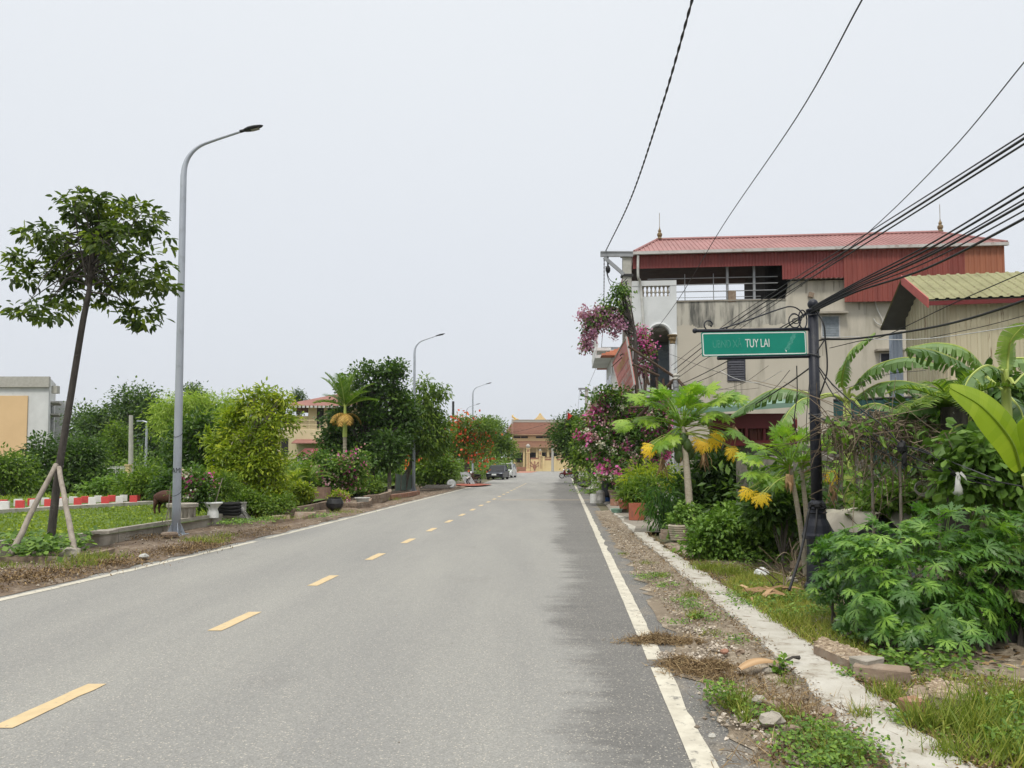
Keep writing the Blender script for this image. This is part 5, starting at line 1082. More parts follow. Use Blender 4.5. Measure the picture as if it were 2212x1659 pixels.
cycad('young_palm','bright green young palm beside the sago palm',632,1055,26.5,7,0.85,'L_light',4,(0.9,1.4),0.22)
cycad('fan_plant','dark narrow leaved palm beside the banana plants',2060,880,8.6,14,0.75,'L_palm',6,(-0.1,0.9),0.22,cat='palm')

# ------------------------------------------------------------------ papayas
def leafset(mb,items,junction,L,T,rng,lm=0,pet=True,pm=0,pr=0.009,wk=1.0):
    """items: (centre, normal, direction) of each leaf; petiole from the junction"""
    for c,nn,xd,l,tt in items:
        inst(mb,T,[c],[xd],[nn],l,l*wk,[tt],lm)
        if pet: m=(junction+c)/2+np.array([0,0,0.10*np.linalg.norm(c-junction)]); tube(mb,spline([junction+rng.normal(0,0.02,3),m,c],4),[pr,pr*0.6],4,pm,0.9,False)
def papaya(label,junctions,Y,base,tr,green,yellow,dry,L,seed,fruits=()):
    rng=np.random.default_rng(seed); b=np.array(base,float); t=thing('papaya_tree',b,label,'papaya tree')
    for jn,bb in zip(junctions,[b,b+np.array([0.08,0.1,0])]):
        mb=MB(); tube(mb,spline([bb-[0,0,.05],(bb+jn)/2+[0.02,0,0],jn],8),[tr*1.15,tr,tr*0.75],9); mb.build('trunk',M['bark_pale'],t,smooth=True)
    g=MB(); yl=MB(); dr=MB()
    def pick(c): return min(junctions,key=lambda j:np.linalg.norm((j-c)[:2]))
    for (u,v) in green:
        for rep in range(5):
            c=P(u+rng.normal(0,11 if rep else 0),v+rng.normal(0,5 if rep else 0),Y+rng.uniform(-0.75,0.75)*(L*2.2)); j=pick(c); o=nrm(c-j); nn=np.array([o[0]*0.4,-0.45+o[1]*0.3,1.0])+rng.normal(0,0.18,3); xd=o+np.array([0,-0.2,-0.35])
            leafset(g,[(c,nn,xd,L*rng.uniform(0.85,1.15),rng.uniform(0.2,1.0))],j+np.array([0,0,0.0]),L,T_PAPAYA,rng,0,True,0,wk=1.15)
    for i in range(6):
        a=rng.uniform(0,6.28); j=junctions[i%len(junctions)]; c=j+np.array([math.cos(a)*L*0.7,math.sin(a)*L*0.7,L*1.0+rng.uniform(-.1,.2)]); leafset(g,[(c,[math.cos(a)*.5,-0.6,0.6],[math.cos(a),math.sin(a),0.1],L*0.8,rng.uniform(0.1,0.6))],j,L,T_PAPAYA,rng,0,True,0)
    for (u,v) in yellow:
        for rep in range(3):
            c=P(u+rng.normal(0,9 if rep else 0),v-L/PX(Y)*0.5+rep*4,Y+rng.uniform(-0.5,0.3)); j=pick(c); leafset(yl,[(c,np.array([rng.normal(0,.3),-1.0,0.25]),np.array([rng.normal(0,0.35),-0.15,-1.0]),L*1.0,rng.random())],j-[0,0,0.15],L,T_HANG,rng,0,True,1,wk=1.0)
    for (u,v) in dry:
        c=P(u,v-12,Y-0.1); j=pick(c); tube(dr,spline([j-[0,0,0.1],(j+c)/2+[0,0,.1],c],4),[0.009,0.005],4,0,0.4,False)
        for q in range(12): 
            d=np.array([rng.normal(0,0.22),rng.normal(0,0.2),-1.0]); inst(dr,T_BLADE,[c+rng.normal(0,0.02,3)],[d],[[rng.normal(),-1,0]],L*rng.uniform(0.9,1.7),0.05,[rng.random()],0)
    g.build('leaves',[M['L_papaya']],t)
    if yellow: yl.build('yellow_leaves',[M['L_papyel'],M['L_midrib']],t)
    if dry: dr.build('dry_leaves',[M['husk']],t)
    for (u,v,dy) in fruits:
        mb=MB(); c=P(u,v,Y+dy); lathe(mb,[(0.0,-0.16),(0.05,-0.14),(0.095,-0.05),(0.09,0.05),(0.05,0.12),(0.02,0.15),(0,0.16)],c,12); mb.build('fruit',M['fruit'],t,smooth=True)
    return t
bp_=G(1494,1163,0.06)
papaya('fruiting papaya tree with bright green crown and yellow hanging leaves','x' and [P(1474,922,16.6)],16.6,bp_,0.075,
 [(1388,857),(1414,872),(1440,852),(1468,866),(1492,846),(1526,842),(1562,856),(1596,858),(1355,916),(1396,904),(1544,892),(1453,944),(1428,955),(1583,931),(1500,868),(1420,855),(1545,868),(1510,905)],
 [(1401,972),(1510,960),(1556,948),(1580,978),(1532,962)],[(1432,1004),(1468,976),(1520,990),(1586,935)],0.285,7,
 [(1477,950,-.1),(1485,962,-.16),(1464,968,-.12),(1466,985,-.15),(1492,975,0.0),(1478,940,0.1),(1484,983,-.05)])
papaya('slender twin stemmed papaya behind the sign pole','x' and [P(1707,1010,10.6),P(1731,1008,10.7)],10.6,G(1738,1200,0.08)+[0,1.0,0] if False else np.array([P(1738,1002,10.6)[0],10.6,0.06]),0.036,
 [(1733,945),(1692,964),(1655,966),(1807,942),(1628,989),(1822,960),(1640,1023),(1671,1035),(1736,989),(1820,1008),(1700,935),(1770,960)],
 [(1643,1078),(1803,1030),(1616,1068)],[(1798,1062),(1705,1040)],0.175,8)

# ------------------------------------------------------------------ banana plants
def banana_leaf(mb,path,hw_,rng,torn=1.0,mat=0,mrm=1,droopA=1.0,tint=(0.1,0.8),face=None,whole=False):
    sp=spline(path,7); n=len(sp)
    q=np.linspace(0,1,n); m=max(20,int(n*2.2)) if not whole else n*2
    t=np.linspace(0,1,m); pts=np.stack([np.interp(t,q,sp[:,i]) for i in range(3)],-1); tg=nrm(np.gradient(pts,axis=0))
    tube(mb,pts,[0.016,0.013,0.004],5,mrm,0.6,False)
    wd=hw_*np.sin(np.clip(0.12+t*2.95,0,3.1))**0.55
    for s in (1,-1):
        if face is not None: sd=nrm(np.cross(tg,np.array(face)))*s
        else: sd=nrm(np.cross(tg,[0,0,1.0]))*s
        i=0; base_t=rng.uniform(*tint)
        while i<m-1:
            k=rng.integers(1,4) if not whole else 3
            k=min(k,m-1-i); dr=droopA*rng.uniform(0.75,1.25) if not whole else droopA
            dn=np.array([0,0,-1.0]) if face is None else -np.array(face)
            def off(a,f): 
                o=sd[a]*math.cos(dr*f)+dn*math.sin(dr*f)+tg[a]*0.18; return o
            V=[];tt=rng.uniform(-.12,.12)*(1 if not whole else 1.6)+base_t
            sh=rng.uniform(0.82,1.0) if torn>0 and not whole else 1.0
            for a in range(i,i+k+1):
                pull=0.0 if whole else (0.10*torn*(a-i-k/2)/max(1,k))
                p=pts[a]; V+= [p, p+off(a,0.45)*wd[a]*0.5, p+off(a,0.45)*wd[a]*0.5+off(a,1.0)*wd[a]*0.5*sh - tg[a]*pull*wd[a]]
            F=[]
            for a in range(k): b=a*3; F+= [[b,b+3,b+4,b+1],[b+1,b+4,b+5,b+2]]
            mb.add(V,np.array(F),mat,float(np.clip(tt,0,1))); i+=k
def banana(label,u,Y,vtop,leaves,seed,mats=('L_banana','L_midrib'),nst=1,stemr=0.1):
    rng=np.random.default_rng(seed); x=P(u,1002,Y)[0]; t=thing('banana_plant',(x,Y,0),label,'banana plant')
    tz_=P(u,vtop,Y)[2]; mb=MB(); tube(mb,[[x,Y,0],[x+0.02,Y,tz_*0.5],[x,Y,tz_]],[stemr,stemr*0.85,stemr*0.5],10,0,[0.1,0.5]); mb.build('stem',M['L_midrib'] if seed%2 else M['bark_pale'],t,smooth=True)
    for lf in leaves:
        pth,w_,kw=lf; mb=MB(); pp=[P(a,b,c) for a,b,c in pth]; banana_leaf(mb,pp,w_,rng,**kw)
        st=np.array([x,Y,tz_]); tube(mb,spline([st,st*0.5+pp[0]*0.5+[0,0,0.08],pp[0]],4),[0.03,0.018],6,1,0.5,False)
        mb.build('leaf',[M[kw.get('mm','L_banana')] if 'mm' in kw else M[mats[0]],M[mats[1]]],t)
    return t
D=dict
banana('banana plant with arching torn leaves behind the sign pole',1832,12.2,868,[
 ([(1818,835,12.2),(1822,800,12),(1838,758,11.9),(1890,718,11.7)],0.20,D(droopA=1.1,tint=(0.3,0.7))),
 ([(1843,838,12),(1870,806,11.8),(1903,785,11.5),(1966,772,11),(2032,790,10.6)],0.26,D(droopA=1.25,tint=(0.2,0.6))),
 ([(1850,858,12),(1880,838,11.8),(1910,826,11.4),(1960,824,10.9),(2045,846,10.4)],0.27,D(droopA=1.3,tint=(0.2,0.5))),
 ([(1765,856,12.4),(1720,843,12.6),(1660,845,12.8),(1579,897,13)],0.30,D(droopA=1.3,tint=(0.1,0.4))),
 ([(1768,862,12.0),(1735,862,11.9),(1708,885,11.8),(1688,915,11.7)],0.24,D(droopA=0.9,tint=(0.5,0.8))),
 ([(1859,880,11.8),(1895,872,11.4),(1948,890,11)],0.16,D(droopA=0.8,tint=(0.2,0.5)))],101,stemr=0.11)
banana('tall banana plant with wide torn leaves right of the cream shed',2120,9.4,835,[
 ([(2098,806,9.4),(2070,781,9.2),(2015,757,9.0),(1960,751,8.8)],0.24,D(droopA=1.35,tint=(0.0,0.35),torn=1.6)),
 ([(2132,803,9.6),(2085,755,9.6),(2027,741,9.7),(1966,749,9.8)],0.24,D(droopA=1.2,tint=(0.25,0.6))),
 ([(2133,815,9),(2160,838,8.6),(2200,878,8.2),(2216,920,8)],0.22,D(droopA=1.2,tint=(0.0,0.3),torn=1.6)),
 ([(2110,830,9.2),(2070,850,9),(2010,862,8.7),(1958,888,8.4)],0.24,D(droopA=1.3,tint=(0.0,0.3),torn=2.0)),
 ([(2150,800,9.3),(2190,775,9.1),(2240,780,9),(2300,800,9)],0.25,D(droopA=1.1,tint=(0.3,0.7))),
 ([(2120,835,9.1),(2060,840,8.9),(1990,860,8.8),(1930,905,8.7)],0.26,D(droopA=1.2,tint=(0.0,0.3),torn=1.8)),
 ([(2125,860,8.8),(2080,930,8.5),(2110,1000,8.3),(2150,1040,8.2)],0.24,D(droopA=0.9,tint=(0.0,0.3))),
 ([(2110,870,9),(2060,900,8.8),(2000,950,8.6),(1975,1000,8.5)],0.2,D(droopA=1.1,tint=(0.0,0.25))),
 ([(2130,850,9),(2100,905,8.6),(2060,925,8.4),(2030,965,8.2)],0.15,D(droopA=1.2,tint=(0.0,0.3)))],102,stemr=0.11)
banana('banana plant with upright bright leaf at the right edge',2178,8.2,840,[
 ([(2176,800,8.2),(2178,770,8.2),(2184,735,8.1),(2214,700,8)],0.17,D(face=(0.25,-1,0.1),droopA=0.35,tint=(0.7,1.0),torn=0.5)),
 ([(2160,800,8.1),(2130,790,8.0),(2095,815,7.9),(2075,860,7.8)],0.18,D(droopA=1.2,tint=(0.1,0.4),torn=1.5)),
 ([(2190,830,8),(2225,800,8),(2290,790,8)],0.2,D(droopA=1.1,tint=(0.2,0.6)))],103,stemr=0.09)
rngb=np.random.default_rng(4)
x=P(2225,1002,6.4); bb=thing('banana_sucker',(x[0],6.4,0),'young banana plant with one large untorn lime green leaf at the right edge','banana plant')
mb=MB(); tube(mb,[[x[0],6.4,0],[x[0],6.4,1.35],P(2214,1025,6.35)],[0.05,0.03],8,0,0.5); mb.build('stem',M['L_midrib'],bb)
mb=MB(); banana_leaf(mb,[P(2204,1015,6.35),P(2182,950,6.2),P(2122,880,6.1),P(2052,838,6.0)],0.16,rngb,0,face=(-0.25,-0.85,0.45),droopA=0.22,whole=True,tint=(0.25,0.7)); mb.build('leaf',[M['L_bananab'],M['L_bananab']],bb)
mb=MB(); banana_leaf(mb,[P(2240,1030,6.35),P(2235,960,6.2),P(2222,900,6.1),P(2216,872,6.0)],0.11,rngb,0,face=(-0.25,-0.85,0.45),droopA=0.3,whole=True,tint=(0.3,0.5)); mb.build('leaf',[M['L_bananab'],M['L_bananab']],bb)

# ------------------------------------------------------------------ big palmate-leaved bush, right foreground
rng=np.random.default_rng(15); YC=6.7
bl=[B(*b) for b in [(1985,1215,120,85,YC+.15),(1880,1215,70,66,YC-.05),(2125,1225,90,80,YC+.1),(2060,1150,95,62,YC+.25),(1975,1310,105,66,YC-.25),(2090,1310,80,62,YC-.1),(2190,1180,70,75,YC+.2),(1900,1300,60,60,YC-.3),(2010,1375,90,48,YC-.35),(2090,1370,80,44,YC-.3),(1930,1365,60,40,YC-.35),(2175,1290,60,60,YC),(1880,1160,60,38,YC+.25)]]
bc=np.array([P(1990,1002,YC)[0],YC+0.1,0.05]); ch=thing('palmate_bush',bc,'dense rounded bush of star shaped palmate leaves in the right foreground','shrub')
c,d=clumps(rng,bl,1000,0.09); keep=(c[:,2]>0.22); c=c[keep]; d=d[keep]; N=len(c)
out=nrm(c-np.array([bc[0],bc[1]+0.1,0.35])); xd=out*0.9+rng.normal(0,0.25,(N,3)); xd[:,2]-=0.7; nz=out*0.8+rng.normal(0,0.3,(N,3)); nz[:,2]+=0.6
l=rng.uniform(0.09,0.155,N); mb=MB(); tn=np.clip(rng.normal(0.42,0.2,N)+0.25*(rng.random(N)>0.85),0,1); inst(mb,T_CHAYA,c,xd,nz,l,l*1.12,tn,0)
for i in range(0,N,2): tube(mb,[c[i],c[i]-out[i]*0.07-[0,0,0.05],c[i]-out[i]*0.14-[0,0,0.13]],[0.002,0.003],3,0,0.8,False)
mb.build('leaves',[M['L_chaya']],ch)
mb=MB()
for i in range(34):
    q=bc+np.array([rng.uniform(-0.75,0.75),rng.uniform(-0.35,0.3),0]); e_=c[rng.integers(N)]; e_=q*0.35+e_*0.65+[0,0,0.05]; tube(mb,spline([q,(q+e_)/2+rng.normal(0,0.05,3),e_],4),[0.017,0.008],6,0,0.5,False)
mb.build('stems',M['bark'],ch)
# smaller bush of the same plant by the pole foot
bl=[B(*b) for b in [(1795,1215,40,42,7.3),(1782,1262,34,44,7.25),(1828,1255,28,50,7.2),(1790,1180,34,26,7.4),(1835,1345,30,40,6.9)]]
bc2=np.array([P(1812,1002,7.3)[0],7.3,0.06]); c2=thing('palmate_bush',bc2,'thin small palmate leaved bush at the foot of the sign pole','shrub')
c,d=clumps(rng,bl,250,0.22); N=len(c); out=nrm(c-np.array([bc2[0],bc2[1]+.1,0.3])); xd=out*0.8+rng.normal(0,0.3,(N,3)); xd[:,2]-=0.7; nz=out*0.6+rng.normal(0,0.2,(N,3)); nz[:,2]+=0.75; l=rng.uniform(0.07,0.115,N)
mb=MB(); inst(mb,T_CHAYA,c,xd,nz,l,l,np.clip(rng.normal(0.35,0.2,N),0,1),0); mb.build('leaves',[M['L_chaya']],c2)
mb=MB()
for i in range(9): q=bc2+np.array([rng.uniform(-0.1,0.1),rng.uniform(-0.1,0.1),0]); e_=c[rng.integers(N)]; tube(mb,spline([q,(q+e_)/2+rng.normal(0,0.03,3),e_],4),[0.012,0.005],6,0,0.5,False)
mb.build('stems',M['bark'],c2)
# ------------------------------------------------------------------ street lamps
def lamp(u,v,Y,label,letters=False):
    b=G(u,v,0.03) if Y is None else np.array([P(u,1002,Y)[0],Y,0.02]); t=thing('street_lamp',b,label,'street lamp','street lamps along the left side')
    mb=MB(); H=8.05; r=np.array(b)
    pts=[r+[0,0,0],r+[0,0,H]]; arc=[r+np.array(p) for p in ((0,0,H),(0.03,0,H+0.25),(0.13,0,H+0.48),(0.33,0,H+0.68),(0.65,0,H+0.82),(1.33,0,H+1.05))]
    tube(mb,np.vstack([np.linspace(pts[0],pts[1],14)[:-1],spline(arc,6)]),[0.093,0.078,0.064,0.052,0.040,0.034,0.030],14); p=mb.build('pole',M['galv'],t,smooth=True)
    mb=MB()
    for a in range(4): 
        c,s=math.cos(a*math.pi/2+0.6),math.sin(a*math.pi/2+0.6); prism(mb,[r+[c*0.09,s*0.09,0.02],r+[c*0.2,s*0.2,0.02],r+[c*0.09,s*0.09,0.28]],[-s*0.012,c*0.012,0])
    box(mb,r+[0,0,0.012],(0.42,0.42,0.024)); mb.build('base_plate',M['galv'],t)
    mb=MB(); e=r+[1.33,0,H+1.05]; d=nrm([1,0,0.27]); 
    prof=[(0,0.03,0.025),(0.05,0.07,0.035),(0.14,0.105,0.045),(0.28,0.10,0.04),(0.41,0.06,0.022),(0.46,0.015,0.01)]; V=[];n=10
    for x,w_,h in prof:
        for a in np.linspace(0,2*math.pi,n,endpoint=False): V.append(e+d*x+np.array([0,math.cos(a)*w_,0])+np.array([-d[2],0,d[0]])*math.sin(a)*h)
    k=len(prof); i=np.arange(k-1)[:,None]*n; j=np.arange(n)[None,:]; j2=(j+1)%n; mb.add(V,np.stack([i+j,i+j2,i+n+j2,i+n+j],-1).reshape(-1,4)); tube(mb,[e-d*0.08,e+d*0.06],0.036,8)
    h=mb.build('lamp_head',M['lampblack'],t,smooth=True); mb=MB(); up=np.array([-d[2],0,d[0]]); c=e+d*0.27-up*0.047; y=np.array([0,0.06,0]); quad(mb,c-d*0.09-y,c+d*0.09-y,c+d*0.09+y,c-d*0.09+y); mb.build('lens',M['lens'],h)
    if letters: img_free_text('AMI',0.16,M['lampblack'],p,(-0.085,-0.088,1.42),(R(90),0,0),'lettering',0.001,0.8)
    if letters:
        for z,a in ((0.95,0.5),(2.25,0.25)): 
            m=MB(); A=np.linspace(0,2*math.pi,16); tube(m,np.stack([r[0]+0.09*np.cos(A),r[1]+0.09*np.sin(A),z+0.06*np.sin(A+a)],-1),0.006,4); m.build('wire_tie',M['rubber'],p)
    return t
lamp(380,1156,None,'nearest tall grey steel street lamp with curved arm on the left verge',True)
lamp(894,1063,44.8,'second tall grey street lamp from the camera, beside the mango tree')
lamp(1021,1002,72,'third grey street lamp from the camera, rising behind the flame tree')
lamp(1007,1002,97,'farthest street lamp with only its curved top above the flame tree')
t=thing('street_lamp',P(318,1002,62)*[1,1,0],'short thin grey lamp pole with small hooked head near the barred fence','street lamp')
a=P(317,912,62); mb=MB(); tube(mb,[[a[0],62,0],[a[0],62,a[2]-0.3],a,a+[-0.35,0,0.1]],[0.11,0.08,0.06],8); mb.build('pole',M['galv'],t); mb=MB(); box(mb,a+[-0.55,0,0.1],(0.45,0.16,0.09)); mb.build('lamp_head',M['galv'],t)
a=P(283,897,44); mb=MB(); tube(mb,[[P(284,1002,44)[0],44,0],a],[0.15,0.11],10); t=thing('utility_pole',P(284,1002,44)*[1,1,0],'plain weathered concrete pole beside the yellow gate pillar','utility pole'); mb.build('pole',M['conc_pole'],t)
mb=MB(); a=P(979,867,120); o=MB(); tube(o,[[a[0],120,0],a],0.18,6); tag(o.build('utility_pole',M['darkmetal'],origin=(a[0],120,0)),'thin dark distant pole top above the flame tree','utility pole')
a=P(1193.5,961,150); o=MB(); tube(o,[[a[0],150,0],a],[0.28,0.2],8); tag(o.build('utility_pole',M['conc_pole'],origin=(a[0],150,0)),'thin concrete pole before the yellow boundary wall','utility pole')

# ------------------------------------------------------------------ concrete utility poles with bracket arms
def upole(u,Y,vt,label,armu,wpx=20,extra=False):
    b=P(u,1002,Y)*np.array([1,1,0]); top=P(u,vt,Y)[2]; t=thing('utility_pole',b,label,'utility pole','concrete utility poles on the right'); w_=wpx*PX(Y); mb=MB()
    box(mb,b+[0,0,top/2],(w_*1.15,w_*0.9,top),taper=0.78); p=mb.build('pole',M['conc_pole'],t)
    ax=P(armu,vt,Y)[0]; mb=MB(); box(mb,((ax+b[0]+w_*0.6)/2,Y-w_*0.45,top-0.13),(b[0]+w_*0.6-ax,0.10,0.20)); box(mb,((ax+b[0]+w_*0.6)/2,Y-w_*0.45-0.06,top-0.04),(b[0]+w_*0.6-ax,0.04,0.05)); mb.build('bracket_arm',M['greymetal'],t)
    mb=MB(); c0_=np.array([ax+0.15,Y-w_*0.45,top-0.25]); c1_=np.array([b[0]-w_*0.4,Y-w_*0.45,top-0.95]); m=(c0_+c1_)/2; L=np.linalg.norm(c1_-c0_); box(mb,m,(L,0.07,0.14),ry=math.atan2(-(c1_[2]-c0_[2]),c1_[0]-c0_[0])); mb.build('brace',M['greymetal'],t)
    mb=MB()
    for z in (top-0.14,top-0.98): box(mb,b+[0,-0.0,z],(w_*1.25,w_*1.05,0.09))
    mb.pieces('clamp_band',M['darkmetal'],t)
    mb=MB(); tube(mb,[[ax+0.3,Y-w_*.45,top-0.2],[ax+0.3,Y-w_*.45,top-0.62]],0.035,6); ball(mb,(ax+0.3,Y-w_*.45,top-0.75),0.13,8,sx=(0.8,.8,1.3)); mb.build('insulator',M['rubber'],t)
    if extra:
        mb=MB(); q=P(1349,662,Y-0.3); box(mb,(q[0],Y-0.35,P(1349,668,Y)[2]),(0.32,0.3,0.62)); mb.build('meter_box',M['conc_pole'],t)
        mb=MB(); 
        tube(mb,spline([P(1352,608,Y-.4),P(1357,640,Y-.42),P(1359,700,Y-.42),P(1356,760,Y-.4),P(1358,840,Y-.4)],5),0.03,6); tube(mb,spline([P(1308,575,Y-.3),P(1318,605,Y-.3),P(1340,612,Y-.35),P(1355,600,Y-.4)],5),0.014,5); tube(mb,spline([P(1308,580,Y-.3),P(1320,617,Y-.3),P(1345,615,Y-.35),P(1356,606,Y-.4)],5),0.014,5); mb.build('service_wire',M['rubber'],t)
    return t
upole(1357,31,545,'nearest concrete utility pole with steel bracket arm at the house corner',1296,20,True)
upole(1336,56,750,'second concrete utility pole from the camera, behind the slanted red signboard',1298,10)
upole(1268,86,838,'farthest concrete utility pole on the right, above the magenta bougainvillea',1249,8)

# ------------------------------------------------------------------ cables (points: picture u, v and distance)
def cable(pts,r,label,m='rubber',twist=0,group=None,name='cable'):
    r=r*0.68; twist=twist*0.75
    p=[P(*q) if len(q)==3 else np.array(q[:3]) for q in pts]
    if p[-1][1]<p[0][1]: p=p[::-1]; pts=pts[::-1]
    ext=None
    for e_,q_ in ((0,1),):
        if len(pts[e_])==3 and (pts[e_][1]<-20 or pts[e_][0]>2240) and p[e_][1]<11:   # runs on past the camera to a pole behind it
            d_=p[e_]-p[q_]; x_=p[e_]+d_*((p[e_][1]+14)/max(0.3,-d_[1])); x_[2]=p[e_][2]+min(1.2,abs(x_[2]-p[e_][2])*0.2); x_[0]=min(x_[0],16); ext=x_
    sp=spline(p,8)
    if ext is not None: sp=np.vstack([ext+(sp[0]-ext)*q for q in (0,0.33,0.66)]+[sp])
    mb=MB()
    if twist:
        L=np.concatenate([[0],np.cumsum(np.linalg.norm(np.diff(sp,axis=0),axis=1))]); n=int(L[-1]/0.14); s=np.linspace(0,L[-1],n); q=np.stack([np.interp(s,L,sp[:,i]) for i in range(3)],-1); tg=nrm(np.gradient(q,axis=0)); a=nrm(np.cross(tg,[0,1,0.01])); b=np.cross(tg,a)
        for ph in (0,math.pi): tube(mb,q+twist*(np.cos(s*7+ph)[:,None]*a+np.sin(s*7+ph)[:,None]*b),r,5)
    else: tube(mb,sp,r,5)
    o=mb.build(name,M[m],origin=sp[len(sp)//2],smooth=True); tag(o,label,'cable',group or 'overhead cables'); return o
cable([(1530,-130,9),(1495,0,11.5),(1428,235,16),(1362,430,23),(1308,543,31)],0.020,'thick twisted cable running steeply up from the utility pole arm over the sky',twist=0.017)
cable([(1305,560,31),(1304.5,640,36),(1303,700,43),(1299,752,56)],0.018,'twisted cable dropping from the nearest bracket arm to the second pole',twist=0.016)
cable([(1299,752,56),(1289,790,64),(1270,836,84)],0.022,'cable sagging from the second utility pole to the farthest pole')
cable([(1252,843,86),(1249,880,90),(1247,925,100)],0.02,'thin vertical wire hanging below the farthest bracket arm')
cable([(1262,895,110),(1190,913,120),(1118,932,140),(1040,938,150)],0.03,'dark wire crossing in front of the brown temple roof')
cable([(1900,-60,7),(1862,0,8),(1720,255,12),(1560,490,19),(1470,640,26),(1410,722,32)],0.015,'single long wire running up from the arched balcony over the house')
cable([(2260,80,6),(2212,135,7),(2050,330,9),(1880,498,12),(1740,610,15),(1590,716,20)],0.010,'thin wire slanting to the upper right above the thick bundle')
for i,(dv,lab) in enumerate([(0,'uppermost'),(10,'middle'),(22,'lowest')]):
    cable([(2300,232+dv,5.5),(2212,289+dv,6.2),(1905+i*16,484,9.5),(1700+i*8,612+dv*0.5,14),(1560+i*14,706,19),(1450+i*6,790+i*9,26)],(0.011,0.019,0.015)[i],lab+' of the three long cables passing above the street sign')
for i,(vr,r_,lab) in enumerate([(404,0.012,'highest'),(417,0.015,'second highest'),(431,0.010,'third highest'),(440,0.016,'fourth highest'),(455,0.010,'second lowest'),(472,0.017,'lowest')]):
    cable([(2310,vr-62,5.0),(2212,vr,5.6),(2000,vr+128-i*4,7.2),(1850,610+i*4,8.4),(1752,664+i*2.2,9.15)],r_,lab+' of the cables fanning from the sign pole top to the right edge')
cable([(1757,666,9.15),(1700,700,10.5),(1620,742,13),(1530,772,17),(1462,818,25)],0.012,'upper wire running from the sign pole top down to the bracket post')
cable([(1757,668,9.15),(1690,712,11),(1590,770,14.5),(1510,812,19),(1470,830,25)],0.016,'lower wire running from the sign pole top down to the bracket post')
cable([(1770,735,9.2),(1785,733,9.1),(1852,731,8.6),(1986,712,7.6),(2090,689,6.6),(2212,649,5.6),(2300,612,5)],0.017,'thick black cable rising gently rightwards across the cream shed')
cable([(1775,728,9.2),(1800,730,9),(1840,727,8.8),(1900,733,8.2),(2010,731,7.2),(2212,702,5.6),(2300,685,5)],0.006,'thin white cable below the thick black one across the shed','rubber_white')
cable([(1792,752,9.2),(1850,738,8.7),(1912,725,8.2),(2060,655,7),(2212,588,5.8),(2290,552,5.3)],0.007,'thin black wire rising over the yellow roof corner at right')
cable([(2010,729,7.6),(2120,706,6.6),(2212,682,5.7),(2290,660,5.3)],0.005,'very thin wire between the black and white cables at right')
cable([(1762,862,9.2),(1800,850,10),(1912,810,11),(2000,800,12)],0.006,'thin wire crossing behind the banana leaf at mid height')
cable([(1768,792,9.1),(1800,832,8.9),(1860,885,8.5),(1905,918,8.2),(1946,962,8)],0.012,'cable sloping down right from the sign pole to the black junction knot')
cable([(1770,800,9.1),(1798,850,8.8),(1830,885,8.5),(1900,960,8.2)],0.010,'second cable sloping down from the sign pole over the dead vines')
cable([(1763,672,9.1),(1779,700,9.0),(1783,735,9),(1787,780,9),(1784,815,9),(1766,866,9.05)],0.014,'black cable looping down the right side of the sign pole')
cable([(1781,735,9.05),(1768,755,9.05),(1766,763,9.06)],0.012,'short cable stub joining the loop to the sign pole')
cable([(1748,893,9.2),(1800,915,8.8),(1900,955,8.3),(2000,1000,7.8),(2070,1030,7.4),(2140,1050,7)],0.012,'long black cable low across the dead vines to the right')
cable([(1750,896,9.2),(1850,925,8.6),(1960,965,8),(2040,992,7.6),(2150,1035,7)],0.008,'pale grey cable low across the dead vines','rubber_grey')
cable([(1752,899,9.2),(1830,930,8.7),(1900,973,8.3),(1980,1010,7.9),(2050,1020,7.5),(2212,1052,6.6)],0.010,'lowest black cable drooping over the garden wall')
cable([(1946,962,8),(2000,975,7.8),(2040,1005,7.6),(2100,1045,7.2)],0.012,'cable tail leaving the black junction knot')
cable([(1721,790,9.25),(1722,850,9.25),(1716,905,9.2),(1722,940,9.2)],0.010,'cable hanging straight down from the lower sign bar')
cable([(1752,800,9.2),(1746,850,9.2),(1742,920,9.2),(1746,960,9.2)],0.006,'thin wire hanging along the left of the sign pole')
cable([(1749,795,9.2),(1700,830,10.5),(1640,868,12.5),(1606,890,13.5)],0.015,'thick wire descending left from the sign pole across the beige wall')
cable([(1706,800,10),(1672,840,11),(1632,868,12),(1608,880,13)],0.006,'thin wire beside the thick descending one on the beige wall')
cable([(1640,838,24),(1590,842,24),(1520,836,25),(1470,829,26),(1440,822,27)],0.008,'nearly level wire left of the dark louvred window','rubber')
cable([(1745,843,18),(1690,842,20),(1640,830,22),(1540,800,24),(1460,770,27),(1405,748,30)],0.010,'thin wire from the balcony passing under the street sign')
cable([(1580,790,22),(1530,815,23),(1490,830,25),(1455,838,27)],0.014,'short sagging wire at the bracket post','rubber')
cable([(1660,790,20),(1600,830,21),(1530,845,23),(1480,838,25),(1440,832,27)],0.008,'lowest sagging wire at the bracket post')
cable([(1690,800,16),(1640,826,18),(1590,818,20),(1555,800,22)],0.008,'short white wire loop across the dark louvred window','rubber_white')

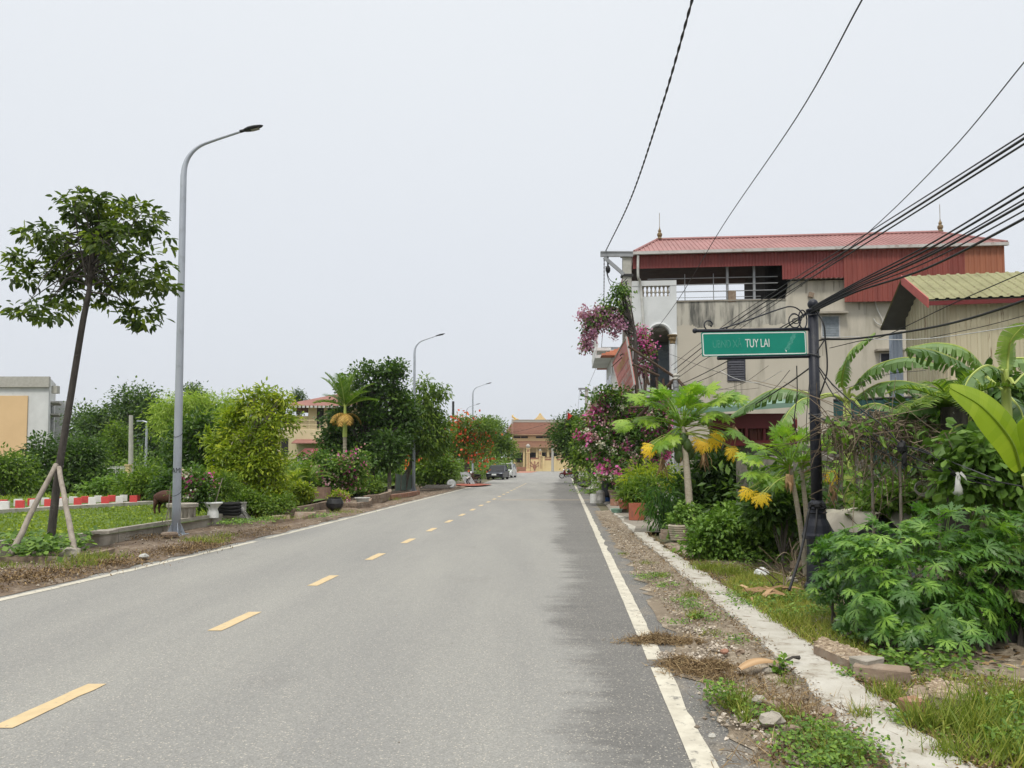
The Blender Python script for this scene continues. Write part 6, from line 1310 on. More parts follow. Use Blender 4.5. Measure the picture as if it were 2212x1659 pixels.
# ------------------------------------------------------------------ street name sign on its black pole
bx=P(1763,1002,9.2)[0]; base=np.array([bx,9.2,0.06]); sp_=thing('street_sign',base,'green street name sign on ornate black pole wrapped with cables','street sign')
ptop=P(1756,672,9.2); mb=MB(); tube(mb,[base+[0,0,0.9],[ptop[0],9.2,ptop[2]]],[0.066,0.060],18); lathe(mb,[(0.064,0),(0.082,0.01),(0.082,0.03),(0.05,0.04),(0.035,0.055)],[ptop[0],9.2,ptop[2]-0.01],18); ball(mb,[ptop[0],9.2,ptop[2]+0.085],0.062,16); mb.build('pole',M['navyblack'],sp_,smooth=True)
mb=MB(); z1=P(1760,1095,9.2)[2]; zb_=P(1760,1165,9.2)[2]
lathe(mb,[(0.16,0.0),(0.16,0.10),(0.135,0.14),(0.125,0.5*zb_),(0.125,zb_-0.06),(0.175,zb_-0.05),(0.18,zb_-0.01),(0.165,zb_+0.02),(0.145,zb_+0.11),(0.105,zb_+0.19),(0.10,z1-0.14),(0.115,z1-0.125),(0.10,z1-0.11),(0.095,z1-0.09),(0.112,z1-0.075),(0.09,z1-0.06),(0.085,z1-0.04),(0.10,z1-0.02),(0.08,z1+0.0),(0.066,z1+0.02)],base,20); mb.build('pedestal',M['navyblack'],sp_,smooth=False)
# sign panel faces the road end a little askew
pl=P(1516,743,8.95); pr=P(1742,742,9.18); px=nrm((pr-pl)*[1,1,0]); pn=np.array([px[1],-px[0],0]); W=np.linalg.norm((pr-pl)[:2]); H=0.5*(P(1516,769.5,8.95)[2]*-1+P(1516,718,8.95)[2]-P(1742,766,9.18)[2]+P(1742,715,9.18)[2]); cc=(pl+pr)/2; zc0=(P(1516,718.5,8.95)[2]+P(1516,770,8.95)[2])/2; zc1=(P(1742,714.5,9.18)[2]+P(1742,766,9.18)[2])/2
cc[2]=(zc0+zc1)/2; rot=Matrix(((px[0],0,pn[0]*-1),(px[1],0,-pn[1]),(0,1,0)))
slope_=math.atan2(zc1-zc0,W)
pz=thing('tmp',cc,'x','x'); bpy.data.objects.remove(pz)
def SP(a,b,c=0.0): # local sign coordinates: a right, b up, c towards the viewer
    ca,sa=math.cos(slope_),math.sin(slope_); return cc+px*(a*ca-b*sa)+np.array([0,0,1.0])*(a*sa+b*ca)+pn*c
def rrect(w_,h,r_,n=5):
    o=[]
    for cx,cy,a0 in ((w_-r_,h-r_,0),(-w_+r_,h-r_,90),(-w_+r_,-h+r_,180),(w_-r_,-h+r_,270)):
        for i in range(n+1): a=R(a0+90*i/n); o.append((cx+r_*math.cos(a),cy+r_*math.sin(a)))
    return o
mb=MB(); prism(mb,[SP(a,b,-0.012) for a,b in rrect(W/2,H/2,0.012)],pn*0.014); panel=mb.build('sign_panel',M['signgreen'],sp_)
mb=MB(); o_=rrect(W/2-0.008,H/2-0.008,0.022,6); i_=rrect(W/2-0.020,H/2-0.020,0.014,6); n=len(o_); V=[SP(a,b,0.0035) for a,b in o_+i_]; mb.add(V,[[i,(i+1)%n,n+(i+1)%n,n+i] for i in range(n)]); mb.build('border',M['signwhite'],panel)
def sign_text(txt,size,m,a,b,sx,name,sp=1.0):
    o=img_free_text(txt,size,m,panel,(0,0,0),(0,0,0),name,0.0006,sx,'LEFT',sp)
    off=np.array(panel.location)+np.array(sp_.location)
    for v in o.data.vertices:
        q=SP(a+v.co.x,b+v.co.y,0.0035+v.co.z); v.co=Vector(tuple(q-off))
    return o
ppm=W/226.0 # metres per picture unit on the sign
t_=sign_text('TUY LAI',0.142,M['signwhite'],(1608-1629)*ppm,0.0,0.64,'lettering',0.96)
g_=sign_text('UBND X\u00c3',0.130,M['signghost'],(1538-1629)*ppm,-0.002,0.66,'faded_lettering',0.96)
mb=MB(); A=[((1697-1629)*ppm+0.03*math.sin(t*1.5)+t*0.085,-0.085+0.20*t) for t in np.linspace(0,1,10)]
for i in range(9):
    (a,b),(c,d)=A[i],A[i+1]; w0=0.028+0.008*math.sin(i*2.1); w1=0.028+0.008*math.sin(i*2.1+2.1); quad(mb,SP(a-w0,b,0.003),SP(a+w0,b,0.003),SP(c+w1,d,0.003),SP(c-w1,d,0.003))
mb.build('scuff',M['signghost'],panel)
mb=MB(); a,b=(1695.5-1629)*ppm,-0.100; mb.add([SP(a-0.009,b+0.018,0.004),SP(a+0.013,b+0.012,0.004),SP(a+0.004,b-0.014,0.004)],[[0,2,1]]); mb.build('chip',M['signwhite'],panel)
mb=MB(); e0=SP(-W/2-0.055,H/2+0.022,-0.01); e1=np.array([ptop[0]-0.03,9.2,SP(W/2,H/2+0.022)[2]+0.004]); tube(mb,[e0,e1],0.020,12); ball(mb,e0-px*0.018,0.031,12); mb.build('top_bar',M['navyblack'],sp_,smooth=True)
mb=MB(); e0=SP(-W/2+0.19,-H/2-0.022,-0.01); e1=np.array([ptop[0]-0.03,9.2,SP(W/2,-H/2-0.022)[2]+0.004]); m=(e0+e1)/2; tube(mb,[e0,e1],0.022,4); mb.build('bottom_bar',M['navyblack'],sp_)
def S2(u,v): 
    a=(u-1629)*ppm; b=-(v-742.3)*ppm; return SP(a,b,-0.01)
mb=MB(); tube(mb,spline([S2(1538,700),S2(1531,704),S2(1527,698),S2(1530,692),S2(1537,692),S2(1541,699),S2(1538,707),S2(1528,709),S2(1521,701),S2(1524,690)][0:0]+[S2(1536,703),S2(1539,706),S2(1541,700),S2(1536,695),S2(1528,696),S2(1524,704),S2(1529,713),S2(1540,716),S2(1560,711),S2(1610,697),S2(1690,672),S2(1716,668),S2(1733,676),S2(1741,690)],5),0.0085,8)
th=np.linspace(0,2*math.pi,22); tube(mb,[S2(1720+13*math.cos(a),697+14*math.sin(a)) for a in th],0.008,7); tube(mb,spline([S2(1722,692),S2(1716,694),S2(1717,701),S2(1726,702),S2(1731,694),S2(1726,684),S2(1716,682),S2(1708,690)],4),0.006,6)
tube(mb,[S2(1738+9*math.cos(a),694+19*math.sin(a)) for a in th],0.008,7); tube(mb,spline([S2(1724,714),S2(1732,700),S2(1742,682)],4),0.006,6); mb.build('scrollwork',M['navyblack'],sp_,smooth=True)
mb=MB(); rr=np.random.default_rng(3)
for z in (P(1757,893,9.2)[2],P(1757,900,9.2)[2],P(1757,768,9.2)[2],P(1757,673,9.2)[2],P(1757,678,9.2)[2],1.13,1.10):
    A=np.linspace(0,2*math.pi,16); tube(mb,np.stack([np.interp(z,[0.9,3.6],[bx,ptop[0]])+0.072*np.cos(A),9.2+0.072*np.sin(A),z+0.02*np.sin(A+rr.random()*6)],-1),0.006,5)
mb.build('wire_wrap',M['rubber_grey'],sp_)
mb=MB(); b0=P(1749,1090,9.1)
tube(mb,spline([P(1752,1092,9.1),P(1746,1110,9.02),P(1739,1150,8.95),P(1728,1200,8.7),P(1705,1275,8.3)],5),0.016,6); tube(mb,spline([P(1765,1092,9.08),P(1763,1130,9.0),P(1760,1150,8.98)],5),0.012,6)
for i in range(9): tube(mb,[P(1748+i*4,1090+rr.uniform(-4,4),9.08),P(1750+i*4,1094+rr.uniform(-6,6),9.05)],0.018,5)
mb.build('cable_bundle',M['rubber'],sp_)
# small concrete post with scaffold of rusty iron at the house corner
pp_=P(1463,1002,27); t=thing('iron_frame',pp_*[1,1,0],'rusty iron frame with slanting struts tangled in wires by the arched balcony','frame')
mb=MB(); 
def ln(a,b,Y0=27.2,Y1=None,r=0.05): tube(mb,[P(a[0],a[1],Y0),P(b[0],b[1],Y1 or Y0)],r,6)
ln((1357,748),(1461,817)); ln((1461,817),(1540,903),27,26,0.055); ln((1458,818),(1375,905),27,28,0.06); ln((1392,795),(1402,832)); ln((1418,815),(1425,880)); ln((1432,818),(1440,888)); ln((1448,822),(1448,892)); ln((1455,822),(1462,888)); ln((1366,787),(1424,812)); ln((1380,862),(1470,856),27.4,27,0.05); ln((1376,850),(1468,842),27.4); ln((1372,790),(1380,862)); ln((1396,820),(1390,880)); ln((1360,880),(1480,875),27.4,27,0.05)
mb.pieces('strut',M['iron'],t)
mb=MB(); tube(mb,[[P(1463,1002,27)[0],27,0],P(1460,822,27)],[0.12,0.10],8); mb.build('post',M['greymetal'],t); mb=MB(); lathe(mb,[(0.08,0),(0.14,0.05),(0.1,0.12),(0.13,0.18),(0.06,0.26)],P(1461,822,27),8); mb.build('insulator',M['conc_pole'],t)
# slanted red signboard
Yd=29.0; k4=[P(1353.5,728,28.3),P(1371,831,28.3),P(1345,868,32.8),P(1323,783,33.0)]
_n=np.cross(k4[1]-k4[0],k4[3]-k4[0]); _r=ray(1345,868); _o=np.array([0,0,CAMH]); k4[2]=_o+_r*(np.dot(_n,k4[0]-_o)/np.dot(_n,_r)); c=sum(k4)/4; t=thing('signboard',c,'faded red signboard with rows of worn yellow lettering hanging slanted from the utility pole','signboard'); nb=nrm(np.cross(k4[1]-k4[0],k4[3]-k4[0])); nb=nb if np.dot(nb,c-np.array([0,0,1.6]))<0 else -nb
mb=MB(); prism(mb,k4,-nb*0.05); pn_=mb.build('board',M['boardred'],t)
mb=MB()
for a,b in ((0,1),(1,2),(2,3),(3,0)): tube(mb,[k4[a]+nb*0.01,k4[b]+nb*0.01],0.035,5)
mb.build('frame',M['gutter'],t)
def bl_(s,q): return (k4[0]*(1-s)+k4[3]*s)*(1-q)+(k4[1]*(1-s)+k4[2]*s)*q + nb*0.012
rr=np.random.default_rng(12)
def glyphs(mb,q0,q1,s0,s1,n):
    for i in range(n):
        a=s0+(s1-s0)*i/n; w_=(s1-s0)/n*0.7
        for j in range(3):
            if rr.random()<0.3: continue
            x0=a+w_*(j/3); mb.add([bl_(x0,q0),bl_(x0+w_*0.17,q0),bl_(x0+w_*0.17,q1),bl_(x0,q1)],[[0,1,2,3]])
        for qq in (q0,q1-(q1-q0)*0.18):
            if rr.random()<0.6: mb.add([bl_(a,qq),bl_(a+w_,qq),bl_(a+w_,qq+(q1-q0)*0.18),bl_(a,qq+(q1-q0)*0.18)],[[0,1,2,3]])
mb=MB(); glyphs(mb,0.24,0.37,0.12,0.9,9); mb.build('worn_lettering',M['boardyellow'],pn_)
mb=MB(); glyphs(mb,0.45,0.53,0.05,0.4,4); glyphs(mb,0.62,0.73,0.08,0.92,9); glyphs(mb,0.82,0.88,0.1,0.85,11); mb.build('worn_lettering',M['boardwhite'],pn_)
mb=MB()
for q in (0.41,0.57,0.78): mb.add([bl_(0.04,q),bl_(0.96,q),bl_(0.96,q+.008),bl_(0.04,q+.008)],[[0,1,2,3]])
mb.build('rule_line',M['darkred'],pn_)
mb=MB(); tube(mb,[P(1340,768,Yd),P(1350,760,31)],0.03,5); tube(mb,[P(1352,850,Yd),P(1357,845,31)],0.03,5); tube(mb,[P(1322,792,Yd+.3),P(1357,760,30.8)],0.02,5); mb.build('bracket',M['iron'],t)
# flags and banners
def flag(u,v,Y,w_,h,label,tri=False,m='redflag'):
    c=P(u,v,Y); t=thing('flag',c,label,'flag'); mb=MB(); n=8; V=[]
    for i in range(n+1):
        x=i/n; hh=h*(1-x if tri else 1-0.35*x); V+=[c+[x*w_,0.12*math.sin(x*5),-x*h*0.45],c+[x*w_*0.9,0.12*math.sin(x*5+0.6),-x*h*0.45-hh]]
    i=np.arange(n)*2; mb.add(V,np.stack([i,i+1,i+3,i+2],-1)); mb.build('cloth',M[m],t); mb=MB(); tube(mb,[c+[-0.02,0.03,0.15],c+[-0.25,0.03,-h*2.2]],0.02,5); mb.build('staff',M['iron'],t)
flag(1250,927,30,0.30,0.38,'red flag hanging in the bougainvillea beside the road'); flag(1226,890,60,0.4,0.65,'small reddish brown flag above the right roadside tree',True)
Yb=54; c=P(905,960,Yb); t=thing('shop_banner',c*[1,1,0],'bright red and orange shop banners seen through the mango tree','banner')
mb=MB(); a=P(882,930,Yb); b=P(925,930,Yb); z0=P(900,992,Yb)[2]; prism(mb,[[a[0],Yb,z0+1.4],[b[0],Yb,z0+1.4],[b[0],Yb,a[2]],[a[0],Yb,a[2]]],[0,0.08,0]); mb.build('board',M['redbanner'],t)
mb=MB(); prism(mb,[[a[0]+0.1,Yb-0.1,z0+0.9],[b[0]-0.3,Yb-0.1,z0+0.9],[b[0]-0.3,Yb-0.1,z0+1.38],[a[0]+0.1,Yb-0.1,z0+1.38]],[0,0.08,0]); mb.build('board',M['orangebanner'],t)
mb=MB(); 
for x in (a[0]+.1,b[0]-.1): tube(mb,[[x,Yb+.15,0],[x,Yb+.15,a[2]]],0.05,6)
mb.build('post',M['greymetal'],t)
mb=MB(); q=P(888,1000,53); box(mb,(q[0],53,q[2]),(0.9,0.05,1.1)); tag(mb.build('banner',M['orangebanner'],origin=q),'small orange banner low behind the mango trunk','banner')
c=P(918,996,53); mb=MB(); ball(mb,c,0.75,12,sx=(1,0.9,0.62)); tag(mb.build('lantern',M['redbanner'],origin=c,smooth=True),'round red lantern hanging beside the second lamp post','lantern')

# ------------------------------------------------------------------ cars
def car(x,y,rz,paint,label,suv=False):
    t=thing('parked_car',(0,0,0),label,'car'); L=4.35 if not suv else 4.35; W_=1.72 if not suv else 1.80; H_=1.46 if not suv else 1.64
    # front faces -y in local space
    hb=0.72 if not suv else 0.90; cl=0.20
    prof=[(-L/2,cl+0.12),(-L/2-0.02,cl+0.42),(-L/2+0.08,hb-0.12),(-L/2+0.5,hb),(-L/2+1.15,hb+0.08),(L/2-0.75,hb+0.14),(L/2-0.1,hb+0.10),(L/2,cl+0.5),(L/2,cl+0.1),(L/2-0.3,cl),(-L/2+0.3,cl)]
    mb=MB(); n=len(prof); V=[]
    for (wf,zf) in ((-1,0),(-0.93,1),(0.93,1),(1,0)):
        pass
    def ring(xs,shr):
        return [[xs,yy*(1-shr*0.02),zz] for yy,zz in prof]
    xs=[(-W_/2,1.2),(-W_/2+0.06,0.4),(-W_/2+0.25,0),(W_/2-0.25,0),(W_/2-0.06,0.4),(W_/2,1.2)]
    rings=[]
    for xx,sh in xs:
        cy=0; rr_=[]
        for yy,zz in prof:
            k=sh*0.055; rr_.append([xx,yy*(1-k),(zz-0.5)*(1-k*1.6)+0.5])
        rings.append(rr_)
    V=np.array(rings).reshape(-1,3); F=[]
    for a in range(len(xs)-1):
        for i in range(n): F.append([a*n+i,a*n+(i+1)%n,(a+1)*n+(i+1)%n,(a+1)*n+i])
    F=[f[::-1] for f in F]+[list(range(n)),list(range((len(xs)-1)*n,len(xs)*n))[::-1]]; mb.add(V,F); body=mb.build('body',M[paint],t)
    mb=MB(); y0,y1,y2,y3=(-L/2+1.15,-L/2+1.85,L/2-1.25,L/2-0.7) if not suv else (-L/2+1.05,-L/2+1.65,L/2-0.55,L/2-0.25); zb=hb+0.07; wt=W_*0.40; wb=W_*0.475
    gl=[[-wb,y0,zb],[wb,y0,zb],[wb,y3,zb+.05],[-wb,y3,zb+.05],[-wt,y1,H_-0.04],[wt,y1,H_-0.04],[wt,y2,H_-0.04],[-wt,y2,H_-0.04]]
    mb.add(gl,[[0,1,5,4],[1,2,6,5],[2,3,7,6],[3,0,4,7],[4,5,6,7]]); mb.build('windows',M['carglass'],t)
    mb=MB(); mb.add([[-wt,y1-0.02,H_-0.05],[wt,y1-0.02,H_-0.05],[wt,y2,H_-0.05],[-wt,y2,H_-0.05],[-wt+0.1,y1+0.15,H_],[wt-0.1,y1+0.15,H_],[wt-0.1,y2-.15,H_],[-wt+.1,y2-.15,H_]],[[0,1,5,4],[1,2,6,5],[2,3,7,6],[3,0,4,7],[4,5,6,7]])
    for s in (-1,1): tube(mb,[[s*wb,y0,zb],[s*wt,y1,H_-0.04]],0.035,5); tube(mb,[[s*wt,y2,H_-0.04],[s*wb,y3,zb+.05]],0.045,5); tube(mb,[[s*wb*0.99,(y0+y3)/2+0.1,zb],[s*wt,(y1+y2)/2,H_-0.04]],0.03,5)
    mb.build('roof',M[paint],t)
    for sx_ in (-1,1):
        for yy in (-L/2+0.85,L/2-0.8):
            r_=0.32 if not suv else 0.35; mb=MB(); A=np.linspace(0,2*math.pi,17); cx=sx_*(W_/2-0.11)
            V=[];pr=[(r_*0.6,-0.11),(r_*0.95,-0.11),(r_,-0.07),(r_,0.07),(r_*0.95,0.11),(r_*0.6,0.11)]
            for a in A[:-1]:
                for rr_,xo in pr: V.append([cx+xo,yy+rr_*math.cos(a),r_+rr_*math.sin(a)])
            i=np.arange(16)[:,None]*6; j=np.arange(5)[None,:]; i2=((np.arange(16)+1)%16)[:,None]*6; mb.add(V,np.stack([i+j,i+j+1,i2+j+1,i2+j],-1).reshape(-1,4)); wh=mb.build('wheel',M['tyre'],t)
            mb=MB(); V=[[cx+sx_*0.08,yy+r_*0.62*math.cos(a),r_+r_*0.62*math.sin(a)] for a in A[:-1]]; mb.add(V,[list(range(16))]); mb.build('rim',M['greymetal'],wh)
        mb=MB(); mb.add([[sx_*(W_/2-0.08),-L/2+0.14,hb-0.20],[sx_*(W_/2-0.52),-L/2+0.0,hb-0.24],[sx_*(W_/2-0.50),-L/2+0.10,hb-0.12],[sx_*(W_/2-0.10),-L/2+0.35,hb-0.05]]+[[sx_*(W_/2-0.08),-L/2+0.10,hb-0.20],[sx_*(W_/2-0.52),-L/2-0.04,hb-0.24],[sx_*(W_/2-0.50),-L/2+0.04,hb-0.12],[sx_*(W_/2-0.10),-L/2+0.28,hb-0.05]],[[4,5,6,7],[0,1,5,4],[2,3,7,6],[0,4,7,3],[1,2,6,5]]); mb.build('headlight',M['headlight'],t)
        mb=MB(); box(mb,(sx_*(W_/2+0.10),y0+0.45,hb+0.2),(0.2,0.1,0.13)); mb.build('mirror',M[paint],t)
    mb=MB(); box(mb,(0,-L/2-0.02,hb-0.24 if not suv else hb-0.22),(0.85 if not suv else 1.0,0.05,0.08 if not suv else 0.18)); box(mb,(0,-L/2-0.025,cl+0.17),(1.2,0.05,0.14)); mb.build('grille',M['darkmetal'],t)
    mb=MB(); box(mb,(0,-L/2-0.055,cl+0.32 if not suv else cl+0.36),(0.46,0.02,0.15)); mb.build('number_plate',M['signwhite'],t)
    t.location=(x,y,0.008); t.rotation_euler=(0,0,rz); return t
cx=P(1074.5,1036,77)[0]; car(cx,79.4,R(-9),'carblack','dark navy sedan parked facing the camera on the left roadside')
cx=P(1094,1030,88)[0]; car(cx,90.3,R(-9),'carwhite','white sports utility car parked behind the dark sedan',True)
# ------------------------------------------------------------------ motorbikes
def bike(x,y,rz,label,c1='darkred',lean=0.12):
    t=thing('motorbike',(0,0,0),label,'motorbike')
    for yy in (-0.62,0.62):
        mb=MB(); A=np.linspace(0,2*math.pi,20); tube(mb,[[0,yy+0.25*math.cos(a),0.29+0.25*math.sin(a)] for a in A],0.042,7); w_=mb.build('wheel',M['tyre'],t); mb=MB()
        for a in np.linspace(0,math.pi,5)[:-1]: tube(mb,[[0,yy+0.24*math.cos(a),0.29+0.24*math.sin(a)],[0,yy-0.24*math.cos(a),0.29-0.24*math.sin(a)]],0.008,4)
        lathe(mb,[(0.05,-0.03),(0.05,0.03)],(0,yy,0.29),8); mb.build('rim',M['greymetal'],w_)
    mb=MB(); V=spline([[0,-0.35,0.92],[0,-0.30,0.55],[0,-0.1,0.42],[0,0.2,0.55],[0,0.75,0.68]],5); tube(mb,V,[0.10,0.16,0.10,0.15,0.07],8); prism(mb,[[-0.12,-0.42,0.45],[0.12,-0.42,0.45],[0.16,-0.33,0.95],[-0.16,-0.33,0.95]],[0,0.1,0]); mb.build('body',M[c1],t,smooth=True)
    mb=MB(); box(mb,(0,0.28,0.76),(0.24,0.68,0.10)); mb.build('seat',M['tyre'],t)
    mb=MB(); tube(mb,[[0,-0.62,0.29],[0,-0.38,0.98]],0.03,6); tube(mb,spline([[-0.33,-0.22,1.03],[-0.12,-0.36,1.02],[0.12,-0.36,1.02],[0.33,-0.22,1.03]],4),0.016,6); mb.build('handlebar',M['greymetal'],t)
    mb=MB(); A=np.linspace(0.3,2.5,8); tube(mb,[[0,-0.62+0.31*math.cos(a),0.29+0.31*math.sin(a)] for a in A],0.055,6); mb.build('mudguard',M['whiteplastic'] if c1!='darkred' else M['darkred'],t)
    mb=MB(); ball(mb,(0,-0.44,0.92),0.085,8); mb.build('headlight',M['headlight'],t)
    for s in (-1,1): mb=MB(); tube(mb,[[s*0.2,-0.3,1.03],[s*0.24,-0.32,1.18]],0.008,4); box(mb,(s*0.25,-0.33,1.22),(0.11,0.02,0.07)); mb.build('mirror',M['tyre'],t)
    mb=MB(); tube(mb,[[0.12,0.0,0.28],[0.14,0.75,0.38]],[0.03,0.055],7); mb.build('exhaust',M['chrome'],t)
    mb=MB(); box(mb,(0,0.05,0.30),(0.22,0.35,0.26)); tube(mb,[[0,0.62,0.29],[0,-0.05,0.32]],0.03,5); mb.build('engine',M['greymetal'],t)
    t.location=(x,y,0.01); t.rotation_euler=(0,lean,rz); return t
c=G(1020,1047.5); bike(c[0]+0.1,c[1],R(-35),'motorbike with pale mudguard parked on red dirt at the left roadside','iron')
c=G(1217,1033); bike(c[0]+0.3,c[1]-2,R(-80),'dark red motorbike parked sideways at the right road edge','darkred'); c=G(1231,1031); bike(c[0],c[1]-1,R(-60),'black motorbike parked behind the dark red one','blackplastic')
# person stooping under the jackfruit tree
def skinned(name,verts,edges,rad,m,parent,sub=1,origin=None):
    me=bpy.data.meshes.new(name); me.from_pydata([tuple(map(float,v)) for v in verts],edges,[]); o=bpy.data.objects.new(name,me); COL.objects.link(o)
    sk=o.modifiers.new('s','SKIN'); 
    for i,r_ in enumerate(rad): me.skin_vertices[0].data[i].radius=(r_,r_) if np.ndim(r_)==0 else tuple(r_)
    me.skin_vertices[0].data[0].use_root=True
    if sub: q=o.modifiers.new('u','SUBSURF'); q.levels=sub; q.render_levels=sub
    bpy.context.view_layer.update(); dg=bpy.context.evaluated_depsgraph_get(); m2=bpy.data.meshes.new_from_object(o.evaluated_get(dg)); bpy.data.objects.remove(o); m2.name=name
    m2.materials.clear(); m2.materials.append(m)
    for p in m2.polygons: p.use_smooth=True
    q=bpy.data.objects.new(name,m2); COL.objects.link(q)
    if parent is not None: q.parent=parent
    return q
# goat grazing on the lawn, seen from behind and to the side
gc=np.array([P(352,1128,21.5)[0],21.2,0.23]); t=thing('goat',gc,'small brown goat standing on the lawn with its head hidden behind the grey planter','goat')
V=[(0,0,0.42),(0.16,0.02,0.43),(0.34,0.05,0.42),(0.47,0.07,0.45),(0.58,0.08,0.40),(0.66,0.08,0.30),(0.72,0.08,0.20),
   (-0.02,-0.08,0.36),(-0.04,-0.09,0.24),(-0.07,-0.09,0.13),(-0.04,-0.09,0.0),(-0.02,0.09,0.36),(0.0,0.10,0.24),(-0.03,0.10,0.13),(0.0,0.10,0.0),
   (0.38,-0.06,0.34),(0.39,-0.07,0.20),(0.38,-0.07,0.12),(0.39,-0.07,0.0),(0.40,0.15,0.34),(0.42,0.15,0.2),(0.41,0.15,0.1),(0.42,0.15,0.0),(-0.09,0,0.46),(-0.13,0,0.36)]
E=[(0,1),(1,2),(2,3),(3,4),(4,5),(5,6),(0,7),(7,8),(8,9),(9,10),(0,11),(11,12),(12,13),(13,14),(2,15),(15,16),(16,17),(17,18),(2,19),(19,20),(20,21),(21,22),(0,23),(23,24)]
Rr=[0.165,0.205,0.175,0.11,0.075,0.075,0.04,0.095,0.055,0.03,0.026,0.095,0.055,0.03,0.026,0.07,0.042,0.027,0.024,0.07,0.042,0.027,0.024,0.035,0.02]
V=[(a*1.05,b,c*1.12) for a,b,c in V]
skinned('body',V,E,Rr,M['goat'],t)
for s in (-1,1):
    mb=MB(); p=gc+[0.62,0.085+s*0.05,0.50]; inst(mb,T_LEAF,[p],[[0,s,-.3]],[[1,0,.4]],0.1,0.05,[.5]); mb.build('ear',M['goat'],t)
# person stooping under the tree
pc=np.array([P(792,1002,39.5)[0],39.5,0.1]); t=thing('person',pc,'person in pink top and dark trousers stooping under the jackfruit tree','person')
V=[(0,0,0.85),(-0.10,-0.1,1.0),(-0.26,-0.22,1.12),(-0.33,-0.28,1.16),(-0.42,-0.36,1.15),(0.02,0.02,0.80),(-0.12,-0.12,0.45),(-0.02,0,0.06),(-0.14,-0.1,0.02),(0.14,-0.05,0.8),(0.10,-0.15,0.45),(0.16,-0.02,0.06),(0.06,-0.14,0.02),(-0.38,-0.10,1.05),(-0.42,-0.2,0.80),(-0.5,-0.32,0.62),(-0.18,-0.35,1.08),(-0.28,-0.45,0.82),(-0.42,-0.48,0.62)]
E=[(0,1),(1,2),(2,3),(3,4),(0,5),(5,6),(6,7),(7,8),(0,9),(9,10),(10,11),(11,12),(2,13),(13,14),(14,15),(2,16),(16,17),(17,18)]
Rr=[0.15,0.14,0.15,0.06,0.10,0.10,0.075,0.05,0.04,0.10,0.075,0.05,0.04,0.06,0.042,0.03,0.06,0.042,0.03]
skinned('body',V,E,Rr,mat('skin_tone',(0.33,0.19,0.13),rough=0.6),t)
V=[(0.0,0,0.82),(-0.10,-0.1,1.0),(-0.26,-0.22,1.12),(-0.37,-0.10,1.05),(-0.40,-0.16,0.92),(-0.18,-0.35,1.08),(-0.22,-0.40,0.95)]; skinned('shirt',V,[(0,1),(1,2),(2,3),(3,4),(2,5),(5,6)],[0.165,0.16,0.17,0.08,0.065,0.08,0.065],mat('pink_shirt',(0.45,0.16,0.15),rough=0.9),t)
V=[(0,0,0.88),(0.02,0.02,0.78),(-0.12,-0.12,0.45),(-0.02,0,0.12),(0.14,-0.05,0.78),(0.10,-0.15,0.45),(0.16,-0.02,0.12)]; skinned('trousers',V,[(0,1),(1,2),(2,3),(0,4),(4,5),(5,6)],[0.165,0.115,0.09,0.07,0.115,0.09,0.07],mat('dark_trousers',(0.03,0.03,0.04),rough=0.9),t)
mb=MB(); lathe(mb,[(0.24,0.0),(0.15,0.06),(0.05,0.15),(0,0.18)],pc+[-0.43,-0.36,1.19],12); mb.build('hat',M['cloth'],t)

# ------------------------------------------------------------------ low walls, kerbs, planters on the left
def wall_run(name,label,pts,h,th,m,cat='wall',z0=0.0,cap=None):
    """pts are ground points; a wall of height h along them"""
    mb=MB()
    for a,b in zip(pts[:-1],pts[1:]):
        a=np.array(a,float); b=np.array(b,float); d=nrm(b-a); nn=np.array([-d[1],d[0],0])*th; prism(mb,[[a[0],a[1],z0],[b[0]-d[0]*0.015,b[1]-d[1]*.015,z0],[b[0]-d[0]*.015,b[1]-d[1]*.015,z0+h],[a[0],a[1],z0+h]],nn)
    o=mb.build(name,M[m],origin=(pts[0][0],pts[0][1],0)); tag(o,label,cat); return o
wp_=[(-8.75,12.95,0),(-8.02,14.05,0),(-7.93,15.6,0),(-7.88,17.0,0),(-7.80,18.2,0),(-7.62,19.6,0),(-7.45,20.9,0)]
wall_run('retaining_wall','low stained concrete retaining wall between the lawn and the dirt verge',wp_,0.30,0.13,'concrete')
wall_run('retaining_wall','dark end of the low lawn wall behind the tree planter',[(-14,12.6,0),(-8.75,12.9,0)],0.24,0.12,'brickold')
mb=MB(); box(mb,(-7.78,14.75,0.31),(0.34,0.42,0.05),rz=0.1); tag(mb.build('paving_slab',M['concrete'],origin=(-7.78,14.75,0.3)),'loose concrete slab lying on top of the low lawn wall','slab')
wall_run('tree_planter','low broken concrete border around the base of the leaning tree',[(-10.5,12.35,0),(-8.8,12.42,0),(-7.12,12.5,0),(-7.02,13.2,0),(-7.05,13.75,0)],0.10,0.10,'brickold','planter')
# red and white kerb blocks in two rows
kw=MB(); p0=G(0,1105,0.23); p1=G(345,1090,0.23); 
KY0,KY1=P(0,1002,21.5),P(345,1002,26.2)
def kpt(u,off,z): 
    t=(u)/345.0; Y=21.6+(26.4-21.6)*t+off; return np.array([P(u,1002,Y)[0],Y,z])
a0=kpt(-90,0,0); a1=kpt(352,0,0); prism(kw,[[a0[0],a0[1]-0.12,0.1],[a1[0],a1[1]-0.12,0.1],[a1[0],a1[1]+1.2,0.1],[a0[0],a0[1]+1.2,0.1]],[0,0,0.235]); tag(kw.build('low_wall',M['conc_white'],origin=(a0[0],a0[1],0.1)),'long low whitewashed concrete base carrying the red and white blocks','wall')
ords=['first','second','third','fourth','fifth','sixth','seventh','eighth','ninth','tenth','eleventh','twelfth','thirteenth']
front=[(13,'w'),(46,'r'),(77,'w'),(108,'r'),(140,'w'),(170,'r'),(201,'w'),(229,'r'),(260,'w'),(290,'r')]
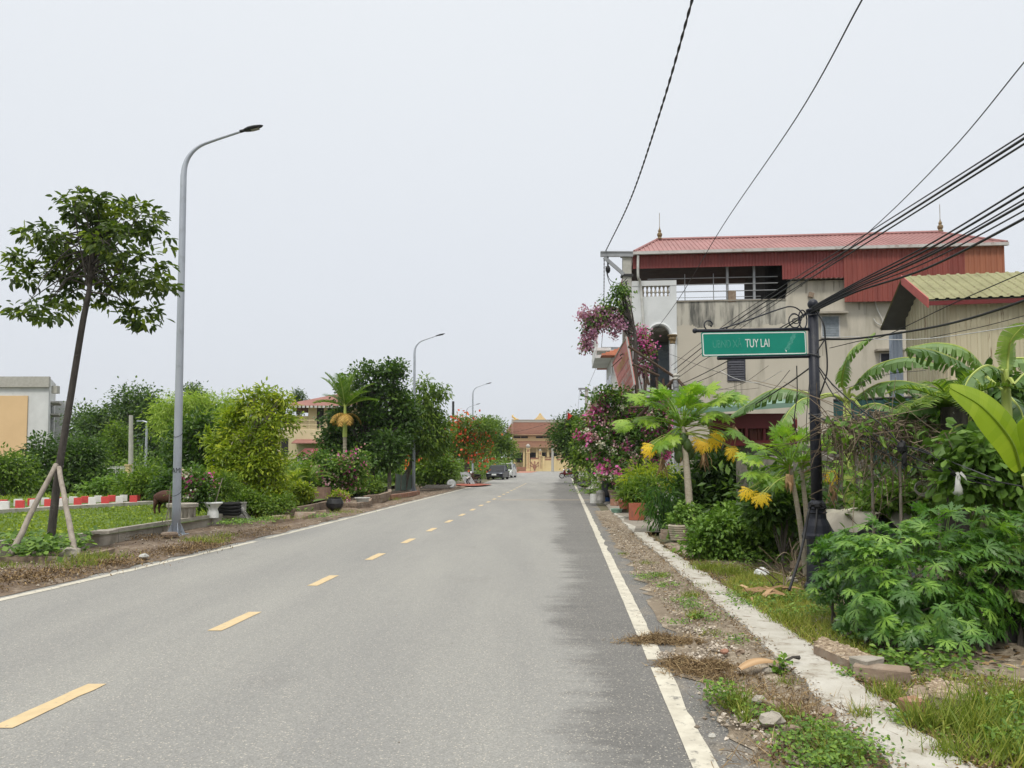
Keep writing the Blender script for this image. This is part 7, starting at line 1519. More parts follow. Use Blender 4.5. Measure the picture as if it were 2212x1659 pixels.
rear=[(9,'r'),(42,'w'),(72,'r'),(100,'w'),(130,'r'),(160,'w'),(186,'r'),(214,'w'),(243,'r'),(269,'w'),(297,'r')]
rr=np.random.default_rng(6)
for row,lst,off in (('front',front,0.03),('rear',rear,0.95)):
    for i,(u,c) in enumerate(lst):
        q=kpt(u,off,0.335+0.09+(0.0)); mb=MB(); box(mb,q+[0,0,0.015],(0.22+rr.uniform(-.01,.01),0.2,0.21),rz=0.45+rr.uniform(-.04,.04)); o=mb.build('kerb_block',M['redpaint'] if c=='r' else M['whitepaint'],origin=q-[0,0,0.09]); tag(o,('red' if c=='r' else 'white')+' painted kerb block, '+ords[i]+' from the left in the '+row+' row','kerb block','red and white kerb blocks')
# things by the first lamp post
c=G(401,1128,0.235); c=np.array([P(396,1002,18.8)[0],18.8,0.235]); t=thing('planter_pot',c,'wide weathered grey concrete planter behind the first lamp post','planter')
mb=MB(); lathe(mb,[(0.0,0.02),(0.24,0.0),(0.30,0.30),(0.36,0.32),(0.37,0.40),(0.32,0.41),(0.28,0.36),(0,0.36)],c,14); mb.build('bowl',M['concrete'],t); mb=MB()
for a in np.linspace(0,2*math.pi,10,endpoint=False): box(mb,c+[0.29*math.cos(a),0.29*math.sin(a),0.17],(0.03,0.05,0.24),rz=a)
mb.pieces('rib_band',M['concrete'],t)
c=np.array([P(462,1002,19.6)[0],19.6,0.235]); t=thing('toilet_planter',c,'white ceramic toilet bowl reused as a planter on the low wall','toilet bowl')
mb=MB(); sc=1.0
def ov(z,a,b,x0=0.0): return [(c[0]+x0+a*math.cos(q),c[1]+b*math.sin(q),c[2]+z) for q in np.linspace(0,2*math.pi,18,endpoint=False)]
R_=[ov(0.0,0.15,0.12),ov(0.14,0.14,0.11),ov(0.22,0.12,0.10,-.01),ov(0.28,0.16,0.13,-.01),ov(0.345,0.215,0.17,0.0),ov(0.36,0.24,0.185,0),ov(0.395,0.24,0.185,0),ov(0.395,0.17,0.13,0),ov(0.30,0.10,0.08,0)]
V=np.array(R_).reshape(-1,3); k=len(R_); n=18; i=np.arange(k-1)[:,None]*n; j=np.arange(n)[None,:]; j2=(j+1)%n; mb.add(V,np.stack([i+j,i+j2,i+n+j2,i+n+j],-1).reshape(-1,4)); box(mb,c+[-0.22,0,0.378],(0.16,0.26,0.04)); mb.build('bowl',M['ceramic'],t,smooth=True)
mb=MB(); tube(mb,[c+[0.05,0,0.35],c+[0.22,0.02,1.0]],0.012,5); mb.build('stick',M['stake'],t)
c=np.array([P(497,1002,20.4)[0],20.4,0.235]); t=thing('tyre_stack',c,'stack of flattened black rubber tyres beside the toilet planter','tyres')
for kx in range(4):
    mb=MB(); A=np.linspace(0,2*math.pi,20); tube(mb,[c+[0.27*math.cos(a),0.22*math.sin(a),0.05+0.085*kx+0.008*math.sin(3*a+kx)] for a in A],0.046,7); mb.build('tyre',M['tyre'],t,smooth=True)
c=np.array([P(520,1002,21.0)[0],21.0,0.1]); t=thing('bucket',c,'dirty pale plastic bucket at the end of the low wall','bucket'); mb=MB(); lathe(mb,[(0.0,0.0),(0.15,0.0),(0.17,0.42),(0.185,0.43),(0.185,0.46),(0.16,0.46),(0.14,0.1)],c,14); mb.build('tub',M['cloth'],t)
mb=MB(); c=P(530,1112,20.6); V=[];rr=np.random.default_rng(2)
for i in range(6):
    for j in range(5): V.append(c+np.array([0.30*i/5-0.18+0.02*j+rr.normal(0,.012),0.05*math.sin(j*1.9+i),0.15-0.30*i/5+0.13*(j/4-0.5)+rr.normal(0,.012)]))
i=np.arange(5)[:,None]*5; j=np.arange(4)[None,:]; F=np.stack([i+j,i+j+1,i+5+j+1,i+5+j],-1).reshape(-1,4); mb.add(V,F); tag(mb.build('cloth_rag',M['cloth'],origin=c,smooth=True),'crumpled grey cloth draped from the wall end by the bucket','cloth')
# stems leaning at the lamp post foot
mb=MB(); 
for (a,b) in (((352,1152),(368,1050)),((362,1154),(360,1110)),((340,1148),(352,1120))): q=G(a[0],a[1],0.04); tube(mb,spline([q,(q+P(b[0],b[1],17.2))/2+[0.03,0,0],P(b[0],b[1],17.2)],5),[0.014,0.008],5)
tag(mb.build('dry_plant',M['stake'],origin=G(352,1152,0.04)),'dry bare plant stems leaning beside the first lamp post foot','dead plant')
c=G(366,1159,0.06); mb=MB(); lathe(mb,[(0,0.0),(0.17,0.0),(0.18,0.05),(0.15,0.09),(0,0.10)],c,12); tag(mb.build('stone_disc',M['brickold'],origin=c),'flat brown stone disc at the foot of the first lamp post','stone')
# brick planter walls further along
def blockrow(label,pts,h,seed,m='brickold',bw=0.28,rows=2,z0=0.05):
    t=thing('planter_wall',(pts[0][0],pts[0][1],0),label,'low wall'); rr=np.random.default_rng(seed); mb=MB(); P0=np.array([(a,b,0.0) for a,b in pts]); L=np.concatenate([[0],np.cumsum(np.linalg.norm(np.diff(P0,axis=0),axis=1))]); n=int(L[-1]/bw)
    for r_ in range(rows):
        for i in range(n):
            s=(i+0.5*(r_%2))*bw+bw/2; 
            if s>L[-1] or rr.random()<0.05*r_: continue
            x=np.interp(s,L,P0[:,0]); y=np.interp(s,L,P0[:,1]); x2=np.interp(s+0.05,L,P0[:,0]); y2=np.interp(s+.05,L,P0[:,1]); hh=h/rows
            box(mb,(x,y,z0+hh*(r_+0.5)),(bw*rr.uniform(0.88,0.96),0.14*rr.uniform(0.9,1.1),hh*0.94),rz=math.atan2(y2-y,x2-x)+rr.normal(0,0.02))
    mb.build('blocks',M[m],t)
g=lambda u,v:tuple(G(u,v,0.05)[:2])
blockrow('low curved block wall around the pink flower bed behind the black pot',[g(722,1098),g(765,1101),g(795,1096),g(800,1088)],0.22,1)
blockrow('taller stone block wall below the jackfruit tree',[g(786,1090),g(820,1086),g(842,1078),g(842,1072)],0.34,2,rows=2)
blockrow('broken brick edging beneath the green netting',[g(842,1079),g(880,1073),g(905,1068)],0.2,3,'brick',0.24,1)
blockrow('old block edging behind the yellow croton shrub',[g(620,1117),g(660,1110),g(700,1100),g(722,1096)],0.26,4,rows=2)
for (u,v,sx_,sy_,h,lab) in [(660,1122,0.62,0.3,0.26,'large flat fronted stone block by the roadside ground cover'),(607,1124,0.5,0.3,0.16,'grey broken stone on the left verge beside the croton'),(690,1112,0.5,0.25,0.14,'slanting kerb stone near the black round pot'),(622,1130,0.9,0.22,0.1,'long low kerb stone half sunk in the left verge'),(757,1105,0.7,0.2,0.1,'worn kerb stone at the road edge below the flower bed')]:
    mb=MB(); c=G(u,v,0.02); box(mb,c+[0,0,h*0.4],(sx_,sy_,h*0.8),rz=R(84)*0+0.25,taper=0.85); mb.V[0]=mb.V[0]+np.random.default_rng(int(u)).normal(0,0.025,mb.V[0].shape); tag(mb.build('kerb_stone',M['brickold'],origin=c),lab,'stone','kerb stones on the left verge')
def pot(label,u,v,z,prof,m,name='flower_pot',Y=None,cat='pot',n=18,soil=True,sc=1.0):
    c=G(u,v,z) if Y is None else np.array([P(u,1002,Y)[0],Y,z]); t=thing(name,c,label,cat); mb=MB(); pr=[(a*sc,b*sc) for a,b in prof]; lathe(mb,[(0,0.0)]+pr,c,n); mb.build('body',M[m],t,smooth=False)
    if soil: mb=MB(); zt=max(b for a,b in pr)-0.03; r_=[a for a,b in pr if b>=zt][-1]*0.93; lathe(mb,[(0,zt),(r_,zt-0.005)],c,n); mb.build('soil',M['soil'],t)
    return t
STR=[(0.9,0),(1.0,0.02),(1.0,1.0),(0.93,1.0),(0.92,0.9)]
def straight(r_,h): return [(r_*0.98,0),(r_,h*0.02),(r_,h),(r_*0.9,h),(r_*0.89,h*0.9)]
def tap(r0,r1,h): return [(r0,0),(r1*0.97,h*0.85),(r1*1.08,h*0.86),(r1*1.08,h),(r1*0.93,h),(r1*0.9,h*0.9)]
pot('large terracotta well ring pot standing on the right pavement',1375.5,1123,0.09,straight(0.215,0.45),'terracotta')
pot('dark brown cylindrical pot behind the terracotta ring pot',1397,1114,0.09,straight(0.13,0.25),'terracotta_old'); pot('small square looking grey stone pot beside the brown cylinder',1409,1115,0.09,tap(0.12,0.16,0.24),'brickold',n=4)
pot('squat grey block pot under the red pot',1352,1106,0.09,straight(0.19,0.19),'brickold',n=4,soil=False); pot('reddish pot standing on the grey block',1349,1099,0.2,tap(0.15,0.19,0.26),'terracotta'); pot('pale green plastic bowl with small plant on the pavement',1332,1107,0.09,tap(0.15,0.19,0.12),'greenplastic')
pot('stack of brick coloured trays behind the green bowl',1330,1092,0.09,straight(0.20,0.24),'brick',n=4,soil=False); pot('grey ceramic flower pot behind the black bag',1328,1082,0.2,tap(0.16,0.24,0.42),'brickold')
pot('white painted bucket half in shadow on the right pavement',1283,1087,0.09,straight(0.15,0.36),'whiteplastic',soil=False); pot('wide black plastic bag pot on a blue basin',1313,1078,0.09+0.14,[(0.2,0),(0.27,0.1),(0.26,0.4),(0.29,0.62),(0.22,0.78),(0.1,0.8)],'blackplastic',Y=31.2); pot('blue plastic basin under the black bag pot',1313,1088,0.09,tap(0.24,0.27,0.16),'blueplastic',Y=31.2,soil=False)
pot('grey sack of soil beside the white bucket',1297,1087,0.09,[(0.15,0),(0.19,0.12),(0.16,0.3),(0.17,0.42),(0.08,0.5)],'cloth',name='sack',cat='sack',soil=False)
t=pot('woven grey basket pot beside the papaya trunk',1464,1171,0.09,[(0.15,0)]+[(0.155+0.004*i+(0.007 if i%2 else 0),0.022*i) for i in range(1,14)]+[(0.19,0.31),(0.17,0.31),(0.17,0.28)],'bark_pale',Y=15.3)
pot('tall terracotta coloured ring planter below the sago palm',694,1086,0.05,straight(0.37,0.62),'terracotta_old'); pot('round glazed black pot with pink flowers at the roadside',723,1103,0.05,[(0.14,0),(0.26,0.12),(0.29,0.24),(0.24,0.38),(0.2,0.42),(0.23,0.44),(0.2,0.44)],'blackplastic')
pot('white plastic basin on the flower bed wall',783,1085,0.24,tap(0.2,0.26,0.17),'whiteplastic',soil=False); pot('orange flowerpot among leaves beside the croton',665,1085,0.25,tap(0.18,0.26,0.36),'terracotta_old')
mb=MB(); c=G(1333,1129,0.1)
mb=MB(); c=np.array([P(1446,1172,15.6)[0],15.6,0.09]); box(mb,c+[0,0,0.05],(0.36,0.25,0.10)); box(mb,c+[0.02,0.02,0.145],(0.33,0.22,0.08),rz=0.1); tag(mb.build('stone_step',M['brickold'],origin=c),'two stacked brown stone slabs beside the woven basket pot','slab')
# green netting, scrap and furniture along the left
a=P(854,1002,44.0); b=P(890,1002,46); t=thing('net_screen',a*[1,1,0],'sagging green mesh screen on stakes beside the second lamp post','screen'); mb=MB(); n=14; V=[]
for i in range(n+1): q=a+(b-a)*i/n; V+=[[q[0],q[1],0.06],[q[0],q[1]+0.05*math.sin(i*1.3),0.98+0.05*math.sin(i*0.9)]]
i=np.arange(n)*2; mb.add(V,np.stack([i,i+2,i+3,i+1],-1)); mb.build('mesh',mat('green_netting',(0.16,0.22,0.18),(0.21,0.27,0.23),0.9,6,stretch=(1,1,0.3)),t)
mb=MB()
for q in (0,0.33,0.66,1.0): p=a+(b-a)*q; tube(mb,[[p[0],p[1]-0.05,0],[p[0]+0.04,p[1]-.05,1.12]],0.025,5)
mb.pieces('stake',M['stake'],t)
c=G(938,1057,0.05); t=thing('corrugated_sheet',c,'dark corrugated roofing sheet lying flat beside the second lamp post','sheet'); mb=MB(); corr(mb,G(906,1057,0.10),G(965,1056,0.10)-G(906,1057,0.10),[0.2,1.6,0.18],0.13,0.05,nd=[0,0,1],trap=False); mb.build('sheet',M['bark'],t)
c=G(925,1050,0.05); t=thing('fibre_sheet',c,'pale roofing panel propped at a slant behind the dark sheet','sheet'); mb=MB(); corr(mb,P(911,1040,50.5),P(949,1051,50.5)-P(911,1040,50.5),[0.1,1.0,-0.15],0.2,0.04,nd=[0,-0.3,1]); mb.build('sheet',M['conc_pole'],t)
c=P(957,1046,51); t=thing('foam_box',c,'discarded white foam box with a jug on top by the roadside','box'); box_=MB(); box(box_,(c[0],51,0.35),(0.75,0.5,0.55)); box_.build('box',M['whiteplastic'],t); mb=MB(); c2=P(970,1037,51.2); box(mb,(c2[0],51.2,0.92),(0.42,0.35,0.55)); tube(mb,[(c2[0]-.1,51.2,1.18),(c2[0]-.02,51.2,1.32),(c2[0]+0.1,51.2,1.2)],0.03,5); mb.build('jug',M['ceramic'],t)
c=P(975,1055,49); mb=MB(); lathe(mb,[(0.0,-0.05),(0.16,-0.03),(0.29,0.04),(0.30,0.05),(0.16,-0.01),(0,-0.03)],(0,0,0),18); o=mb.build('white_dish',M['ceramic'],smooth=True); o.location=(c[0],49,0.33); o.rotation_euler=(R(68),0.2,0.15); tag(o,'round white ceramic dish leaning against the foam box','dish')
for i,(u0,v0,u1,v1,lab) in enumerate([(998,1021,1010,1048,'left metal grid rack leaning beside the motorbike'),(1006,1020,1022,1050,'right metal grid rack leaning beside the motorbike')]):
    Y=58.5-0.6*i; t=thing('grid_rack',P((u0+u1)/2,v1,Y)*[1,1,0],lab,'rack','leaning grid racks'); a=P(u0-4,v0,Y+0.5); a2=P(u0+5,v0,Y+.5); b=P(u1-4,v1,Y); b2=P(u1+5,v1,Y); mb=MB()
    b[2]=b2[2]=0.05
    for q in np.linspace(0,1,5): tube(mb,[a+(a2-a)*q,b+(b2-b)*q],0.022,4)
    for q in np.linspace(0,1,12): tube(mb,[a+(b-a)*q,a2+(b2-a2)*q],0.022,4)
    mb.build('grid',M['greymetal'],t)
mb=MB(); c=G(1000,1050,0.03); V=[]; 
for i in range(24): q=i/24*2*math.pi; V.append([c[0]+0.6+1.3*math.cos(q)*(1+0.15*math.sin(q*3)),c[1]+1.5+3.0*math.sin(q)*(1+0.12*math.cos(q*4)),0.10])
mb.add(V,[list(range(24))]); o=mb.build('red_dirt',mat('red_gravel',(0.30,0.085,0.055),(0.22,0.07,0.045),0.95,5),None); tag(o,kind='structure')
# junk along the right pavement
rr=np.random.default_rng(31)
for i,(u,v,w_,h,m_,lab) in enumerate([(1262,1052,1.0,0.35,'blackplastic','black tarpaulin heap on the far right pavement'),(1268,1046,0.8,0.3,'iron','rusty scrap heap behind the black tarpaulin'),(1258,1041,0.7,0.4,'brickold','stack of old blocks on the far right pavement'),(1277,1062,0.55,0.3,'conc_pole','pale concrete lump by the pavement edge')]):
    c=G(u,v,0.09); mb=MB(); rock(mb,c+[0,0,h/2],(w_,w_*1.4,h),rr,0,0.5,10,0.16); tag(mb.build('scrap_heap',M[m_],origin=c),lab,'heap')
mb=MB(); a=G(1279,1061,0.09); tube(mb,[a,[a[0],a[1],0.95]],0.045,6); box(mb,(a[0]+0.35,a[1],0.62),(0.7,0.05,0.06)); box(mb,(a[0]+0.35,a[1],0.3),(0.7,0.05,0.06)); tube(mb,[[a[0]+.7,a[1],0.05],[a[0]+.7,a[1],0.7]],0.03,5); tag(mb.build('barrier',M['whiteplastic'],origin=a),'small white post and rail barrier on the far right pavement','barrier')
# ------------------------------------------------------------------ near right: tarpaulin, pole, slabs, bricks, husk
c=np.array([P(1838,1002,9.9)[0],9.9,0.05]); t=thing('covered_cart',c,'grey tarpaulin over a bulky object topped by a beige sheet behind the leafy bush','cart')
rr=np.random.default_rng(5)
def lump(x0,x1,y0,y1,z0,z1,m,name,nn=12,amp=0.03,rnd=0.35):
    mb=MB(); th=np.linspace(0,math.pi/2,nn); az=np.linspace(0,2*math.pi,28,endpoint=False); V=[]
    for a in th:
        for q in az:
            sx_=np.sign(math.cos(q))*abs(math.cos(q))**rnd; sy_=np.sign(math.sin(q))*abs(math.sin(q))**rnd; r_=math.cos(a)**rnd
            V.append([(x0+x1)/2+(x1-x0)/2*sx_*r_+amp*math.sin(q*7+a*3),(y0+y1)/2+(y1-y0)/2*sy_*r_+amp*math.sin(q*5),z0+(z1-z0)*math.sin(a)**rnd+amp*0.6*math.sin(q*6+a*5)*(a>0.1)])
    i=np.arange(nn-1)[:,None]*28; j=np.arange(28)[None,:]; j2=(j+1)%28; mb.add(V,np.stack([i+j,i+j2,i+28+j2,i+28+j],-1).reshape(-1,4)); return mb.build(name,m,t,smooth=True)
xa=P(1786,1002,9.6)[0]; xb=P(1905,1002,9.9)[0]; zt=P(1840,1112,9.8)[2]; lump(xa,xb,9.4,10.3,0.05,zt,M['tarp'],'tarpaulin')
mb=MB(); V=[];nx,ny=14,6
for i in range(nx):
    for j in range(ny):
        q=i/(nx-1); w_=j/(ny-1); x=xa-0.02+(xb+0.12-xa)*q; y=9.28+1.0*w_; z=zt+0.03+0.03*q+0.02*math.sin(i*1.1+j) - (0.16*(1+math.sin(q*9))*0.7 if j==0 else 0) - (0.16 if i==0 else 0); V.append([x,y-(0.03 if j==0 else 0),z])
i=np.arange(nx-1)[:,None]*ny; j=np.arange(ny-1)[None,:]; mb.add(V,np.stack([i+j,i+j+1,i+ny+j+1,i+ny+j],-1).reshape(-1,4)); mb.build('sheet',M['tarpwhite'],t,smooth=True)
mb=MB(); 
for q in (-0.5,0.45): box(mb,(c[0]+q,9.35,0.25),(0.08,0.1,0.5))
mb.build('leg',M['bluegrey'],t)
mb=MB(); tube(mb,[P(1858,1103,9.7),P(1910,1032,9.9)],0.014,6); tag(mb.build('bamboo_stick',M['stake'],origin=P(1858,1103,9.7)),'thin bamboo stick standing slanted out of the tarpaulin','stick')
def slab(label,poly_uv,z0,h,seed,m='brickold',topm='pebgold'):
    rr=np.random.default_rng(seed); pts=[G(u,v,z0) for u,v in poly_uv]; c=sum(pts)/len(pts); t=thing('concrete_slab',c*[1,1,0],label,'slab','broken concrete slabs on the right verge'); mb=MB(); 
    # subdivide outline for a chipped edge
    o=[]; n=len(pts)
    for i in range(n):
        for q in np.linspace(0,1,5,endpoint=False): o.append(pts[i]*(1-q)+pts[(i+1)%n]*q+np.array([rr.normal(0,0.008),rr.normal(0,0.008),0]))
    prism(mb,[p*[1,1,0]+[0,0,z0-h] for p in o],[0,0,h]); mb.build('slab',M[m],t)
    xs=np.array(o); mn=xs.min(0); mx_=xs.max(0); mb=MB(); cnt=0; nmax=int(900*np.prod((mx_-mn)[:2]))+60
    from math import atan2
    poly=[(p[0],p[1]) for p in pts]
    def inside(x,y):
        k=False; j=len(poly)-1
        for i in range(len(poly)):
            if (poly[i][1]>y)!=(poly[j][1]>y) and x<(poly[j][0]-poly[i][0])*(y-poly[i][1])/(poly[j][1]-poly[i][1])+poly[i][0]: k=not k
            j=i
        return k
    for q in range(nmax*2):
        x=rr.uniform(mn[0],mx_[0]); y=rr.uniform(mn[1],mx_[1])
        if inside(x,y): s=rr.uniform(0.010,0.028); rock(mb,(x,y,z0+s*0.05),(s*1.4,s,s*0.6),rr,0,rr.random(),5,0.22)
    if mb.n: mb.build('gravel_top',M[topm],t); mb2=None
    return t
slab('long broken slab with gravelly top lying along the pale concrete strip',[(1757,1394),(1775,1375),(1893,1418),(1884,1440),(1832,1425)],0.15,0.10,1)
slab('wide gravel faced slab half buried in grass at lower right',[(2000,1478),(2022,1466),(2086,1480),(2104,1512),(2060,1512),(2012,1505)],0.16,0.07,2); slab('small gravel faced slab left of the wide one',[(1962,1492),(1985,1480),(2008,1498),(2000,1512),(1968,1505)],0.12,0.06,3)
def brickobj(label,u,v,z,size,rz,m='brick',rx=0.0,name='brick'):
    c=G(u,v,z); mb=MB(); rr=np.random.default_rng(int(u)); box(mb,c+[0,0,size[2]/2],size,rz=rz,rx=rx); 
    V=mb.V[0]; mb.V[0]=V+rr.normal(0,0.010,V.shape); o=mb.build(name,M[m],origin=c); 
    bv=o.modifiers.new('b','BEVEL'); bv.width=0.008; bv.segments=1
    tag(o,label,'brick' if name=='brick' else 'stone','loose bricks and stones on the right verge'); return o
brickobj('long brown brick with rough end below the broken slab',1906,1472,0.05,(0.36,0.12,0.12),R(-28),'brickold'); brickobj('pale stone chunk wedged behind the long brown brick',1872,1462,0.05,(0.18,0.15,0.14),0.4,'concrete')
brickobj('brick stub standing beside the small gravel slab',1990,1520,0.05,(0.12,0.10,0.09),0.5,'brickold'); brickobj('small orange brick piece with a white spot in the grass',1966,1545,0.05,(0.11,0.1,0.1),0.2,'brick'); brickobj('dull brown brick cube on the gravel near the road line',1710,1592-0,0.04,(0.09,0.07,0.07),0.3,'brickold')
brickobj('curved red tile piece at the lower right edge',2066,1648,0.04,(0.16,0.09,0.02),-0.2,'terracotta'); brickobj('small pink tile piece near the right edge',2010+30,1622,0.05,(0.07,0.05,0.015),0.4,'terracotta')
for (u,v,s,lab,m_) in [(1647,1248,0.20,'white lump of plaster in the grass left of the sign pole','ceramic'),(1727,1236,0.26,'brown grey stone among twigs by the sign pole','brickold'),(1712,1262,0.15,'pale small stone at the edge of the twig pile','concrete'),(1695,1195,0.42,'flat grey stone slab edge behind the twig pile','concrete'),(1660,1455+0,0.07,'greenish grey stone near the fallen husk','concrete'),(1598,1413,0.07,'moss green stone beside the straw clump','brickold'),(1565,1412,0.06,'pinkish stone beside the upper straw clump','brick'),(1640,1520,0.08,'round grey stone next to the small weeds','concrete'),(1672,1532,0.08,'brown stone beside the round grey one','brickold'),(1665,1570,0.13,'long grey stone on the gravel','concrete'),(1787,1548,0.09,'tan stone by the concrete strip edge','brickold'),(1536,1558-55,0.035,'pale pebble lying on the white road line','concrete'),(1538,1594,0.04,'grey pebble on the white line nearer the camera','conc_pole'),(153,1207,0.30,'holed pale cinder stone at the foot of the right tree stake','concrete'),(185,1145,0.10,'white plastic scrap on the lawn edge','whiteplastic'),(311,1207,0.13,'crumpled white bag on the dirt near the left road line','whiteplastic')]:
    c=G(u,v,0.05); mb=MB(); rock(mb,c+[0,0,s*0.28],(s*1.2,s,s*0.75),np.random.default_rng(int(u*3)),0,0.5,9,0.12); tag(mb.build('stone',M[m_],origin=c),lab,'stone','loose bricks and stones on the right verge' if u>1000 else 'stones on the left verge')
# dry banana sheath on the strip
c=G(1660,1443,0.10); t=thing('banana_husk',c,'long dry brown banana sheath lying across the pale concrete strip','dry leaf'); mb=MB(); a=G(1596,1455,0.07); b=G(1700,1432,0.10); n=14; V=[]
ax=nrm(b-a); sd=nrm(np.cross(ax,[0,0,1.0]))
for i in range(n+1):
    q=i/n; w_=0.052*math.sin(min(1,q*1.05+0.12)*math.pi)**0.7+0.004; p=a+(b-a)*q+[0,0,0.02+0.015*math.sin(q*5)]
    for k_ in range(5): an=(k_/4-0.5)*2.3; V.append(p+sd*w_*math.sin(an)+np.array([0,0,1.0])*(w_*0.9*math.cos(an)))
i=np.arange(n)[:,None]*5; j=np.arange(4)[None,:]; mb.add(V,np.stack([i+j,i+j+1,i+5+j+1,i+5+j],-1).reshape(-1,4),0,np.tile([0.6,0.9,0.5,0.95,0.4],n+1)); mb.build('sheath',M['husk'],t,smooth=True)
mb=MB(); tube(mb,[b+[0,0,0.02],b+ax*0.06+[0,0,0.035],b+ax*0.12+[0,0,0.02]],[0.012,0.010,0.018],5); mb.build('tip',M['bark_dark'],t)
# dead palm fronds near the sign pole
c=G(1645,1285,0.08); t=thing('dead_frond',c,'pile of dry tan leaves lying in the grass before the sign pole','dry leaves'); mb=MB(); rr=np.random.default_rng(8)
for i in range(16):
    o=G(rr.uniform(1585,1700),rr.uniform(1268,1290),0.10+rr.uniform(0,.05)); d=np.array([rr.normal(0,1),rr.normal(0,0.6),rr.normal(0.05,0.12)]); inst(mb,T_BLADE,[o],[d],[[rr.normal(0,.5),-0.4,1]],rr.uniform(0.18,0.42),rr.uniform(0.03,0.07),[rr.random()],0)
mb.build('leaves',M['husk'],t)
# twig heap
c=G(1730,1245,0.06); t=thing('twig_pile',c,'heap of dead twigs and loops of wire at the sign pole foot','twigs'); mb=MB(); rr=np.random.default_rng(9)
for i in range(46):
    a=G(rr.uniform(1665,1775),rr.uniform(1215,1285),0.06)+[0,rr.uniform(-.2,.3),0]; d=np.array([rr.normal(0,0.28),rr.normal(0,0.15),abs(rr.normal(0.22,0.15))]); tube(mb,spline([a,a+d*0.5+rr.normal(0,0.05,3),a+d],3),[0.010,0.004],4,0,rr.random(),False)
for i in range(7):
    a=G(rr.uniform(1690,1750),rr.uniform(1190,1240),0.25); A=np.linspace(rr.uniform(0,3),rr.uniform(4,7),9); r_=rr.uniform(0.10,0.2); tube(mb,[a+[r_*math.cos(q),0.05*math.sin(q*2),0.1+r_*math.sin(q)] for q in A],0.005,4,0,0.95,False)
mb.build('twigs',M['vine'],t)
# dead vines hanging over the cables and wall
c=P(1940,1002,8.9); t=thing('dead_vine',c*[1,1,0],'thick curtain of dead brown vines hanging over cables and wall','dead vine'); mb=MB(); rr=np.random.default_rng(10)
def vtop(u): return float(np.interp(u,[1770,1800,1850,1900,1980,2060,2120],[915,915,898,900,918,950,990]))
for i in range(560):
    u=rr.uniform(1775,2110); v=vtop(u)+rr.exponential(38)-12; Y=8.7+rr.normal(0,0.3); a=P(u,v,Y); L=rr.uniform(0.15,0.75)
    if rr.random()<0.75: d=np.array([rr.normal(0,0.5),rr.normal(0,0.2),rr.normal(-0.15,0.28)])*L*1.6
    else: d=np.array([rr.normal(0,0.08),rr.normal(0,0.08),-1.0])*L
    m=a+d*0.5+rr.normal(0,0.05,3); tube(mb,spline([a,m,a+d],3),[0.006,0.003],3,0,rr.random(),False)
N=1500; us=rr.uniform(1790,2100,N); pos=np.array([P(u,vtop(u)+abs(rr.normal(0,42))+6,8.75+rr.normal(0,0.2)) for u in us]); d=rr.normal(0,0.6,(N,3)); d[:,2]-=0.8; inst(mb,T_DIA,pos,d,rr.normal(0,1,(N,3)),rr.uniform(0.03,0.10,N),0.018,rr.random(N)*0.8)
mb.build('stems',M['vine'],t)
mb=MB(); N=420; us=rr.uniform(1780,2110,N); pos=np.array([P(u,vtop(u)+abs(rr.normal(0,60))-4,8.6+rr.normal(0,0.25)) for u in us]); d=rr.normal(0,0.7,(N,3)); d[:,2]-=0.5; inst(mb,T_LEAF,pos,d,rr.normal(0,.6,(N,3))+[0,-.5,.6],rr.uniform(0.06,0.14,N),0.05,rr.random(N)); mb.build('live_leaves',M['L_weed'],t)
for i,(u,Y,v0_,v1_) in enumerate([(1945,8.6,905,1075),(1885,8.9,940,1050),(2028,8.4,960,1060)]):
    mb=MB(); p=P(u,v1_,Y); tube(mb,[[p[0],Y,0.1],P(u-3,v0_,Y)],0.016,6); tag(mb.build('wooden_stake',M['stake'],origin=(p[0],Y,0.1)),['thin grey stake among the dead vines left of the plastic bag','thin stake among dead vines nearest the sign pole','short stake close to the hanging white plastic bag'][i],'stake','stakes in the dead vines')
c=P(1948,965,7.95); mb=MB(); rock(mb,c,(0.10,0.08,0.13),rr,0,0.5,8,0.2); rock(mb,c+[0.02,0,-0.12],(0.06,0.05,0.16),rr,0,0.5,8,0.2); tag(mb.build('cable_junction',M['rubber'],origin=c),'black taped cable junction hanging in the dead vines','cable junction')
c=P(2068,1048,7.2); t=thing('plastic_bag',c,'torn white plastic bag caught on twigs above the palmate bush','plastic bag'); mb=MB(); lathe(mb,[(0.006,0.09),(0.014,0.06),(0.028,0.01),(0.038,-0.05),(0.034,-0.08),(0.0,-0.09)],c,9); mb.V[0]=mb.V[0]+rr.normal(0,0.006,mb.V[0].shape); mb.build('bag',M['whiteplastic'],t,smooth=True); mb=MB(); inst(mb,T_BLADE,[c+[0.0,0,0.12],c+[0.03,0,0.12]],[[0.3,0,-1],[0.5,0,-0.6]],[[0,-1,0],[0,-1,0.2]],0.12,0.03,[.5,.5]); mb.build('handle',M['whiteplastic'],t)
c=P(1995,1055,8.6); mb=MB(); 
for i in range(5): A=np.linspace(0,6.28,18); tube(mb,[c+[ (0.10-0.008*i)*math.cos(a),0.01*i,(0.085-0.008*i)*math.sin(a)+0.01*math.sin(i)] for a in A],0.007,4)
tag(mb.build('wire_coil',M['conc_pole'],origin=c),'faded coil of wire lying on the rubble wall','coil')
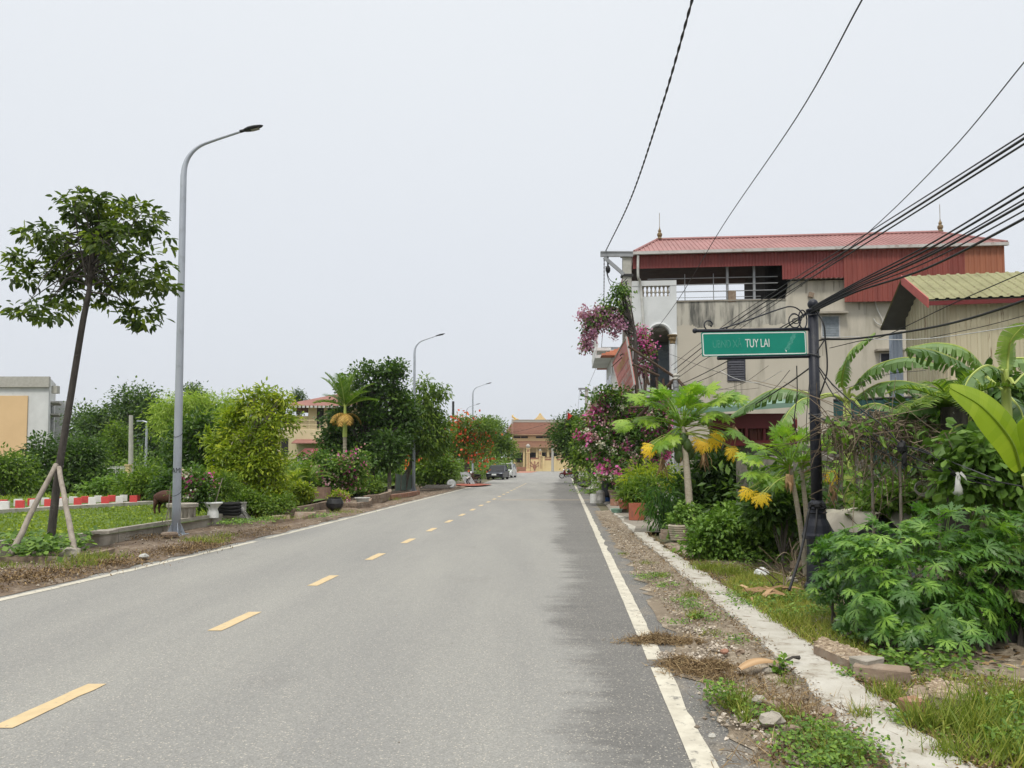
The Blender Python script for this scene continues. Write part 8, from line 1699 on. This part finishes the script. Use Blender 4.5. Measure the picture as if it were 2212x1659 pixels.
# concrete cover slab and channel at the right edge, its shade painted as near-black walls
a=G(2150,1372,0.0); t=thing('culvert',a,'sandy concrete cover over a dark drain opening at the right edge','drain cover'); z=0.46
A=[P(2150,1335,6.9),P(2290,1322,6.9)]; mb=MB(); x0=A[0][0]-0.1; prism(mb,[[x0,6.15,z],[x0+2.2,5.6,z],[x0+2.2,7.6,z],[x0,8.0,z]],[0,0,0.09]); mb.build('slab',M['soil_right'],t)
mb=MB(); prism(mb,[[x0,7.7,0.02],[x0+2.2,7.2,0.02],[x0+2.2,7.2,z],[x0,7.7,z]],[0,0.2,0]); prism(mb,[[x0-0.0,6.6,0.02],[x0+0.12,6.6,0.02],[x0+0.12,6.6,z],[x0,6.6,z]],[0,1.1,0]); mb.pieces('side_wall',M['darkinside'],t)
# ------------------------------------------------------------------ grass, litter, gravel
T_TUFT=(np.array([[0,.5,0],[0,-.5,0],[1,.1,.0],[0.02,.35,.06],[0.02,.0,.12],[.8,.9,.42],[0.02,-.1,-.08],[0.02,-.4,-.05],[.75,-.9,-.4]]), np.array([[0,1,2],[3,4,5],[6,7,8]]))
T_PEB=(np.array([[.5,0,0],[0,.5,0],[-.5,0.05,0],[0,-.5,0],[0.05,0,.32],[0,0,-.25]]), np.array([[0,1,4],[1,2,4],[2,3,4],[3,0,4],[1,0,5],[2,1,5],[3,2,5],[0,3,5]]))
def inpoly(x,y,P_):
    k=np.zeros(len(x),bool); j=len(P_)-1
    for i in range(len(P_)):
        c=((P_[i][1]>y)!=(P_[j][1]>y))&(x<(P_[j][0]-P_[i][0])*(y-P_[i][1])/(P_[j][1]-P_[i][1]+1e-12)+P_[i][0]); k^=c; j=i
    return k
def sample(rng,uv,n,z=0.06,near=0.0,world=False):
    P_=[tuple(q) for q in uv] if world else [tuple(G(u,v,z)[:2]) for u,v in uv]
    a=np.array(P_); mn=a.min(0); mx_=a.max(0); X=[];Y=[];c=0
    while c<n:
        x=rng.uniform(mn[0],mx_[0],n*3); y=mn[1]+(mx_[1]-mn[1])*rng.random(n*3)**(1+near); k=inpoly(x,y,P_); X.append(x[k]); Y.append(y[k]); c+=k.sum()
    X=np.concatenate(X)[:n]; Y=np.concatenate(Y)[:n]; return np.stack([X,Y,np.full(n,z)],-1)
def patchy(rng,p,k=1.3,thr=0.45,seed=0):
    r=np.random.default_rng(seed); s=np.zeros(len(p))
    for i in range(5): a=r.uniform(0,6.28); f=k*(1+i*0.8); s+=np.sin((p[:,0]*math.cos(a)+p[:,1]*math.sin(a))*f*2.2+r.uniform(0,6))/(1+i*0.4)
    s=(s-s.min())/(s.max()-s.min()); return s
def blades(mb,rng,p,L,W,lean=0.35,T=T_BLADE,mat=0,tl=(0.2,0.9),patch=None):
    n=len(p); xd=rng.normal(0,lean,(n,3)); xd[:,2]=1.0; nz=rng.normal(0,1,(n,3)); nz[:,2]=0; l=L*rng.uniform(0.5,1.3,n); t=rng.uniform(*tl,n)
    if patch is not None: t=np.clip(t*0.5+patch*0.5,0,1)
    inst(mb,T,p,xd,nz,l,W,t,mat)
def litter(mb,rng,p,L,W,mat=0,T=T_DIA,flat=0.35):
    n=len(p); xd=rng.normal(0,1,(n,3)); xd[:,2]*=flat; nz=rng.normal(0,0.35,(n,3)); nz[:,2]+=1; inst(mb,T,p,xd,nz,L*rng.uniform(0.4,1.4,n),W*rng.uniform(0.6,1.3,n),rng.random(n),mat)
def pebbles(mb,rng,p,s,mat=0,lo=0.4,pw=2.2):
    n=len(p); k=s*(lo+rng.random(n)**pw*2.2); xd=rng.normal(0,1,(n,3)); xd[:,2]*=0.2; nz=rng.normal(0,0.3,(n,3)); nz[:,2]+=1; inst(mb,T_PEB,p+np.stack([np.zeros(n),np.zeros(n),k*0.1],-1),xd,nz,k,k*rng.uniform(0.6,1,n),rng.random(n),mat)
rng=np.random.default_rng(99)
# lawn
mb=MB(); lp_=[(-26,13.8),(-8.15,14.2),(-7.95,17.2),(-7.6,20.9),(-7.8,26),(-13,26.0),(-26,21.2)]
p=sample(rng,lp_,26000,0.215,0.3,True); s=patchy(rng,p,0.9,seed=3); blades(mb,rng,p,0.06,0.035,0.5,T_TUFT,0,(0.0,1.0),s)
p=sample(rng,lp_,2600,0.22,0.2,True); s=patchy(rng,p,0.7,seed=5); p=p[s>0.5]; nn=len(p); inst(mb,T_ROUND,p+[0,0,.03],rng.normal(0,1,(nn,3))*[1,1,.3],rng.normal(0,.3,(nn,3))+[0,-.2,1],rng.uniform(.05,.11,nn),.05,rng.uniform(0.4,1,nn),0)
tag(mb.build('lawn_grass',M['L_lawn']),'short bright grass of the lawn on the left','grass',None,'stuff')
mb=MB(); p=sample(rng,[(-60,26.8),(-7.8,27),(-7.6,60),(-60,60)],9000,0.23,0.6,True); blades(mb,rng,p,0.16,0.1,0.5,T_TUFT,0,(0.1,0.8)); tag(mb.build('far_grass',M['L_lawn']),'rougher grass beyond the red and white blocks','grass',None,'stuff')
# right garden grass
gp=[(1420,1185),(1500,1238),(1555,1270),(1627,1328),(1672,1358),(1740,1394),(1812,1450),(1858,1488),(1945,1580),(2003,1622),(2055,1665),(2240,1680),(2260,1480),(2120,1455),(2000,1455),(1930,1420),(1850,1390),(1800,1330),(1790,1270),(1700,1235),(1640,1222),(1540,1215),(1470,1195)]
mb=MB(); p=sample(rng,gp,13000,0.055); s=patchy(rng,p,1.6,seed=7); k=rng.random(len(p))<np.clip(s*2.2-0.75,0.05,1); p=p[k]; blades(mb,rng,p,0.07,0.006,0.7,T_BLADE,0,(0.2,1.0),s[k])
p=sample(rng,[(1560,1262),(1640,1235),(1770,1290),(1840,1350),(1900,1430),(1760,1400),(1650,1335)],7000,0.06); blades(mb,rng,p,0.10,0.006,0.6,T_BLADE,0,(0.4,1.0))
for (u,v,n,L,r_) in [(2075,1585,230,0.24,0.15),(2120,1560,200,0.26,0.15),(1990,1575,160,0.2,0.08),(2150,1600,150,0.2,0.14),(1920,1510,150,0.14,0.09),(2170,1645,150,0.18,0.14),(2060,1640,120,0.14,0.1),(1700,1345,160,0.12,0.12),(1530,1232,260,0.16,0.2),(1580,1240,260,0.16,0.2),(2190,1530,160,0.22,0.12)]:
    c=G(u,v,0.06); q=c+np.stack([rng.normal(0,r_*.6,n),rng.normal(0,r_*.6,n),np.zeros(n)],-1); blades(mb,rng,q,L,0.008,0.5,T_BLADE,0,(0.15,0.85))
tag(mb.build('garden_grass',M['L_grass']),'green and yellowing grass right of the pale concrete strip','grass',None,'stuff')
mb=MB()
def weedpatch(u,v,n,r_,L,h=0.08,ry=None):
    c=G(u,v,0.06); q=c+np.stack([rng.normal(0,r_,n),rng.normal(0,ry or r_,n),rng.uniform(0,h,n)],-1); xd=rng.normal(0,1,(n,3))*[1,1,.4]; inst(mb,T_ROUND,q,xd,rng.normal(0,.4,(n,3))+[0,-.3,1],L*rng.uniform(.6,1.3,n),L*.6,rng.random(n),0)
for a in [(1480,1300,160,0.10,0.028,0.05),(1530,1335,160,0.10,0.028,0.05),(1460,1345,90,0.06,0.025,0.03),(1600,1385,90,0.08,0.026,0.04),(1640,1545,130,0.08,0.03,0.05),(1720,1600,160,0.08,0.03,0.05),(1620,1310,260,0.14,0.035,0.07),(1700,1330,260,0.14,0.035,0.07),(1680,1300,260,0.16,0.04,0.08),(1960,1560,160,0.09,0.035,0.06),(1558,1515,200,0.07,0.035,0.13),(1600,1205,500,0.35,0.05,0.2),(1660,1222,400,0.3,0.05,0.2),(1600,1290,240,0.14,0.035,0.06),(1755,1300,420,0.16,0.04,0.10),(1780,1330,260,0.12,0.04,0.1),(1640,1270,200,0.15,0.035,0.06),(1760,1575,150,0.07,0.03,0.05),(1800,1610,420,0.12,0.03,0.09),(1750,1650,300,0.10,0.03,0.08),(1840,1640,350,0.10,0.03,0.1),(2180,1560,260,0.1,0.045,0.14),(2200,1620,260,0.1,0.045,0.12),(1840,1465,120,0.05,0.03,0.08),(1870,1395,200,0.09,0.045,0.12),(2030,1440,260,0.16,0.05,0.12),(1940,1440,200,0.1,0.05,0.12),(1500,1312,120,0.08,0.028,0.05),(1410,1245,160,0.12,0.03,0.05),(1440,1265,120,0.1,0.03,0.05),(1390,1250,90,0.08,0.03,0.04),(1266,1064,200,0.35,0.09,0.2)]: weedpatch(*a)
tag(mb.build('ground_weeds',M['L_weed']),'low broadleaf weeds along the right verge','weeds',None,'stuff')
# verge tufts
mb=MB()
for (u,v,n,L,r_) in [(1500,1335,170,0.10,0.035),(1497,1290,200,0.09,0.07),(1520,1272,120,0.09,0.07),(1428,1245,160,0.07,0.08),(1396,1218,90,0.07,0.08),(1590,1530,170,0.16,0.04),(1612,1560,60,0.13,0.03),(1690,1555,120,0.10,0.05),(1770,1600,200,0.10,0.07),(1700,1480,70,0.08,0.05),(1540,1370,70,0.06,0.07),(1800,1645,220,0.12,0.09),(1860,1560,90,0.14,0.03),(1345,1198,60,0.06,0.06)]:
    c=G(u,v,0.04); q=c+np.stack([rng.normal(0,r_,n),rng.normal(0,r_,n),np.zeros(n)],-1); blades(mb,rng,q,L,0.006,0.5,T_BLADE,0,(0.1,0.9))
tag(mb.build('verge_tufts',M['L_grass']),'small grass tufts in the gravelly right verge','grass',None,'stuff')
# straw heaps
def heap(mb,u,v,n,rx,ry,h,L,W=0.005,z=0.02,T=T_BLADE):
    c=G(u,v,z); d=np.stack([rng.normal(0,rx,n),rng.normal(0,ry,n)],-1); hh=h*np.exp(-(d[:,0]/rx)**2/2-(d[:,1]/ry)**2/2)*rng.random(n)
    q=np.stack([c[0]+d[:,0],c[1]+d[:,1],z+hh],-1); xd=rng.normal(0,1,(n,3))*[1,1,.6]; inst(mb,T,q,xd,rng.normal(0,1,(n,3)),L*rng.uniform(.5,1.5,n),W,rng.random(n),0)
mb=MB()
for a in [(1420,1385,1500,0.14,0.06,0.08,0.07),(1490,1390,500,0.10,0.05,0.06,0.06),(1470,1437,900,0.09,0.06,0.08,0.07),(1535,1450,1900,0.14,0.09,0.09,0.08),(1590,1470,500,0.12,0.08,0.05,0.08),(1690,1535,1100,0.16,0.16,0.06,0.12),(1730,1560,900,0.13,0.14,0.06,0.12),(1650,1500,500,0.16,0.12,0.03,0.12),(1780,1475,160,0.05,0.03,0.03,0.06),(1765,1640,500,0.2,0.05,0.03,0.14),(1745,1620,300,0.12,0.05,0.03,0.12),(1540,1345,350,0.12,0.12,0.02,0.06),(1850,1560,260,0.05,0.05,0.08,0.12),(1900,1540,500,0.12,0.12,0.04,0.1),(2030,1600,500,0.2,0.15,0.04,0.12),(1560,1310,400,0.12,0.2,0.02,0.06),(1700,1395,500,0.14,0.12,0.03,0.08),(1760,1345,500,0.16,0.12,0.04,0.1)]: heap(mb,*a)
tag(mb.build('dry_straw',M['drygrass']),'heaps of dead straw lying on the right verge and road line','straw',None,'stuff')
# gravel, both sides
vr=[(1290,1112),(1330,1170),(1388,1255),(1435,1310),(1500,1380),(1545,1430),(1600,1520),(1660,1600),(1710,1665),(1900,1665),(1835,1590),(1760,1512),(1700,1462),(1638,1405),(1585,1347),(1510,1282),(1460,1250),(1400,1190),(1330,1125)]
mb=MB(); p=sample(rng,vr,4800,0.045,0.4); pebbles(mb,rng,p,0.011)
p=sample(rng,vr,380,0.045,0.4); pebbles(mb,rng,p,0.028)
p=sample(rng,gp,5200,0.06,0.5); pebbles(mb,rng,p,0.014)
for (u,v,n,r_) in [(1510,1420,260,0.09),(1450,1415,160,0.06),(1560,1500,160,0.07),(1600,1560,120,0.08),(1800,1430,200,0.08),(1700,1605,120,0.1),(1500,1360,200,0.08),(1960,1610,240,0.12),(1560,1400,160,0.08)]:
    c=G(u,v,0.045); q=c+np.stack([rng.normal(0,r_,n),rng.normal(0,r_,n),np.zeros(n)],-1); pebbles(mb,rng,q,0.02)
p=sample(rng,[(1240,1105),(1300,1210),(1400,1380),(1480,1500),(1560,1665),(1760,1665),(1500,1380),(1400,1240),(1310,1130)],1500,0.010,0.5); pebbles(mb,rng,p,0.007,0,0.3)
p=sample(rng,[(1000,1100),(500,1660),(1500,1660),(1330,1240),(1235,1090)],260,0.008); pebbles(mb,rng,p,0.006,0,0.4)
tag(mb.build('gravel',M['pebble']),'loose gravel and pebbles on the right verge','gravel',None,'stuff')
mb=MB(); p=sample(rng,vr,4200,0.05,0.4); litter(mb,rng,p,0.03,0.012,T=T_DIA)
for f_ in (strip_l,strip_r):
    ys=3.2+14*rng.random(2600)**1.3; p=np.array([[f_(y)+(-0.02 if f_ is strip_l else 0.02)+rng.normal(0,0.05),y,0.088] for y in ys]); litter(mb,rng,p,0.028,0.012); p=sample(rng,gp,5200,0.065,0.3); litter(mb,rng,p,0.045,0.018)
p=sample(rng,[(1500,1200),(1640,1215),(1790,1250),(1900,1300),(2000,1420),(2212,1480),(2212,1250),(1800,1120),(1500,1130)],4000,0.07); litter(mb,rng,p,0.10,0.045)
tag(mb.build('leaf_litter',M['litter']),'dry leaf litter on the ground of the right verge','leaf litter',None,'stuff')
# left verge
lv=[(left_x(y)-0.2,y) for y in np.arange(5,60,3)]+[(left_x(y)-2.6,y) for y in np.arange(59,4,-3)]
mb=MB(); p=sample(rng,lv,3600,0.03,1.1,True); pebbles(mb,rng,p,0.022); tag(mb.build('gravel',M['pebble']),'loose gravel on the left dirt verge','gravel',None,'stuff')
mb=MB(); p=sample(rng,lv,5200,0.03,1.3,True); litter(mb,rng,p,0.045,0.02)
m1=[(left_x(y)-0.25,y) for y in np.arange(7,20,1)]+[(left_x(y)-1.0,y) for y in np.arange(19,6,-1)]
p=sample(rng,m1,6500,0.055,0.3,True); p[:,2]+=rng.random(len(p))*0.04; litter(mb,rng,p,0.05,0.013,T=T_DIA,flat=0.8)
for (u,v,n,rx,ry) in [(440,1180,700,0.2,0.4),(90,1236,800,0.45,0.16),(235,1216,700,0.35,0.16),(330,1160,500,0.3,0.3),(20,1252,500,0.4,0.12),(390,1190,450,0.25,0.2)]:
    c=G(u,v,0.08); d=np.stack([rng.normal(0,rx,n),rng.normal(0,ry,n),rng.random(n)*0.07-0.02],-1); litter(mb,rng,c+d,0.055,0.015,flat=0.8)
tag(mb.build('leaf_litter',M['litter']),'dry litter and roots on the left dirt verge','leaf litter',None,'stuff')
mb=MB()
for (u,v,n,rx,ry,L,W,h) in [(95,1197,420,0.36,0.3,0.13,0.11,0.26),(95,1185,200,0.5,0.3,0.13,0.11,0.3),(545,1126,420,0.45,0.5,0.07,0.05,0.08),(510,1130,200,0.25,0.3,0.07,0.05,0.07),(640,1110,200,0.3,0.3,0.08,0.05,0.18),(700,1118,120,0.25,0.25,0.07,0.05,0.12),(150,1195,60,0.15,0.2,0.10,0.08,0.16)]:
    c=G(u,v,0.10); q=c+np.stack([np.clip(rng.normal(0,rx,n),-1.5*rx,1.5*rx),rng.normal(0,ry,n),h*rng.random(n)**0.7],-1); xd=rng.normal(0,1,(n,3))*[1,1,.3]; inst(mb,T_ROUND,q,xd,rng.normal(0,.35,(n,3))+[0,-.4,1],L*rng.uniform(.5,1.2,n),W*rng.uniform(.5,1.1,n),rng.random(n),0)
tag(mb.build('ground_cover',M['L_weed']),'broad leaved ground cover on the left verge','ground cover',None,'stuff')
mb=MB()
for (u,v,n,r_,L) in [(200,1208,260,0.22,0.16),(160,1222,160,0.2,0.12),(425,1168,160,0.18,0.12),(465,1172,120,0.15,0.12),(480,1160,80,0.12,0.14),(600,1122,200,0.4,0.15),(10,1225,100,0.2,0.1),(740,1108,120,0.3,0.14),(840,1080,140,0.5,0.16)]:
    c=G(u,v,0.09); q=c+np.stack([rng.normal(0,r_,n),rng.normal(0,r_,n),np.zeros(n)],-1); blades(mb,rng,q,L,0.010,0.5,T_BLADE,0,(0.1,0.9))
tag(mb.build('verge_grass',M['L_grass']),'sparse grass tufts on the left dirt verge','grass',None,'stuff')
# ------------------------------------------------------------------ haze
hm=bpy.data.materials.new('haze'); hm.use_nodes=True; hn_=hm.node_tree; hn_.nodes.clear(); ho=hn_.nodes.new('ShaderNodeOutputMaterial'); hv=hn_.nodes.new('ShaderNodeVolumePrincipled')
hv.inputs['Color'].default_value=(0.90,0.94,1.0,1); hv.inputs['Density'].default_value=0.00018; hv.inputs['Anisotropy'].default_value=0.2; hn_.links.new(hv.outputs[0],ho.inputs['Volume'])
mb=MB(); mb.add([[-1600,-70,-3.5],[1600,-70,-3.5],[1600,3100,-3.5],[-1600,3100,-3.5],[-1600,-70,170],[1600,-70,170],[1600,3100,170],[-1600,3100,170]],BF)
tag(mb.build('haze',hm),kind='stuff'); SC.cycles.volume_bounces=0
